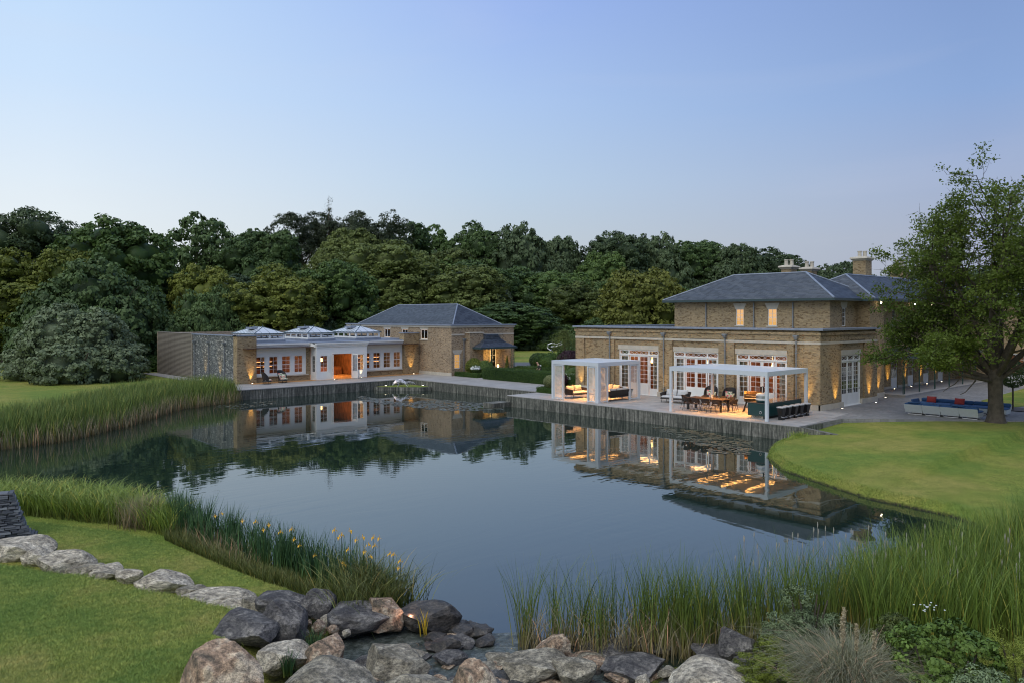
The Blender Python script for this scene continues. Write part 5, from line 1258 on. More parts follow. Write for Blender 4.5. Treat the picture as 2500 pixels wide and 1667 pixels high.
# person walking in the garden
def person(loc, rz):
    r = thing('person', 'bald man in dark green t-shirt walking in the garden behind the hedge', 'person', (*loc, 0), rz)
    J = dict(pel=(0, 0, .95), sp=(.05, 0, 1.15), ch=(.12, 0, 1.38), nk=(.19, 0, 1.52), hd=(.24, 0, 1.62), hd2=(.26, 0, 1.72),
             lh=(0, .1, .92), lk=(.18, .1, .52), la=(-.02, .1, .1), lt=(.12, .1, .04), rh=(0, -.1, .92), rk=(-.05, -.1, .5), ra=(-.3, -.1, .12), rt=(-.2, -.1, .03),
             ls=(.12, .19, 1.42), le=(-.02, .24, 1.15), lw=(.16, .25, .95), lf=(.22, .25, .88), rs=(.12, -.19, 1.42), re=(.2, -.24, 1.13), rw=(.36, -.24, .98), rf=(.42, -.24, .93))
    E_ = [('pel', 'sp'), ('sp', 'ch'), ('ch', 'nk'), ('nk', 'hd'), ('hd', 'hd2'), ('pel', 'lh'), ('lh', 'lk'), ('lk', 'la'), ('la', 'lt'), ('pel', 'rh'), ('rh', 'rk'), ('rk', 'ra'), ('ra', 'rt'), ('ch', 'ls'), ('ls', 'le'), ('le', 'lw'), ('lw', 'lf'), ('ch', 'rs'), ('rs', 're'), ('re', 'rw'), ('rw', 'rf')]
    rad = dict(pel=.14, sp=.13, ch=.15, nk=.06, hd=.09, hd2=.085, lh=.1, lk=.065, la=.045, lt=.04, rh=.1, rk=.065, ra=.045, rt=.04, ls=.06, le=.045, lw=.03, lf=.035, rs=.06, re=.045, rw=.03, rf=.035)
    def skinmesh(name, keys, edges, scale, mat):
        me = bpy.data.meshes.new(name); idx = {k: i for i, k in enumerate(keys)}
        me.from_pydata([J[k] for k in keys], [(idx[a], idx[b]) for a, b in edges], []); o_ = link(name, me, mat, r)
        md = o_.modifiers.new('skin', 'SKIN'); sv = me.skin_vertices[0] if me.skin_vertices else None
        if sv is None: return o_
        for k in keys: sv.data[idx[k]].radius = (rad[k] * scale,) * 2
        sv.data[0].use_root = True
        o_.modifiers.new('sub', 'SUBSURF').levels = 2; o_.modifiers['sub'].render_levels = 2; return o_
    def mk(name, keys, edges, scale, mat):
        bm = bmesh.new(); sl = bm.verts.layers.skin.verify(); vv = {}
        for i, k in enumerate(keys):
            v = bm.verts.new(J[k]); v[sl].radius = (rad[k] * scale,) * 2; v[sl].use_root = (i == 0); vv[k] = v
        for a, b in edges: bm.edges.new((vv[a], vv[b]))
        me = bpy.data.meshes.new(name); bm.to_mesh(me); bm.free(); o_ = link(name, me, mat, r)
        o_.modifiers.new('skin', 'SKIN').use_smooth_shade = True; s_ = o_.modifiers.new('sub', 'SUBSURF'); s_.levels = 2; s_.render_levels = 2; return o_
    skin = simple('skin', (.42, .24, .17), .6)
    mk('body', list(J), E_, 1.0, skin)
    mk('t_shirt', ['ch', 'sp', 'pel', 'ls', 'le', 'rs', 're'], [('pel', 'sp'), ('sp', 'ch'), ('ch', 'ls'), ('ls', 'le'), ('ch', 'rs'), ('rs', 're')], 1.3, simple('dark_green_cotton', (.035, .045, .03), .9))
    mk('trousers', ['pel', 'lh', 'lk', 'la', 'rh', 'rk', 'ra'], [('pel', 'lh'), ('lh', 'lk'), ('lk', 'la'), ('pel', 'rh'), ('rh', 'rk'), ('rk', 'ra')], 1.16, simple('dark_trousers', (.03, .03, .035), .9))
    mb = MB(); mb.lathe([(.09, 0), (.1, .06), (.09, .12)], 10, (-.02, -.24, 1.3)); mb.build('white_bag', M['white'], r)
    for s in (-1, 1):
        mb = MB(); mb.lathe([(.012, 0), (.014, .02), (.008, .03)], 6, (.34, s * .035, 1.67)); mb.build('eye', M['metal_dk'], r)
    mb = MB(); mb.frustum((.35, 0), .03, .03, .01, .02, 1.62, 1.67); mb.build('nose', skin, r)
person((50.1, 49.9), R(135))
# swirl sculpture on the lawn
r = thing('swirl_sculpture', 'curved white metal swirl sculpture on a thin leaning pole', 'sculpture', (*at(1345, 84), 0), R(-40))
mb = MB(); mb.tube([(.8, 0, .8), (0, 0, 2.3)], .03, 6); mb.build('pole', M['metal'], r)
mb = MB(); mb.tube([(0, 0, 2.1), (-.35, 0, 2.35), (-.3, 0, 2.75), (.1, 0, 2.9), (.6, 0, 2.75), (1.1, 0, 2.95), (1.2, 0, 2.75), (.5, 0, 2.55), (0, 0, 2.5)], .06, 8); mb.build('ribbon', M['white'], r)
mb = MB(); mb.frustum((.9, 0), 1.2, 1.0, .8, .7, 0, .95); mb.build('base_stone', M['slate'], r)
# ---------------------------------------------------------------- VEGETATION
def nrm(a): return a / (np.linalg.norm(a, axis=1)[:, None] + 1e-9)
def leaf_quads(P, N, size, asp, rng, up_bias=0.0):
    n = len(P); T = nrm(np.cross(N, rng.normal(size=(n, 3)))); B = nrm(np.cross(N, T))
    s = (size * (.65 + .7 * rng.random(n)))[:, None]
    fold = N * s * .12
    V = np.empty((n, 4, 3)); V[:, 0] = P - T * s * .5; V[:, 1] = P + B * s * .5 * asp + fold; V[:, 2] = P + T * s * .5; V[:, 3] = P - B * s * .5 * asp + fold
    F = np.arange(n * 4).reshape(n, 4); return V.reshape(-1, 3), F
def ico(sub):
    bm = bmesh.new(); bmesh.ops.create_icosphere(bm, subdivisions=sub, radius=1.0); V = np.array([v.co[:] for v in bm.verts]); F = np.array([[v.index for v in f.verts] for f in bm.faces]); bm.free(); return V, F
ICO = {k: ico(k) for k in (1, 2, 3, 4)}

def crown(name, seed, w, h, z0, nbig, nsub, nleaf, leaf, shape='round', asp=.7, core=True, rs=(.26, .40), sub_r=.10):
    """a leafy crown: big boughs, each carrying many small sprays of leaves; returns mesh"""
    rng = np.random.default_rng(seed); Rx = w / 2; Rz = (h - z0) / 2; zc = z0 + Rz
    cs = []; tries = 0
    while len(cs) < nbig and tries < 5000:
        tries += 1; d = rng.normal(size=3); d /= np.linalg.norm(d); k = rng.random() ** .25 * .72
        if shape == 'dome': d[2] = abs(d[2]) * 1.0 - .15
        if shape == 'bush': d[2] = abs(d[2]) * .9 - .25
        c = np.array([d[0] * Rx * k, d[1] * Rx * k, zc + d[2] * Rz * k])
        if shape in ('dome', 'bush'): c[2] = z0 + (max(d[2], 0) * k) * (h - z0) + .1 * h
        if shape == 'cone': f = rng.random() ** .8; c = np.array([d[0] * Rx * .7 * (1 - f), d[1] * Rx * .7 * (1 - f), z0 + f * (h - z0)])
        cs.append(c)
    cs = np.array(cs); br = Rx * rng.uniform(rs[0], rs[1], len(cs))
    if shape == 'cone': br = Rx * (.18 + .32 * (1 - (cs[:, 2] - z0) / (h - z0)))
    # sprays
    pick = rng.choice(len(cs), nsub * 3, p=br ** 2 / (br ** 2).sum()); d = nrm(rng.normal(size=(len(pick), 3)) + np.array([0, 0, .25]))
    sc = cs[pick] + d * br[pick][:, None] * rng.uniform(.8, 1.08, (len(pick), 1))
    keep = np.ones(len(sc), bool)
    for c, r_ in zip(cs, br): keep &= (np.linalg.norm(sc - c, axis=1) > r_ * .78)
    keep &= sc[:, 2] > max(.15, z0 * .5)
    sc = sc[keep][:nsub]; sd = d[keep][:nsub]
    sr = Rx * sub_r * rng.uniform(.7, 1.4, len(sc))
    pk = rng.integers(0, len(sc), nleaf); dd = nrm(rng.normal(size=(nleaf, 3)) + sd[pk] * .9 + np.array([0, 0, .35]))
    P = sc[pk] + dd * sr[pk][:, None] * rng.uniform(.45, 1.05, (nleaf, 1)) * np.array([1.15, 1.15, .75])
    N = nrm(dd + sd[pk] * .3 + rng.normal(size=(nleaf, 3)) * .45)
    V, F = leaf_quads(P, N, leaf, asp, rng)
    # a spray shares its tint, each leaf departs a little
    sv = rng.random(len(sc)); var = np.clip(sv[pk] * .6 + rng.random(nleaf) * .4, 0, 1)
    if core:  # dark solid balls added inside the boughs to block light
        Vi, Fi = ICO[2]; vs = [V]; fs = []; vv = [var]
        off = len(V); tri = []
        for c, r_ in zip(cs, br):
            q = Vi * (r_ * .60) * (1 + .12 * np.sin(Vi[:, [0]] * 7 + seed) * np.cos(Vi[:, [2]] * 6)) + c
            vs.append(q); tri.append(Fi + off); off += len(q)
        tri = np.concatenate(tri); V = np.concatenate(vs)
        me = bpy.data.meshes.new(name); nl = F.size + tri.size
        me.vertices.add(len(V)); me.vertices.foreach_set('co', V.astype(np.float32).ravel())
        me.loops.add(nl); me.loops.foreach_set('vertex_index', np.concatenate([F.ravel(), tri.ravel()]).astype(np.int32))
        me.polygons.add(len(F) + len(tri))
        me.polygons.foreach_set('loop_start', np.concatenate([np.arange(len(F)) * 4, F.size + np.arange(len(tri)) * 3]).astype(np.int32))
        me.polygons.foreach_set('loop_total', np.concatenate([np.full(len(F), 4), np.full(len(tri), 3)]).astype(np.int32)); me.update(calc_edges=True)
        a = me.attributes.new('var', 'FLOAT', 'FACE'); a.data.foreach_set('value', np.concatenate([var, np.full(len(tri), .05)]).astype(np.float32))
        return me
    return np_mesh(name, V, F, [('var', 'FACE', var)])

def trunk_mesh(name, seed, h, r0, spread, nb=7, lean=0.0):
    rng = np.random.default_rng(seed); mb = MB(); top = h * .8
    pts = [(lean * (s * 1.0) + .15 * math.sin(s * 5 + seed), .12 * math.cos(s * 4 + seed), top * s) for s in np.linspace(0, 1, 7)]
    mb.tube(pts, [r0 * (1.25 - .2 * 0 if i == 0 else 1 - .78 * i / 6) for i in range(7)], 9)
    for k in range(nb):
        s = rng.uniform(.3, .9); a = rng.uniform(0, 6.28); z = top * s; L = spread * rng.uniform(.6, 1) * (1.15 - s * .5); x0 = lean * s
        q = [(x0 + math.cos(a) * L * t_, math.sin(a) * L * t_, z + L * .75 * t_ ** 1.2) for t_ in (0, .4, .75, 1)]
        mb.tube(q, [r0 * .42 * (1.1 - s * .5), r0 * .3 * (1.1 - s * .5), r0 * .16, r0 * .05], 6)
    return mb.mesh(name)

FOL = dict(
    dk=mat_foliage('dark_foliage', (0.026, 0.054, 0.018), (0.126, 0.194, 0.060), trans=.22),
    md=mat_foliage('mid_green_foliage', (0.035, 0.072, 0.018), (0.167, 0.246, 0.064), trans=.22),
    ye=mat_foliage('yellow_green_foliage', (0.053, 0.084, 0.013), (0.257, 0.278, 0.051), trans=.22),
    go=mat_foliage('golden_dome_foliage', (0.071, 0.089, 0.015), (0.266, 0.273, 0.057), trans=.22),
    ol=mat_foliage('olive_foliage', (0.049, 0.070, 0.019), (0.198, 0.239, 0.065), trans=.22),
    gr=mat_foliage('grey_green_foliage', (0.032, 0.060, 0.021), (0.147, 0.218, 0.071), trans=.22),
    bl=mat_foliage('blue_green_foliage', (0.029, 0.053, 0.024), (0.124, 0.169, 0.077), trans=.22),
    pn=mat_foliage('pine_needles', (0.022, 0.036, 0.019), (0.083, 0.105, 0.053), trans=.22),
    wh=mat_foliage('whitish_leaves', (0.050, 0.070, 0.040), (0.300, 0.330, 0.220), trans=.22),
    pu=mat_foliage('purple_leaves', (0.020, 0.010, 0.014), (0.075, 0.035, 0.045), trans=.22),
    box=mat_foliage('box_hedge_leaves', (0.019, 0.046, 0.011), (0.101, 0.176, 0.035), trans=.22),
    gp=mat_foliage('pale_grey_green_foliage', (0.055, 0.080, 0.045), (0.215, 0.265, 0.140), trans=.22),
    vari=mat_foliage('variegated_leaves', (0.080, 0.110, 0.040), (0.400, 0.420, 0.200), trans=.22),
)
VAR = {}
def get_var(kind, i):
    key = (kind, i)
    if key not in VAR:
        sd = 100 + hash_(kind) + i * 17
        if kind == 'oak': me = crown('crown', sd, 11, 14, 1.0, 46, 1150, 38000, .28, rs=(.27, .36), sub_r=.078)
        elif kind == 'syc': me = crown('crown', sd, 11, 13, .6, 42, 900, 36000, .31, sub_r=.09, rs=(.28, .36))
        elif kind == 'dome': me = crown('crown', sd, 12, 10, .2, 60, 1300, 36000, .28, 'dome', sub_r=.065, rs=(.24, .33))
        elif kind == 'bush': me = crown('crown', sd, 12, 7, .1, 44, 1300, 38000, .24, 'bush', sub_r=.06, rs=(.2, .32))
        elif kind == 'loose': me = crown('crown', sd, 9, 14, 3.5, 22, 300, 9000, .36, core=False, rs=(.22, .36), sub_r=.12)
        elif kind == 'pine': me = crown('crown', sd, 10, 14, 7.5, 14, 200, 11000, .34, asp=.35, core=False, rs=(.2, .3), sub_r=.13)
        elif kind == 'cedar': me = crown('crown', sd, 12, 14, 2.5, 34, 420, 18000, .36, asp=.4, sub_r=.12, rs=(.18, .3))
        elif kind == 'cone': me = crown('crown', sd, 6, 14, .5, 40, 500, 12000, .32, 'cone', asp=.4)
        th = {'oak': 14, 'syc': 14, 'dome': 10, 'bush': 7, 'loose': 14, 'pine': 14, 'cedar': 14, 'cone': 14}[kind]
        tr = trunk_mesh('trunk', sd, th * (.95 if kind in ('loose', 'pine') else .8), .38 if kind != 'bush' else .2, 3.2, 12 if kind in ('loose', 'pine') else 7)
        cv = np.empty(len(me.vertices) * 3); me.vertices.foreach_get('co', cv); cv = cv.reshape(-1, 3)
        VAR[key] = (me, tr, float(np.percentile(cv[:, 2], 99.6)), float(np.percentile(cv[:, 0], 99) - np.percentile(cv[:, 0], 1)))
    return VAR[key]
def hash_(s): return sum(ord(c) * (i + 3) for i, c in enumerate(s)) % 900
cm = {}
def tree(kind, i, px, top, wpx, d, col, label, group=None, base=None, cat='tree', name='tree'):
    me, tr, th, tw = get_var(kind, i)
    x, y = at(px, d); zb = hgt(x, y) if base is None else base; H = hz(top, d) - zb; w = wpx * d / FPX * (1.08 if d > 110 else 1.04)
    r = thing(name, label, cat, (x, y, zb - .1), random.uniform(0, 6.28), group)
    key = (id(me), col)
    if key not in cm:
        m2 = me if not me.materials else me.copy(); 
        if m2.materials: m2.materials.clear()
        m2.materials.append(FOL[col]); cm[key] = m2
    c = bpy.data.objects.new('crown', cm[key]); COL.objects.link(c); c.parent = r; c.scale = (w / tw, w / tw, H / th)
    if not tr.materials: tr.materials.append(M['bark'])
    t_ = bpy.data.objects.new('trunk', tr); COL.objects.link(t_); t_.parent = r; t_.scale = (w / tw, w / tw, H / th)
    return r

T = [  # kind, variant, px, top y, width px, distance, colour, label
 ('cedar', 0, 85, 514, 250, 120, 'bl', 'tall dark layered conifer at the far left of the skyline'),
 ('syc', 0, 275, 538, 275, 104, 'md', 'big dense dark green broadleaf tree rising left of the loose tall tree'),
 ('loose', 0, 478, 522, 150, 128, 'gr', 'loose open tree standing alone on the left skyline'),
 ('oak', 0, 540, 625, 230, 138, 'bl', 'grey green tree filling the gap below the distant house'),
 ('oak', 1, 650, 562, 190, 126, 'dk', 'rounded dark tree left of the pines'),
 ('pine', 0, 735, 520, 150, 140, 'pn', 'leftmost pine with flat dark plates of needles on the skyline'),
 ('pine', 1, 800, 520, 110, 146, 'pn', 'second pine from the left, beside the thin bare topped conifer'),
 ('pine', 2, 862, 520, 120, 140, 'pn', 'third pine from the left on the skyline'),
 ('pine', 1, 935, 522, 150, 136, 'pn', 'rightmost dark pine of the skyline group'),
 ('loose', 1, 1000, 545, 130, 138, 'dk', 'thin crowned tree just right of the pines'),
 ('loose', 0, 1062, 552, 120, 142, 'md', 'airy mid green skyline tree above the barn roof'),
 ('oak', 2, 1150, 550, 150, 140, 'dk', 'dark rounded skyline tree above the barn porch'),
 ('dome', 0, 1255, 558, 220, 138, 'bl', 'large smooth domed dark tree in the middle of the skyline'),
 ('dome', 1, 1345, 585, 170, 142, 'bl', 'right shoulder of the central dark dome, sloping down to the gap'),
 ('oak', 3, 1500, 568, 200, 140, 'bl', 'dark skyline tree just right of the gap'),
 ('dome', 0, 1600, 580, 190, 145, 'bl', 'dark skyline tree above the golden dome tree'),
 ('oak', 1, 1690, 590, 180, 150, 'dk', 'skyline tree left of the house roof'),
 ('dome', 1, 1780, 604, 190, 150, 'bl', 'dark domed tree behind the left hip of the house roof'),
 ('oak', 2, 1870, 612, 170, 155, 'bl', 'dark tree behind the first pair of chimneys'),
 ('dome', 0, 1990, 652, 150, 170, 'bl', 'low dark tree far off between the chimneys'),
 ('dome', 1, 2075, 642, 150, 170, 'bl', 'low dark tree far off left of the tall chimney'),
 ('oak', 3, 2240, 655, 200, 165, 'bl', 'far tree hidden behind the big foreground tree, left one'),
 ('oak', 0, 2430, 650, 220, 165, 'bl', 'far tree hidden behind the big foreground tree, right one'),
 ('syc', 1, 20, 612, 260, 96, 'ye', 'yellow green tree at the left frame edge'),
 ('syc', 2, 165, 612, 180, 98, 'ye', 'bright yellow green crown behind the big grey bush'),
 ('bush', 0, 255, 640, 380, 86, 'gr', 'huge rounded grey green bush left of the timber wall'),
 ('syc', 0, 490, 650, 150, 103, 'ye', 'yellow green tree behind the timber clad wall'),
 ('bush', 1, 492, 705, 200, 92, 'gr', 'grey green bush right behind the pavilion roof edge'),
 ('syc', 1, 668, 650, 225, 98, 'ye', 'bright yellow green round tree behind the left roof lanterns'),
 ('syc', 2, 815, 640, 190, 106, 'md', 'dark green tree behind the right roof lantern'),
 ('oak', 3, 930, 590, 250, 118, 'ol', 'broad olive tree behind the barn roof'),
 ('oak', 0, 860, 560, 160, 128, 'ol', 'olive crown rising just under the pines'),
 ('oak', 1, 1060, 610, 200, 126, 'ol', 'olive green tree above the left end of the barn ridge'),
 ('syc', 0, 1140, 650, 190, 118, 'ol', 'mid green tree to the right of the barn ridge'),
 ('bush', 2, 1195, 690, 130, 122, 'wh', 'pale flowering tree right of the barn'),
 ('syc', 1, 1270, 655, 190, 138, 'dk', 'green tree below the central dark dome'),
 ('syc', 2, 1355, 665, 190, 137, 'md', 'dark green tree above the weeping tree'),
 ('syc', 0, 1470, 618, 125, 134, 'md', 'brighter green round tree left of the gap in the skyline'),
 ('oak', 2, 1425, 690, 150, 124, 'ol', 'olive tree between the dark trees and the golden dome'),
 ('dome', 0, 1565, 662, 260, 108, 'go', 'large golden green domed tree beside the house'),
 ('dome', 1, 1350, 780, 135, 131, 'bl', 'dark rounded shrub at the lawn edge behind the weeping tree'),
 ('syc', 2, 1250, 740, 190, 136, 'dk', 'dark tree behind the lawn right of the barn'),
 ('bush', 2, 185, 745, 315, 73, 'gp', 'spreading grey green bush in front at the left, on the grass bank'),
 ('bush', 0, 20, 690, 200, 104, 'md', 'mid green bush at the left frame edge'),
 ('bush', 1, 370, 862, 90, 84, 'box', 'low green shrub at the corner of the timber wall'),
]
for (k, i, px, top, w, d, col, lab) in T:
    if d >= 126 and not 134 <= d * (1190 < px < 1400 and top > 640) <= 138: d = d * (1.45 if px > 700 else 1.18)
    elif d > 112 and px > 880 and not (top > 730): d *= 1.25
    tree(k, i, px, top, w, d, col, lab, name='shrub' if (k == 'bush' and top > 735) else 'tree', cat='shrub' if (k == 'bush' and top > 735) else 'tree')
# unnamed trees that close the wood behind
rf = np.random.default_rng(3)
for k in range(40):
    px = -120 + k * 46 + rf.uniform(-15, 15)
    if px > 1620: break
    sky_ = np.interp(px, [0, 300, 560, 800, 1100, 1300, 1400, 1500, 1700], [615, 655, 675, 625, 615, 640, 700, 650, 680])
    tree(['oak', 'syc', 'oak', 'dome'][k % 4], k % 3, px, sky_ + rf.uniform(5, 45), rf.uniform(150, 200), rf.uniform(165, 200) if px > 700 else rf.uniform(125, 145), ['dk', 'bl', 'md', 'dk', 'ol'][k % 5], {0: 'dark', 1: 'blue green', 2: 'mid green', 3: 'dark rounded', 4: 'olive'}[k % 5] + ' tree deep in the wood ' + ('behind the left bushes' if px < 330 else 'behind the timber clad wall' if px < 560 else 'behind the roof lanterns' if px < 850 else 'behind the barn' if px < 1180 else 'behind the open lawn' if px < 1420 else 'left of the house roof'), 'trees filling the wood')
for k in range(22):
    px = 330 + k * 62 + rf.uniform(-15, 15)
    if 700 < px < 900 and False: continue
    tree('bush', k % 3, px, rf.uniform(770, 800), rf.uniform(120, 170), (rf.uniform(134, 140) if 1190 < px < 1430 else rf.uniform(104, 112)) if px > 900 else rf.uniform(96, 104), ['dk', 'bl', 'md'][k % 3], ['dark', 'blue green', 'mid green'][k % 3] + ' undergrowth shrub at the foot of the wood ' + ('behind the timber clad wall' if px < 560 else 'behind the roof lanterns' if px < 850 else 'behind the barn' if px < 1180 else 'beyond the open lawn' if px < 1420 else 'behind the brick house'), 'undergrowth shrubs at the foot of the wood', cat='shrub', name='shrub')
# thin bare topped conifer
x, y = at(803, 200); r = thing('bare_conifer', 'thin conifer with a bare spindly top above the pines', 'tree', (x, y, 0))
mb = MB(); Ht = hz(478, 200); mb.tube([(0, 0, 0), (0, 0, Ht * .7), (0, 0, Ht)], [.3, .12, .03], 6)
for k in range(26):
    z = Ht * (.72 + .27 * k / 26); a = k * 2.4; L = 1.7 * (1 - (k / 26)) + .3; mb.tube([(0, 0, z), (math.cos(a) * L, math.sin(a) * L, z + .25 * L)], [.05, .02], 4)
mb.build('trunk', M['bark_pine'], r)
V, F = leaf_quads(np.column_stack([RNG.normal(0, .5, 260), RNG.normal(0, .5, 260), RNG.uniform(Ht * .74, Ht * .99, 260)]), nrm(RNG.normal(size=(260, 3))), .3, .4, RNG)
link('crown', np_mesh('crown', V, F, [('var', 'FACE', RNG.random(260))]), FOL['pn'], r)
# bush in front: bare leaning stems
for k, (px, px2, yb, yt) in enumerate(((190, 215, 912, 870), (120, 105, 905, 860))):
    mb = MB(); a = at(px, 69); b = at(px2, 68); mb.tube([(a[0], a[1], hgt(*a) - .1), ((a[0] + b[0]) / 2, (a[1] + b[1]) / 2, 1.4), (b[0], b[1], 2.6)], [.14, .1, .05], 7)
    front = [o_ for o_ in bpy.data.objects if str(o_.get('label', '')).startswith('spreading grey green bush in front')][0]
    o_ = mb.build('leaning_stem', M['bark'], front); o_.matrix_parent_inverse = (Matrix.Translation(front.location) @ Matrix.Rotation(front.rotation_euler.z, 4, 'Z')).inverted()
point('wood_lamp', (*at(578, 100), 4.8), 500, .3, (1.0, .72, .2))

# ---- the big tree on the right
def big_tree():
    rng = np.random.default_rng(21); x, y = 49.55, 13.85; zb = hgt(x, y) - .1
    r = thing('big_tree', 'large open crowned tree on the lawn at the right, in front of the house', 'tree', (x, y, zb))
    mb = MB()
    mb.tube([(0, 0, -.2), (0, 0, .15), (.02, 0, .6), (.0, .02, 1.6), (-.03, .02, 2.5), (0, 0, 3.1)], [.85, .52, .40, .36, .38, .35], 14)
    tips = []; rv = Vector((RX, RY, 0)); fv = Vector((FX, FY, 0))
    def branch(p, dirv, L, r0, lev):
        n = 4; pts = [p]; rs = [r0]; d = dirv.normalized(); q = p
        for i in range(n):
            d = (d + Vector(rng.normal(0, .13, 3)) + Vector((0, 0, .03 if lev < 2 else -.02))).normalized(); q = q + d * (L / n); pts.append(q); rs.append(r0 * (1 - .68 * (i + 1) / n))
        if lev >= 2 and pts[-1].z < 3.15: return
        mb.tube(pts, rs, 7 if lev < 2 else 4 if lev < 3 else 3, caps=False)
        if lev >= 3:
            tips.append((pts[-1], d)); tips.append((pts[2], d)); 
            if rng.random() < .6: tips.append((pts[3], d))
            return
        k = [7, 6, 5][lev]
        for i in range(k):
            s = (i + 1) / k if lev else .25 + .75 * (i + 1) / k; j = min(int(s * n), n - 1); f = s * n - j; pp = pts[j].lerp(pts[j + 1], min(max(f, 0), 1))
            a = rng.uniform(0, 2 * math.pi); side = d.cross(Vector((math.cos(a), math.sin(a), rng.normal() * .6))).normalized()
            nd = (d * rng.uniform(.5, 1.0) + side * rng.uniform(.6, 1.1) + Vector((0, 0, .06))).normalized()
            branch(pp, nd, L * rng.uniform(.42, .62) * (1.15 - .35 * s), max(r0 * .42 * (1 - .45 * s), .012), lev + 1)
    limbs = [(-.95, .15, .62, 5.8, .19, 2.7), (-.85, .2, 1.0, 7.4, .23, 2.9), (-.5, -.25, 1.3, 8.6, .27, 3.0), (.0, .2, 1.9, 9.4, .30, 3.1), (.45, -.15, 1.45, 9.2, .27, 3.0), (.9, .2, .9, 7.8, .22, 2.9), (-.2, .8, 1.0, 7.4, .2, 2.9), (.1, -.9, .95, 6.6, .2, 2.8), (.75, .7, 1.0, 7, .18, 2.8), (-1.0, -.35, .38, 5.0, .15, 2.6), (-.8, .6, .6, 5.2, .16, 2.8), (.8, -.5, .5, 5.0, .15, 2.6), (-.25, .1, 1.7, 8.8, .2, 3.0)]
    for (a, b, c, L, r0, z) in limbs:
        L *= .84 if (a < -.7 and c < .8) else .84 if c > 1.25 else .95; r0 *= .85; branch(Vector((0, 0, z - .3)), rv * a + fv * b + Vector((0, 0, c)), L, r0, 0)
    mb.build('trunk', M['bark'], r, smooth=True)
    tp = np.array([t_[0][:] for t_ in tips]); tp = tp[rng.random(len(tp)) < .47]; n = len(tp)
    per = 24; idx = np.repeat(np.arange(n), per); off = rng.normal(size=(len(idx), 3)) * np.array([.21, .21, .12]) + np.array([0, 0, -.04])
    P = tp[idx] + off; N = nrm(rng.normal(size=(len(idx), 3)) * .8 + np.array([0, 0, .6]))
    V, F = leaf_quads(P, N, .17, .55, rng)
    var = np.clip(rng.random(n)[idx] * .55 + rng.random(len(idx)) * .45, 0, 1)
    fm = mat_foliage('big_tree_leaves', (0.036, 0.072, 0.010), (0.175, 0.230, 0.038), trans=.35)
    link('crown', np_mesh('crown', V, F, [('var', 'FACE', var)]), fm, r)
    return n
print('big tree tips', big_tree())

# ---- hedges and clipped plants
def clipped(name, label, cat, boxdim, center, z0, z1, n, leaf, col, round_=.0, poly=None, group=None, rz=0):
    """a clipped block of leaves round a solid core"""
    rng = np.random.default_rng(hash_(label)); sx, sy = boxdim; r = thing(name, label, cat, (center[0], center[1], z0), rz, group); h = z1 - z0
    A = np.array([sx * sy, sx * h, sx * h, sy * h, sy * h]); f = rng.choice(5, n, p=A / A.sum()); u = rng.uniform(-.5, .5, n); v = rng.random(n)
    P = np.empty((n, 3)); N = np.zeros((n, 3)); w2 = rng.uniform(-.5, .5, n)
    for k in range(5):
        q = f == k
        if k == 0: P[q] = np.column_stack([u[q] * sx, w2[q] * sy, np.full(q.sum(), h)]); N[q] = (0, 0, 1)
        elif k < 3: s = -1 if k == 1 else 1; P[q] = np.column_stack([u[q] * sx, np.full(q.sum(), s * sy / 2), v[q] * h]); N[q] = (0, s, 0)
        else: s = -1 if k == 3 else 1; P[q] = np.column_stack([np.full(q.sum(), s * sx / 2), u[q] * sy, v[q] * h]); N[q] = (s, 0, 0)
    P += rng.normal(0, leaf * .5, (n, 3)); P[:, 2] += .03 * np.sin(P[:, 1] * 2.1) * (P[:, 2] / h)
    V, F = leaf_quads(P, nrm(N + rng.normal(0, .6, (n, 3))), leaf, .7, rng)
    link('leaves', np_mesh('leaves', V, F, [('var', 'FACE', rng.random(n))]), FOL[col], r)
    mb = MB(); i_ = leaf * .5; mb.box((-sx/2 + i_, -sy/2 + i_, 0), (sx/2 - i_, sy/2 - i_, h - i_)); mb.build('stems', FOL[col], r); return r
def ball(name, label, cat, c, rr, n, leaf, col, group=None, sq=1.0, parts=None):
    rng = np.random.default_rng(hash_(label)); r = thing(name, label, cat, c, 0, group); d = nrm(rng.normal(size=(n, 3)))
    P = d * rr * rng.uniform(.86, 1.04, (n, 1)) * np.array([1, 1, sq]) + np.array([0, 0, rr * sq * .9]); P = P[P[:, 2] > 0]; d = nrm(P - np.array([0, 0, rr * sq * .9]))
    V, F = leaf_quads(P, nrm(d + rng.normal(0, .5, P.shape)), leaf, .7, rng); link('leaves', np_mesh('leaves', V, F, [('var', 'FACE', rng.random(len(P)))]), FOL[col], r)
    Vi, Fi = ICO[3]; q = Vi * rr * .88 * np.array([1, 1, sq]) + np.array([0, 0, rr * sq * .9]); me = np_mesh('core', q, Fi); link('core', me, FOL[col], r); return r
def clear_(x0, x1, y0, y1): return ((x0 + x1) / 2, (y0 + y1) / 2)
clipped('box_hedge', 'long clipped hedge beside the garden path between barn and pergola', 'hedge', (1.7, 12.2), (48.75, 49.0), 0, .98, 26000, .075, 'box')
clipped('box_edging', 'low box edging round the flower bed at the barn corner', 'hedge', (.45, 3.3), (48.9 - .4, 58.0), 0, .38, 4500, .06, 'box')
clipped('box_edging', 'low box edging on the near end of the barn corner bed', 'hedge', (2.2, .4), (49.8, 56.5), 0, .38, 3000, .06, 'box')
ball('flowering_shrub', 'green shrub in the bed against the barn buttress', 'shrub', (49.6, 58.3, .1), .85, 3500, .10, 'ye')
ball('dark_shrub', 'dark green shrub behind the white flowers by the barn', 'shrub', (50.2, 57.4, .1), .75, 3000, .10, 'md')
wf = ball('white_hydrangea', 'mound of white flowers in front of the barn corner shrub', 'flowers', (49.2, 57.6, .3), .45, 900, .09, 'md')
mf = simple('white_petals', (.72, .74, .72), .8)
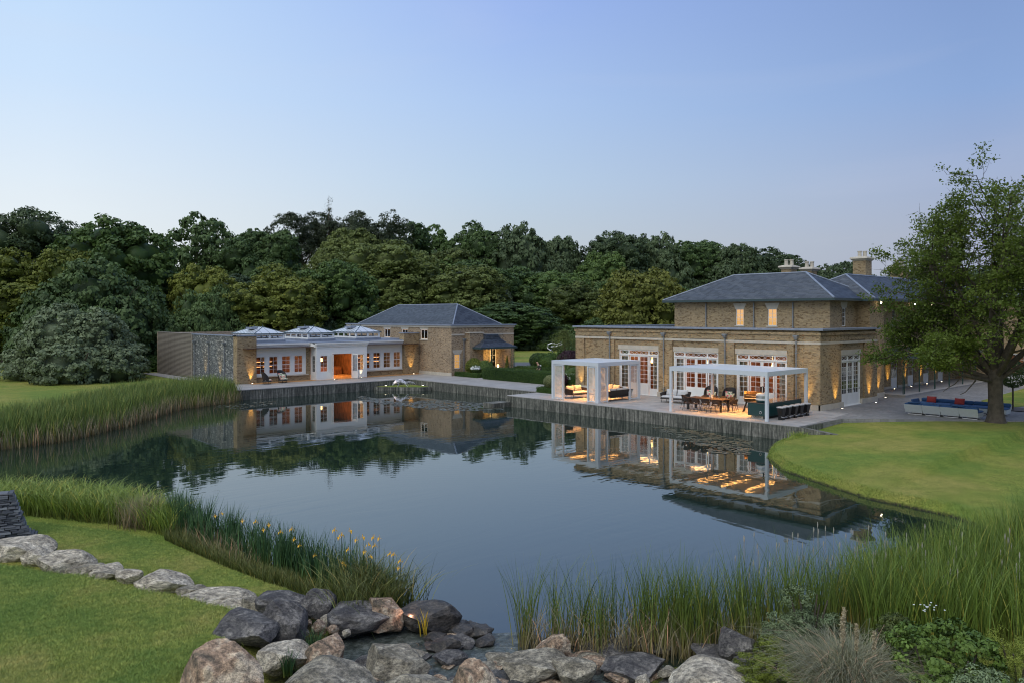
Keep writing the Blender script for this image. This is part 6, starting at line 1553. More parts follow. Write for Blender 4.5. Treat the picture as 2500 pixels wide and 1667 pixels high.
P = nrm(RNG.normal(size=(260, 3))) * .5; P[:, 2] = abs(P[:, 2]) * .7 + .42; V, F = leaf_quads(P, nrm(P + RNG.normal(0, .4, P.shape)), .12, .9, RNG); link('flower_heads', np_mesh('flower_heads', V, F), mf, wf)
ball('variegated_ball', 'pale variegated clipped ball beside the screened pergola', 'shrub', (43.6, 42.2, .3), .62, 4000, .07, 'vari', sq=.85)
clipped('box_edging', 'low square box edging round the variegated ball', 'hedge', (2.6, 1.9), (43.9, 41.9), 0, .36, 7000, .06, 'box')
ball('variegated_ball', 'pale variegated mound seen through the pergola by the house corner', 'shrub', (49.4, 45.2, .3), .75, 3000, .08, 'vari', sq=.8)
wf = ball('white_hydrangea', 'white flowering shrub between the house corner and hedge', 'flowers', (48.7, 44.6, .05), .8, 1500, .10, 'md')
P = nrm(RNG.normal(size=(420, 3))) * .85; P[:, 2] = abs(P[:, 2]) * .8 + .55; V, F = leaf_quads(P, nrm(P + RNG.normal(0, .4, P.shape)), .12, .9, RNG); link('flower_heads', np_mesh('flower_heads', V, F), mf, wf)
ball('red_leaf_shrub', 'reddish brown leaved shrub left of the white flowers', 'shrub', (47.6, 44.9, 0), .55, 1600, .09, 'pu')
for k, (px, d, rr, col, lab) in enumerate(((1325, 83, 1.0, 'box', 'clipped round shrub behind the walking man'), (1312, 88, .9, 'dk', 'dark round shrub left of the walking man'), (1345, 80, 1.1, 'box', 'large clipped dome shrub right of the walking man'), (1385, 76, 1.2, 'dk', 'dark shrub mass behind the screened pergola'), (1372, 72, .8, 'md', 'small green mound above the pergola roof edge'))):
    ball('clipped_shrub', lab, 'shrub', (*at(px, d), 0), rr, 2600, .12, col)
clipped('box_edging', 'low clipped hedge strip behind the walking man', 'hedge', (1.0, 5.0), at(1312, 79), 0, .7, 4000, .1, 'box', rz=.3)
for k, (px, d, h) in enumerate(((1238, 80, 1.3), (1200, 78.5, 1.1))):
    x, y = at(px, d); r = thing('pointed_topiary', ['slim pointed dark topiary right of the porch', 'slim pointed dark topiary left of the porch door'][k], 'topiary', (x, y, .5))
    rng = np.random.default_rng(k); z = rng.random(1500); a = rng.uniform(0, 6.28, 1500); rr = .2 * (1 - z) + .03; P = np.column_stack([np.cos(a) * rr, np.sin(a) * rr, z * h]); V, F = leaf_quads(P, nrm(np.column_stack([np.cos(a), np.sin(a), np.full(1500, .4)]) + rng.normal(0, .5, (1500, 3))), .08, .7, rng); link('leaves', np_mesh('leaves', V, F, [('var', 'FACE', rng.random(1500))]), FOL['dk'], r)
    mb = MB(); mb.frustum((0, 0), .4, .4, .5, .5, -.5, 0); mb.build('pot', M['slate'], r)
# weeping tree and purple bush
x, y = at(1377, 80); r = thing('weeping_tree', 'small weeping tree with hanging green branches left of the house', 'tree', (x, y, 0))
rng = np.random.default_rng(5); P = []; 
mb = MB(); mb.tube([(0, 0, 0), (.1, 0, 2.5), (0, 0, hz(818, 80) - .4)], [.14, .1, .05], 7)
Ht = hz(812, 80)
for k in range(90):
    a = rng.uniform(0, 6.28); L = rng.uniform(.3, 1.15) * 1.15; zt_ = Ht - rng.uniform(0, 1.0) * L; dr = rng.uniform(1.0, 2.6)
    for s in np.linspace(0, 1, 46): P.append((math.cos(a) * L * min(1, s * 2.2) + rng.normal(0, .05), math.sin(a) * L * min(1, s * 2.2) + rng.normal(0, .05), zt_ - max(0, s - .3) * dr + .25 * math.sin(min(s, .4) * 7)))
mb.build('trunk', M['bark'], r); P = np.array(P); V, F = leaf_quads(P, nrm(rng.normal(size=P.shape)), .13, .4, rng); link('crown', np_mesh('crown', V, F, [('var', 'FACE', rng.random(len(P)))]), FOL['ol'], r)
ball('purple_shrub', 'dark purple leaved bush in front of the weeping tree', 'shrub', (*at(1392, 76), .3), 1.35, 3500, .16, 'pu', sq=.85)
ball('lime_shrub', 'small bright lime shrub at the house corner', 'shrub', (*at(1398, 73), .9), .45, 900, .1, 'go')
# standard topiary in front of the wing
x, y = 56.3, 14.8; r = thing('standard_topiary', 'round headed clipped tree on a thin stem behind the big trunk', 'topiary', (x, y, 0))
mb = MB(); mb.tube([(0, 0, 0), (0, 0, 1.6)], .05, 7); mb.build('trunk', M['bark'], r)
rng = np.random.default_rng(8); P, d = sphere_leafpts(4200, .85, (0, 0, 2.2), rng); V, F = leaf_quads(P, nrm(d + rng.normal(0, .5, d.shape)), .09, .7, rng); link('crown', np_mesh('crown', V, F, [('var', 'FACE', rng.random(4200))]), FOL['dk'], r)
mb = MB(); mb.prism([(-1.0, -.9), (1.2, -.9), (1.2, .7), (-1.0, .7)], .005, .05); mb.build('gravel_bed', M['metal_dk'], r)

# ---------------------------------------------------------------- reeds and grasses
def blades(name, P, H, Wd, lean, seg, mat, rng, droop=0.0, label=None, cat=None, parent=None, kind=None, bend=.25):
    n = len(P); a = rng.uniform(0, 2 * np.pi, n); dv = np.column_stack([np.cos(a), np.sin(a)]); b = rng.uniform(0, np.pi, n); wv = np.column_stack([np.cos(b), np.sin(b), np.zeros(n)])
    L = lean * np.abs(rng.normal(1, .6, n)) * H; bnd = bend * rng.random(n) * H
    ss = np.linspace(0, 1, seg + 1); V = np.empty((n, (seg + 1) * 2, 3)); hg = np.empty((n, (seg + 1) * 2))
    for i, s in enumerate(ss):
        xy = P[:, :2] + dv * (L * s + bnd * s ** 3)[:, None]; z = P[:, 2] + H * (s - droop * s ** 3 * rng.random(n) * 0 - droop * s ** 4)
        c = np.column_stack([xy, z]); w = (Wd * (1 - s ** 2.2 * .93) * .5)[:, None]
        V[:, 2 * i] = c - wv * w; V[:, 2 * i + 1] = c + wv * w; hg[:, 2 * i] = s; hg[:, 2 * i + 1] = s
    F = np.concatenate([np.stack([np.arange(n) * (seg + 1) * 2 + 2 * i + q for q in (0, 1, 3, 2)], 1) for i in range(seg)])
    var = np.tile(rng.random(n), seg)
    me = np_mesh(name, V.reshape(-1, 3), F, [('var', 'FACE', var), ('hgt', 'POINT', hg.ravel())])
    o_ = link(name, me, mat, parent); return tag(o_, label, cat, kind=kind)
def inpoly(poly, n, rng):
    poly = np.array(poly); lo, hi = poly.min(0), poly.max(0); out_ = np.empty((0, 2))
    while len(out_) < n:
        q = rng.uniform(lo, hi, (n * 2, 2)); out_ = np.concatenate([out_, q[sdf(q, poly) < 0]])
    return out_[:n]
def pxpoly(pts, z): return [g(x, y, z) for x, y in pts]
REED = mat_blade('reed_blades', (0.32, 0.27, 0.15), (0.135, 0.185, 0.045), (0.175, 0.235, 0.065))
REEDR = mat_blade('near_reed_blades', (0.34, 0.27, 0.13), (0.130, 0.170, 0.034), (0.105, 0.165, 0.042))
SEDGE = mat_blade('sedge_blades', (0.10, 0.12, 0.025), (0.19, 0.26, 0.045), (0.26, 0.33, 0.075))
IRISM = mat_blade('iris_leaves', (0.07, 0.11, 0.025), (0.05, 0.11, 0.042), (0.06, 0.12, 0.06))
TAN = mat_blade('dry_grass_blades', (0.13, 0.10, 0.05), (0.30, 0.24, 0.15), (0.42, 0.34, 0.24))
OLIVE = mat_blade('olive_grass_blades', (0.06, 0.07, 0.02), (0.115, 0.14, 0.035), (0.17, 0.18, 0.07))
rng = np.random.default_rng(11)
# left bank reed bed
shore = [(27.0, 59.9), (26.0, 58.9), (20.7, 56.6), (15.5, 50.2), (11.4, 46.6), (8.4, 45.8), (2, 45.2), (-8, 43.6)]
back = [at(-160, 41.5), at(0, 43.5), at(100, 46.5), at(200, 51.5), at(300, 57.5), at(450, 63), at(540, 66), (27.0, 62.4)]
P2 = inpoly(shore + back, 24000, rng); P2 = P2[~((P2[:, 0] > 26.9) & (P2[:, 1] > 59.6))]
h_ = height(P2); z = np.maximum(h_, WZ - .1); dd = sdf(P2, np.array(shore + back)); 
blades('reed_bed', np.column_stack([P2, z]), rng.uniform(.9, 1.5, len(P2)) * np.where(P2[:, 0] < 8, .85, 1), rng.uniform(.02, .045, len(P2)), .09, 3, REED, rng, label='dense green reed bed with straw coloured feet along the left bank', cat='reeds', kind='stuff')
# front row straw stems
q = np.array(shore); Ps = []
for a, b in zip(q[:-1], q[1:]):
    k = int(np.linalg.norm(b - a) * 55); t_ = rng.random(k)[:, None]; Ps.append(a + (b - a) * t_ + rng.normal(0, .25, (k, 2)))
Ps = np.concatenate(Ps); blades('reed_stalks', np.column_stack([Ps, np.full(len(Ps), WZ - .05)]), rng.uniform(.4, 1.3, len(Ps)), rng.uniform(.02, .04, len(Ps)), .08, 2, TAN, rng, label='dry straw reed stalks standing in the water along the left bank', cat='reeds', kind='stuff')
# lily pads
def lilies(name, poly, n, label):
    Pq = inpoly(poly, n, rng); V = []; F = []; 
    for (x, y) in Pq:
        rr = rng.uniform(.08, .17); a0 = rng.uniform(0, 6.28); k = len(V); V.append((x, y, WZ + .006)); 
        for j in range(8): V.append((x + rr * math.cos(a0 + j * .8), y + rr * math.sin(a0 + j * .8), WZ + .006 + rng.uniform(0, .012)))
        for j in range(7): F.append((k, k + 1 + j, k + 2 + j))
    me = bpy.data.meshes.new(name); me.from_pydata(V, [], F); tag(link(name, me, M['lily']), label, 'water lilies', kind='stuff')
M['lily'] = simple('lily_pad', (0.10, 0.105, 0.07), .35, var=.35, scale=1.5)
lilies('lily_pads', pxpoly([(880, 965), (960, 980), (1080, 975), (1200, 985), (1230, 1000), (1100, 1003), (960, 990), (870, 975)], WZ), 900, 'patch of grey green lily pads in the pond corner below the barn')
lilies('lily_pads', pxpoly([(1590, 1040), (1680, 1045), (1840, 1078), (1830, 1110), (1740, 1105), (1680, 1075), (1600, 1050)], WZ), 420, 'scattered reddish lily pads along the right terrace wall')
lilies('lily_pads', pxpoly([(520, 990), (660, 978), (690, 984), (560, 1000)], WZ), 60, 'few lily pads by the left end of the quay')
# near left sedge bank
sp_ = pxpoly([(-200, 1222), (150, 1222), (300, 1232), (400, 1262), (440, 1300), (420, 1322), (300, 1292), (60, 1268), (-200, 1262)], -.6)
P2 = inpoly(sp_, 9000, rng); blades('sedge_bank', np.column_stack([P2, height(P2)]), rng.uniform(.7, 1.25, len(P2)), rng.uniform(.012, .022, len(P2)), .30, 4, SEDGE, rng, .25, 'thick bright green sedge bank between the left lawn and water', 'grass', kind='stuff', bend=.5)
P2 = np.array([g(345, 1283, -.5)]) + rng.normal(0, .28, (900, 2)); o_ = blades('dry_grass_clump', np.column_stack([P2, height(P2)]), rng.uniform(.6, 1.0, 900), rng.uniform(.006, .012, 900), .22, 3, TAN, rng, 0, 'tan dry grass clump at the end of the green sedge', 'grass clump', kind='stuff')
ip = pxpoly([(405, 1262), (600, 1345), (800, 1425), (965, 1492), (935, 1500), (820, 1475), (640, 1408), (520, 1358), (430, 1318)], -.7)
C0 = inpoly(ip, 125, rng); P2 = np.repeat(C0, 18, 0) + rng.normal(0, .10, (125 * 18, 2)); blades('iris_leaves', np.column_stack([P2, height(P2)]), rng.uniform(.6, 1.3, len(P2)), rng.uniform(.018, .034, len(P2)), .09, 3, IRISM, rng, 0, 'upright blue green iris leaves along the near left bank', 'irises', kind='stuff')
rp = pxpoly([(425, 1290), (560, 1335), (640, 1390), (600, 1405), (480, 1345), (420, 1310)], -.6)
P2 = inpoly(rp, 420, rng); blades('brown_rushes', np.column_stack([P2, height(P2)]), rng.uniform(.25, .75, len(P2)), rng.uniform(.006, .012, len(P2)), .3, 3, TAN, rng, .1, 'brownish rush tufts at the foot of the irises', 'rushes', kind='stuff')
P2 = inpoly(pxpoly([(400, 1320), (520, 1372), (640, 1425), (830, 1488), (900, 1480), (820, 1462), (640, 1398), (520, 1348), (420, 1300)], -.55), 9000, rng); blades('bank_grass', np.column_stack([P2, height(P2)]), rng.uniform(.12, .38, len(P2)), rng.uniform(.008, .014, len(P2)), .3, 3, OLIVE, rng, .1, 'short rough grass along the foot of the iris bank', 'grass', kind='stuff')
c0 = np.array(g(905, 1478, -.6)); P2 = c0 + rng.normal(0, 1, (1500, 2)) * np.array([.42, .42]); blades('sword_grass_clump', np.column_stack([P2, np.maximum(height(P2), WZ)]), rng.uniform(.8, 1.4, 1500), rng.uniform(.014, .026, 1500), .22, 5, OLIVE, rng, .18, 'tall arching olive green grass clump at the end of the near bank', 'grass clump', kind='stuff', bend=.5)
# yellow irises: each flower a thing
ym = simple('yellow_petals', (.75, .42, .02), .6)
def iris():
    r = thing('yellow_iris', 'yellow iris flower on a thin stalk among the bank irises', 'flower', (0, 0, 0), 0, 'yellow irises on the near left bank')
    mb = MB(); mb.tube([(0, 0, 0), (.01, 0, 1.0)], .006, 4); mb.build('stalk', IRISM, r)
    mb = MB()
    for k in range(3):
        a = k * 2.09; mb.add([(0, 0, 1.0), (.045 * math.cos(a - .5), .045 * math.sin(a - .5), 1.03), (.07 * math.cos(a), .07 * math.sin(a), .985), (.045 * math.cos(a + .5), .045 * math.sin(a + .5), 1.03)], [(0, 1, 2, 3)])
        mb.add([(0, 0, 1.0), (.02 * math.cos(a + .7), .02 * math.sin(a + .7), 1.05), (.015 * math.cos(a + 1), .015 * math.sin(a + 1), 1.08), (.02 * math.cos(a + 1.3), .02 * math.sin(a + 1.3), 1.05)], [(0, 1, 2, 3)])
    mb.build('flower', ym, r); return r
ir = iris(); fl_ = [(525, 1258), (541, 1252), (592, 1270), (624, 1272), (643, 1292), (656, 1280), (685, 1297), (712, 1290), (718, 1315), (731, 1330), (768, 1354), (817, 1292), (834, 1304), (828, 1310), (855, 1294), (850, 1340), (886, 1310), (912, 1310), (900, 1328), (915, 1330), (837, 1372), (842, 1378), (905, 1357), (961, 1352), (977, 1368), (973, 1385), (890, 1345), (926, 1312), (870, 1316), (952, 1350)]
for k, (px, py) in enumerate(fl_):
    yb = np.interp(px, [500, 700, 850, 980], [1345, 1425, 1470, 1490]); d = FPX * (CAM_H + .62) / (yb - HOR); x, y = at(px, d); zt_ = hz(py, d); zb = -.7
    c = ir if k == 0 else copy_tree(ir); c.location = (x, y, zb); c.rotation_euler = (0, 0, random.uniform(0, 6)); c.scale = (1.05, 1.05, max(.3, (zt_ - zb) / 1.03))
# right reeds
C0 = inpoly(pxpoly([(1262, 1572), (1450, 1560), (1640, 1572), (1760, 1560), (1800, 1605), (1640, 1615), (1400, 1598), (1270, 1585)], WZ), 36, rng)
def reedclumps(name, C0, per, sd, h0, h1, mat, label, wd=(.011, .023), lean=.08, bend=.25):
    P2 = np.repeat(C0, per, 0) + rng.normal(0, sd, (len(C0) * per, 2)); zz = np.maximum(height(P2), WZ - .1)
    blades(name, np.column_stack([P2, zz]), rng.uniform(h0, h1, len(P2)) * np.repeat(rng.uniform(.8, 1.08, len(C0)), per), rng.uniform(*wd, len(P2)), lean, 5, mat, rng, 0.02, label, 'reeds', kind='stuff', bend=bend)
reedclumps('reed_clumps', C0, 20, .10, 1.1, 2.1, REEDR, 'tall separate clumps of reeds standing in the near water')
C0 = inpoly(pxpoly([(1560, 1560), (1850, 1530), (2080, 1500), (2150, 1640), (1760, 1625), (1600, 1612)], WZ), 78, rng)
reedclumps('reed_clumps', C0, 24, .13, 1.2, 2.1, REEDR, 'dense tall reeds at the middle of the near shore')
C0 = inpoly(pxpoly([(2060, 1480), (2250, 1425), (2640, 1370), (2700, 1650), (2120, 1660)], WZ), 310, rng)
reedclumps('reed_clumps', C0, 26, .16, 1.2, 2.0, mat_blade('lush_reed_blades', (0.16, 0.17, 0.04), (0.130, 0.190, 0.034), (0.150, 0.215, 0.046)), 'lush green reed mass filling the right corner of the pond', lean=.10, bend=.3)
P2 = inpoly(pxpoly([(1262, 1572), (1500, 1565), (1800, 1560), (1850, 1625), (1640, 1622), (1400, 1605), (1270, 1592)], WZ), 900, rng)
blades('dead_reed_stalks', np.column_stack([P2, np.full(len(P2), WZ - .1)]), rng.uniform(.4, 1.2, len(P2)), rng.uniform(.012, .02, len(P2)), .18, 3, TAN, rng, .05, 'dead straw stalks at the feet of the near reeds', 'reeds', kind='stuff', bend=.5)
# seed heads
mb = MB()
for k in range(90):
    px = rng.uniform(1780, 2490); d = rng.uniform(15.5, 18); x, y = at(px, d); z = rng.uniform(.45, 1.05); mb.tube([(x, y, z - .5), (x, y, z)], .004, 3); mb.tube([(x, y, z), (x + .005, y, z + .06), (x, y, z + .12)], [.008, .014, .006], 5)
tag(mb.build('reed_seed_heads', simple('fluffy_seed', (.36, .33, .27), .9)), 'pale fluffy seed heads scattered through the right reeds', 'reeds', kind='stuff')
# tuft at the terrace wall foot
P2 = np.array((39.2, 20.0)) + rng.normal(0, .22, (400, 2)); blades('wall_foot_tuft', np.column_stack([P2, np.full(400, WZ + .1)]), rng.uniform(.3, .6, 400), rng.uniform(.015, .03, 400), .3, 3, SEDGE, rng, .1, 'green tuft where the right lawn meets the terrace wall', 'grass clump', kind='stuff')
# grass overhanging the right lawn edge
E_ = np.array([(27.3, 7.8), (28.3, 9.3), (28.6, 10.8), (28.85, 12.3), (30.1, 14.6), (31.5, 17.0), (33.9, 19.05), (36.3, 20.2), (39.3, 20.0)]); Ps = []
for a, b in zip(E_[:-1], E_[1:]):
    k = int(np.linalg.norm(b - a) * 420); t_ = rng.random(k)[:, None]; nv = np.array([b[1] - a[1], a[0] - b[0]]); nv = nv / np.linalg.norm(nv); Ps.append(a + (b - a) * t_ + nv * np.abs(rng.normal(.12, .22, (k, 1))))
Ps = np.concatenate(Ps); blades('lawn_edge_grass', np.column_stack([Ps, height(Ps) - .02]), rng.uniform(.05, .13, len(Ps)), rng.uniform(.008, .014, len(Ps)), .5, 2, SEDGE, rng, .1, 'short grass fringe along the edge of the right lawn', 'grass', kind='stuff')

# mown grass tufts near the camera, instanced as one mass
def scatter(name, P, tuft, label, smin=.7, smax=1.3):
    n = len(P); me = bpy.data.meshes.new(name); me.vertices.add(n); me.vertices.foreach_set('co', P.astype(np.float32).ravel())
    a = me.attributes.new('rz', 'FLOAT', 'POINT'); a.data.foreach_set('value', rng.uniform(0, 6.28, n).astype(np.float32))
    a = me.attributes.new('sc', 'FLOAT', 'POINT'); a.data.foreach_set('value', rng.uniform(smin, smax, n).astype(np.float32))
    o_ = bpy.data.objects.new(name, me); COL.objects.link(o_)
    ng = bpy.data.node_groups.new(name, 'GeometryNodeTree'); ng.interface.new_socket('Geometry', in_out='INPUT', socket_type='NodeSocketGeometry'); ng.interface.new_socket('Geometry', in_out='OUTPUT', socket_type='NodeSocketGeometry')
    N = ng.nodes; Lk = ng.links; gi = N.new('NodeGroupInput'); go = N.new('NodeGroupOutput'); ip_ = N.new('GeometryNodeInstanceOnPoints'); oi = N.new('GeometryNodeObjectInfo'); oi.inputs[0].default_value = tuft
    r1_ = N.new('GeometryNodeInputNamedAttribute'); r1_.data_type = 'FLOAT'; r1_.inputs[0].default_value = 'rz'; r2_ = N.new('GeometryNodeInputNamedAttribute'); r2_.data_type = 'FLOAT'; r2_.inputs[0].default_value = 'sc'
    cx = N.new('ShaderNodeCombineXYZ'); Lk.new(r1_.outputs[0], cx.inputs[2]); Lk.new(gi.outputs[0], ip_.inputs['Points']); Lk.new(oi.outputs['Geometry'], ip_.inputs['Instance']); Lk.new(cx.outputs[0], ip_.inputs['Rotation']); Lk.new(r2_.outputs[0], ip_.inputs['Scale']); Lk.new(ip_.outputs[0], go.inputs[0])
    md = o_.modifiers.new('scatter', 'NODES'); md.node_group = ng
    return tag(o_, label, 'grass', kind='stuff')
def tuft_obj(n, sd, h, w, mat):
    P2 = rng.normal(0, sd, (n, 2)); o_ = blades('grass_tuft', np.column_stack([P2, np.zeros(n)]), rng.uniform(h * .6, h, n), rng.uniform(w * .6, w, n), .5, 2, mat, rng, .2); o_.hide_render = True; o_.hide_viewport = True; o_['kind'] = 'helper'; o_.location = (0, 0, -20); return o_
LAWNB, t, p, o = newmat('lawn_blades'); v = objco(t, world=True); h_a = t.nodes.new('ShaderNodeAttribute'); h_a.attribute_name = 'hgt'; v_a = t.nodes.new('ShaderNodeAttribute'); v_a.attribute_name = 'var'
c = ramp(t, noise(t, 0.35, 5, v, 0.65), [(0.38, (0.215, 0.320, 0.065)), (0.5, (0.315, 0.385, 0.085)), (0.62, (0.420, 0.420, 0.125))])
c = mixc(t, 1.0, c, ramp(t, noise(t, 6, 4, v, 0.7), [(0.38, (0.78, 0.85, 0.78)), (0.62, (1.25, 1.18, 1.2))]), 'MULTIPLY'); c = mixc(t, 1.0, c, ramp(t, v_a.outputs['Fac'], [(0.0, (0.7, 0.75, 0.7)), (0.85, (1.15, 1.1, 1.1)), (1.0, (1.7, 1.45, 1.5))]), 'MULTIPLY'); c = mixc(t, 1.0, c, ramp(t, h_a.outputs['Fac'], [(0.0, (0.7, 0.7, 0.7)), (1.0, (1.2, 1.2, 1.2))]), 'MULTIPLY')
t.links.new(c, p.inputs['Base Color']); p.inputs['Roughness'].default_value = .7
tf = tuft_obj(70, .10, .065, .007, LAWNB)
nearlawn = pxpoly([(-700, 1345), (100, 1385), (300, 1425), (470, 1462), (620, 1495), (560, 1570), (430, 1667), (360, 1900), (-700, 1900)], -.2)
P2 = inpoly(nearlawn, 17000, rng); scatter('lawn_grass', np.column_stack([P2, height(P2) - .005]), tf, 'short mown grass of the raised near left lawn')
P2 = inpoly(pxpoly([(-300, 1262), (60, 1275), (300, 1300), (470, 1350), (640, 1425), (860, 1490), (720, 1470), (560, 1450), (330, 1385), (60, 1330), (-300, 1310)], -.5), 9000, rng); scatter('lawn_grass', np.column_stack([P2, height(P2) - .005]), tf, 'short mown grass strip between the boulders and irises')

# ---------------------------------------------------------------- rocks
def rock_mesh(seed, angular=.5, sub=4, flat=.0, taper=0.0, block=0):
    rng_ = np.random.default_rng(seed); V, F = ICO[sub]; V = V.copy()
    if block: V = np.sign(V) * np.abs(V) ** .55; V /= np.abs(V).max()
    for k in range(int(16 + 10 * angular)):
        n = rng_.normal(size=3); n /= np.linalg.norm(n); d = rng_.uniform(.85, 1.15) if block else rng_.uniform(.40, .74) if angular > .3 else rng_.uniform(.55, .85); s = V @ n; V = V - np.outer(np.maximum(s - d, 0) * .96, n)
    for f, a in ((1.7, .05), (3.7, .035), (8, .032), (17, .022)):
        ph = rng_.uniform(0, 6, 6); V = V * (1 + a * (np.sin(V[:, [0]] * f + ph[0]) * np.cos(V[:, [1]] * f * 1.1 + ph[1]) + np.sin(V[:, [2]] * f * .9 + ph[2] + V[:, [0]] * f * .5)) * .7)
    V = V / np.abs(V).max(0)
    if taper: V[:, :2] *= (1 - taper * (V[:, [2]] + 1) / 2); V[:, 0] += taper * .35 * (V[:, 2] + 1) / 2; V = V / np.abs(V).max(0)
    me = np_mesh('rock', V, F); me.polygons.foreach_set('use_smooth', [True] * len(F)); me.set_sharp_from_angle(angle=R(17)); return me
RM = [rock_mesh(s, a, taper=.55 if s in (1, 10) else .15 if s == 11 else 0, block=s in (11, 12)) for s, a in ((1, .9), (2, .3), (3, .6), (4, .1), (5, .8), (6, .4), (7, .2), (8, .7), (9, .05), (10, 1.0), (11, .5), (12, .5))]
RC = dict(dark=mat_rock('dark_blue_grey_rock', (0.050, 0.046, 0.047), (0.095, 0.088, 0.082), (0.179, 0.165, 0.150)),
          tan=mat_rock('pink_brown_granite', (0.112, 0.088, 0.060), (0.291, 0.196, 0.129), (0.470, 0.381, 0.275)),
          pale=mat_rock('pale_granite', (0.213, 0.185, 0.142), (0.370, 0.324, 0.249), (0.526, 0.469, 0.370)),
          grey=mat_rock('mid_grey_rock', (0.123, 0.108, 0.077), (0.224, 0.196, 0.146), (0.358, 0.319, 0.241)),
          wet=mat_rock('wet_dark_rock', (0.022, 0.02, 0.018), (0.05, 0.043, 0.036), (0.10, 0.085, 0.07), wet=.45))
rk_cache = {}
def rock(i, col, x0, x1, yt, yb, zg, label, group=None, depth=.75, sink=.35, rz=None, cat='rock', name='rock'):
    d0 = FPX * (CAM_H - zg) / (yb - HOR); w = (x1 - x0) * d0 / FPX; dp = w * depth; d = d0 + dp * .42; zt_ = hz(yt, d + dp * .1); h = max(zt_ - zg, .08)
    x, y = at((x0 + x1) / 2, d); key = (i, col)
    if key not in rk_cache: m2 = RM[i] if not RM[i].materials else RM[i].copy(); m2.materials.clear(); m2.materials.append(RC[col]); rk_cache[key] = m2
    o_ = bpy.data.objects.new(name, rk_cache[key]); COL.objects.link(o_); sk = h * sink
    o_.location = (x, y, zg + (h - sk) / 2 - sk * .0); o_.scale = (w / 2 * 1.06, dp / 2 * 1.1, (h + sk) / 2); o_.rotation_euler = (0, 0, -YAW * 0 + (YAW - R(90)) + (rz or 0))
    return tag(o_, label, cat, group)
SR = 'boulders edging the raised near lawn'; BR = 'rocks of the stream mouth'
for a in [
 (9, 'grey', 150, 262, 1368, 1402, -.3, 'grey stone tucked under the overhanging boulder end', SR), (7, 'pale', 285, 350, 1384, 1416, -.3, 'small grey white stone beside the long sloping boulder', SR), (3, 'grey', 430, 500, 1420, 1450, -.3, 'low stone joining the long boulder and the rock ridge', SR), (6, 'pale', 40, 130, 1330, 1372, -.3, 'thin pale slab in the grass left of the overhanging boulder', SR), (5, 'pale', 520, 625, 1448, 1486, -.3, 'low pale slab at the right end of the boulder row', SR),
 (3, 'pale', -60, 120, 1290, 1362, -.3, 'pale flat boulder under the dry stone wall', SR), (8, 'pale', 90, 222, 1333, 1392, -.3, 'long pale boulder with an overhanging right end', SR),
 (1, 'pale', 218, 314, 1366, 1402, -.35, 'small pale boulder right of the overhanging one', SR), (3, 'grey', 228, 300, 1383, 1408, -.25, 'low rounded stone in front of the small pale boulder', SR), (5, 'grey', 180, 240, 1378, 1398, -.3, 'flat grey stone wedged between two pale boulders', SR),
 (6, 'pale', 310, 458, 1384, 1440, -.3, 'long sloping pale boulder in the middle of the lawn edge', SR), (8, 'pale', 448, 610, 1427, 1478, -.3, 'low pale rock ridge leading to the dark boulders', SR), (2, 'grey', 585, 650, 1452, 1490, -.3, 'flat grey slab left of the dark capped boulder', SR),
 (0, 'tan', 375, 655, 1530, 1760, -.5, 'big pink brown boulder at the bottom of the picture', BR, .7), (4, 'dark', 520, 692, 1493, 1585, -.4, 'dark blue grey boulder behind the big brown one', BR),
 (10, 'dark', 622, 745, 1460, 1572, -.5, 'tall dark angular boulder', BR), (11, 'dark', 630, 748, 1440, 1492, -.40, 'flat dark cap slab behind the tall dark boulder', BR), (10, 'dark', 728, 818, 1434, 1505, -.45, 'dark boulder with white flecks right of the cap slab', BR),
 (11, 'dark', 806, 955, 1466, 1545, -.6, 'broad dark slab sloping to the water', BR, .9), (2, 'tan', 888, 990, 1456, 1535, -.6, 'pinkish boulder at the foot of the grass clump', BR), (8, 'wet', 955, 1125, 1464, 1550, -.75, 'long wet brown rock lit by a small lamp', BR, .5),
 (3, 'pale', 620, 755, 1560, 1640, -.5, 'cream boulder behind the iris tufts', BR), (1, 'tan', 745, 862, 1543, 1640, -.55, 'cream and brown boulder with a crack', BR), (6, 'grey', 635, 920, 1612, 1760, -.5, 'wide low grey boulder at the bottom centre left', BR, .7),
 (2, 'grey', 885, 1050, 1572, 1670, -.75, 'mottled grey boulder in the middle of the stream', BR), (5, 'grey', 900, 1100, 1630, 1760, -.7, 'low brownish rock at the bottom centre', BR), (0, 'tan', 1070, 1215, 1585, 1740, -.7, 'cream boulder with a brown face at the bottom centre', BR),
 (9, 'tan', 1292, 1392, 1543, 1625, -.7, 'triangular pink granite block before the reeds', BR, .6), (3, 'grey', 1216, 1392, 1585, 1672, -.7, 'large rounded grey boulder below the pink block', BR), (7, 'grey', 1352, 1462, 1606, 1680, -.7, 'olive grey boulder right of the rounded one', BR),
 (5, 'dark', 1455, 1625, 1590, 1670, -.75, 'flat dark slate boulder near the reed feet', BR, .9), (8, 'grey', 1400, 1480, 1595, 1625, -.75, 'low flat stone just behind the olive boulder', BR), (3, 'pale', 1548, 1588, 1640, 1690, -.6, 'small egg shaped white stone', BR), (6, 'pale', 1590, 1860, 1612, 1740, -.55, 'large white granite boulder at the bottom right of the stream', BR, .7),
 (1, 'grey', 1605, 1660, 1625, 1655, -.6, 'two toned brown stone behind the white egg stone', BR), (4, 'dark', 1748, 1845, 1535, 1625, -.6, 'dark rough boulder beside the golden bush', BR), (7, 'dark', 1690, 1810, 1575, 1625, -.65, 'dark slab between the reeds and the white boulder', BR), (2, 'dark', 1790, 1905, 1602, 1680, -.5, 'violet grey boulder right of the white granite', BR), (5, 'grey', 1840, 1930, 1655, 1720, -.45, 'grey rock at the foot of the golden bush', BR)]:
    a = list(a)
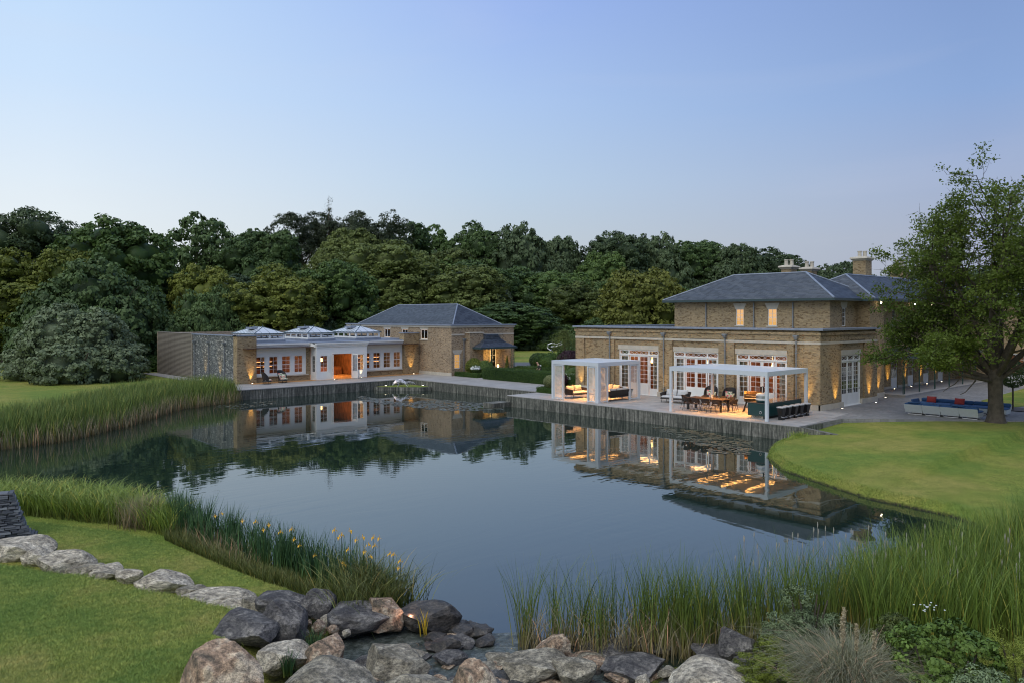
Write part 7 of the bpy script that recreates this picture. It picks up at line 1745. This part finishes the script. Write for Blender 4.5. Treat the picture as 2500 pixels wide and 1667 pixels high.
    if a[8] is SR: c_, w_ = (a[2] + a[3]) / 2, (a[3] - a[2]) * .57; a[2], a[3] = c_ - w_, c_ + w_; a[6] = -.40; a[4] = a[4] + (a[5] - a[4]) * .12
    rock(*a[:9], depth=a[9] if len(a) > 9 else (.5 if a[8] is SR else .75), sink=1.0 if a[8] is SR else .35)
rng = np.random.default_rng(31)
for (px, py, w) in ((752, 1490, 26), (768, 1505, 24), (785, 1498, 30), (800, 1515, 40), (828, 1505, 26), (830, 1525, 26), (750, 1522, 22), (775, 1535, 44), (745, 1545, 20), (812, 1540, 30), (845, 1545, 22), (730, 1535, 24)):
    rock(int(rng.choice([3, 8, 6])), str(rng.choice(['tan', 'pale', 'grey'])), px - w / 2, px + w / 2, py - w * .55, py + w * .3, -.5, 'rounded cobble heaped between the dark boulders', 'rounded cobbles between the dark boulders', name='cobble', cat='stone')
for k in range(125):
    t_ = rng.random(); px = rng.uniform(860, 1640); py = rng.uniform(1568, 1700) if px > 1180 else rng.uniform(1550, 1700)
    if (1130 < px < 1290 and py < 1590) or (px < 1060 and py < 1600): continue
    w = rng.uniform(26, 95)
    rock(int(rng.integers(0, 10)), (cc := str(rng.choice(['wet', 'wet', 'grey', 'dark', 'tan']))), px - w / 2, px + w / 2, py - w * .30, py + w * .20, WZ, ('larger' if w > 52 else 'small') + {'wet': ' wet brown', 'grey': ' grey', 'dark': ' blue grey', 'tan': ' pinkish'}[cc] + ' stone in the shallows ' + ('left of the mottled boulder' if px < 930 else 'near the mottled boulder' if px < 1070 else 'beside the brown faced boulder' if px < 1220 else 'beside the rounded boulder' if px < 1400 else 'by the flat slate boulder') + (', bottom edge' if py > 1640 else ''), 'small stones in the stream shallows', name='stone', cat='stone')
for (px, py, w) in ((1118, 1535, 60), (1145, 1530, 40), (1182, 1535, 34), (1130, 1552, 70), (1170, 1550, 70), (1105, 1565, 50), (1190, 1570, 60), (1060, 1560, 60), (1080, 1585, 90)):
    rock(int(rng.integers(0, 10)), 'wet', px - w / 2, px + w / 2, py - w * .4, py + w * .2, WZ, 'dark wet stone where the stream meets the pond', 'dark wet stones at the stream mouth', name='stone', cat='stone')
# rock lamp
x, y = g(1006, 1520, -.6); t_ = thing('rock_lamp', 'small glowing lamp tucked among the wet rocks', 'lamp', (x - .1, y - .1, -.5)); mb = MB(); mb.lathe([(.03, 0), (.035, .06), (.02, .08)], 8); mb.build('lens', M['bulb'], t_); point('rock_lamp_light', (x - .15, y - .15, -.35), 2.5, .03, (1, .5, .3))
# small plants between the boulders
for (px, py, n_, h, col, lab) in ((705, 1640, 60, .42, IRISM, 'upright iris tuft left, between the cream boulders'), (768, 1600, 90, .55, IRISM, 'larger upright iris tuft between the cream boulders'), (1035, 1545, 10, .5, mat_blade('yellow_blades', (.3, .2, .02), (.5, .33, .03), (.6, .4, .04)), 'few yellow lit blades beside the rock lamp')):  # the last tuft has the lamp's yellow light put into its blade colour
    P2 = np.array(g(px, py, -.5)) + rng.normal(0, .06, (n_, 2)); blades('iris_tuft', np.column_stack([P2, np.full(n_, -.55)]), rng.uniform(h * .6, h * 1.1, n_), rng.uniform(.015, .03, n_), .12, 3, col, rng, 0, lab, 'plant', kind='stuff')
# dry stone wall at the left edge
x0, y0 = g(-260, 1345, -.5); x1, y1 = g(72, 1306, -.5); dv = Vector((x1 - x0, y1 - y0, 0)); Lw = dv.length; du = dv.normalized()
ws = thing('dry_stone_wall', 'dark stacked slate dry stone wall at the left frame edge', 'wall', (x0, y0, -.6)); smat = [simple('wall_slate_' + c_, col, .7, var=.3, scale=8, bmp=.5) for c_, col in (('dark', (.06, .065, .075)), ('mid', (.12, .125, .135)), ('pale', (.22, .23, .24)))]
sb = MB(); sb.frustum((0, 0), 1, 1, .96, .94, -.5, .42); sb.frustum((0, 0), .96, .94, .9, .9, .42, .5); sms = []
for mm in smat: q_ = sb.mesh('wall_stone'); q_.materials.append(mm); sms.append(q_)
ang = math.atan2(dv.y, dv.x); rw = np.random.default_rng(2); z = 0.0
while z < 1.4:
    th_ = rw.uniform(.035, .075); x = rw.uniform(-.1, 0); e = Lw - .45 * (z / 1.4) + .28 * (1 - min(1, z / .3)) 
    while x < e:
        l_ = rw.uniform(.18, .42); l_ = min(l_, e - x + .06)
        for side in (0,):
            o_ = bpy.data.objects.new('wall_stone', sms[int(rw.choice(3, p=[.5, .38, .12]))]); COL.objects.link(o_); o_.parent = ws; p_ = du * (x + l_ / 2); o_.location = (p_.x - du.y * 0, p_.y, z + th_ / 2); o_.scale = (l_ - .008, rw.uniform(.5, .62), th_ - .006); o_.rotation_euler = (rw.normal(0, .02), rw.normal(0, .02), ang + rw.normal(0, .03))
        x += l_
    z += th_

# ---------------------------------------------------------------- foreground shrubs, bottom right
def shrub(label, px, d, rr, h, n, leaf, col, asp=.5, shape='bush', zb=None, nb=18, sub=.09):
    rr *= 1.2; h *= 1.38; x, y = at(px, d); me = crown('leaves', hash_(label), rr * 2, h, .02, nb, 420, n, leaf, shape, asp, False, (.22, .36), sub); r = thing('shrub', label, 'shrub', (x, y, (hgt(x, y) if zb is None else zb) - .05)); link('leaves', me, FOL[col] if isinstance(col, str) else col, r)
    mb = MB(); 
    for k in range(6):
        a = k * 1.05; mb.tube([(0, 0, 0), (math.cos(a) * rr * .35, math.sin(a) * rr * .35, h * .5)], [.03, .012], 5)
    mb.build('stem', M['bark'], r); return r
gold = mat_foliage('golden_heath', (0.08, 0.11, 0.014), (0.27, 0.32, 0.05)); silv = mat_foliage('silvery_willow', (0.07, 0.10, 0.04), (0.25, 0.32, 0.16)); lf = mat_foliage('fresh_broad_leaves', (0.045, 0.085, 0.014), (0.19, 0.28, 0.05))
shrub('fine golden green mound beside the dark boulders', 1880, 13.2, .56, 1.25, 30000, .035, gold, .3, nb=22)
shrub('pale airy willow like shrub rising through the reeds', 1975, 14.4, .75, 1.75, 20000, .05, silv, .35, nb=20)
shrub('broad leaved green shrub at the lower right', 2310, 12.0, 1.0, 1.85, 26000, .07, lf, .6, nb=20)
shrub('silvery leaved shrub at the bottom right', 2400, 11.3, .9, 1.4, 24000, .05, silv, .45, nb=20)
shrub('yellow green heathery shrub at the right frame edge', 2490, 12.6, .85, 1.55, 32000, .03, gold, .3, nb=20)
shrub('small leaved olive shrub behind the plumed grass', 2190, 13.3, .75, 1.5, 16000, .05, 'ol', .5, nb=16)
shrub('bright green low conifer at the bottom edge', 2050, 10.9, .45, .42, 14000, .03, gold, .3, nb=20)
shrub('dark leafy shrub at the bottom right corner', 2200, 11.2, .7, .95, 12000, .06, 'md', .6, nb=16)
shrub('small fern like plant between the cream boulders', 700, FPX * 6.3 / (1600 - HOR), .2, .28, 1500, .04, lf, .3, nb=8, zb=-.5)
# plumed ornamental grass
x, y = at(2075, 12.3); zb = hgt(x, y); P2 = np.array((x, y)) + rng.normal(0, .2, (5200, 2))
blades('ornamental_grass', np.column_stack([P2, np.full(5200, zb)]), rng.uniform(.8, 1.85, 5200), rng.uniform(.006, .012, 5200), .34, 6, mat_blade('plume_grass', (.05, .06, .03), (.13, .14, .08), (.34, .31, .22)), rng, .42, 'large arching ornamental grass clump with straw coloured blades', 'grass clump', kind='stuff', bend=.45)
for k, (dx, dy, h) in enumerate(((-.12, 0, 1.5), (-.05, .1, 1.6), (.08, -.05, 1.42), (.42, .1, 1.25))):
    r = thing('grass_plume', 'upright buff plume standing in the ornamental grass', 'plume', (x + RX * dx + dy * FX, y + RY * dx + dy * FY, zb), 0, 'buff plumes of the ornamental grass')
    mb = MB(); mb.tube([(0, 0, 0), (0, 0, h * .8)], .006, 4); mb.build('stalk', TAN, r)
    q = rng.normal(0, 1, (260, 3)) * np.array([.012, .012, 0]); q[:, 2] = rng.uniform(h * .78, h * 1.08, 260); V, F = leaf_quads(q, nrm(rng.normal(size=(260, 3))), .05, .25, rng); link('plume', np_mesh('plume', V, F), simple('plume_fluff', (.42, .35, .22), .9), r)
# white umbel flowers in the right reeds
mb = MB()
for k in range(16):
    px = rng.choice([2235, 2262, 2290]) + rng.normal(0, 9); x, y = at(px, 13.2); z = hz(rng.uniform(1468, 1492), 13.2)
    mb.lathe([(.017, .0), (.012, .004)], 7, (x, y, z))
tag(mb.build('white_umbels', mf), 'flat white umbel flowers above the broad leaved shrub', 'flowers', kind='stuff')
for o_ in list(bpy.data.objects):
    if o_.type == 'MESH' and o_.name.startswith('lawn_grass'): pass
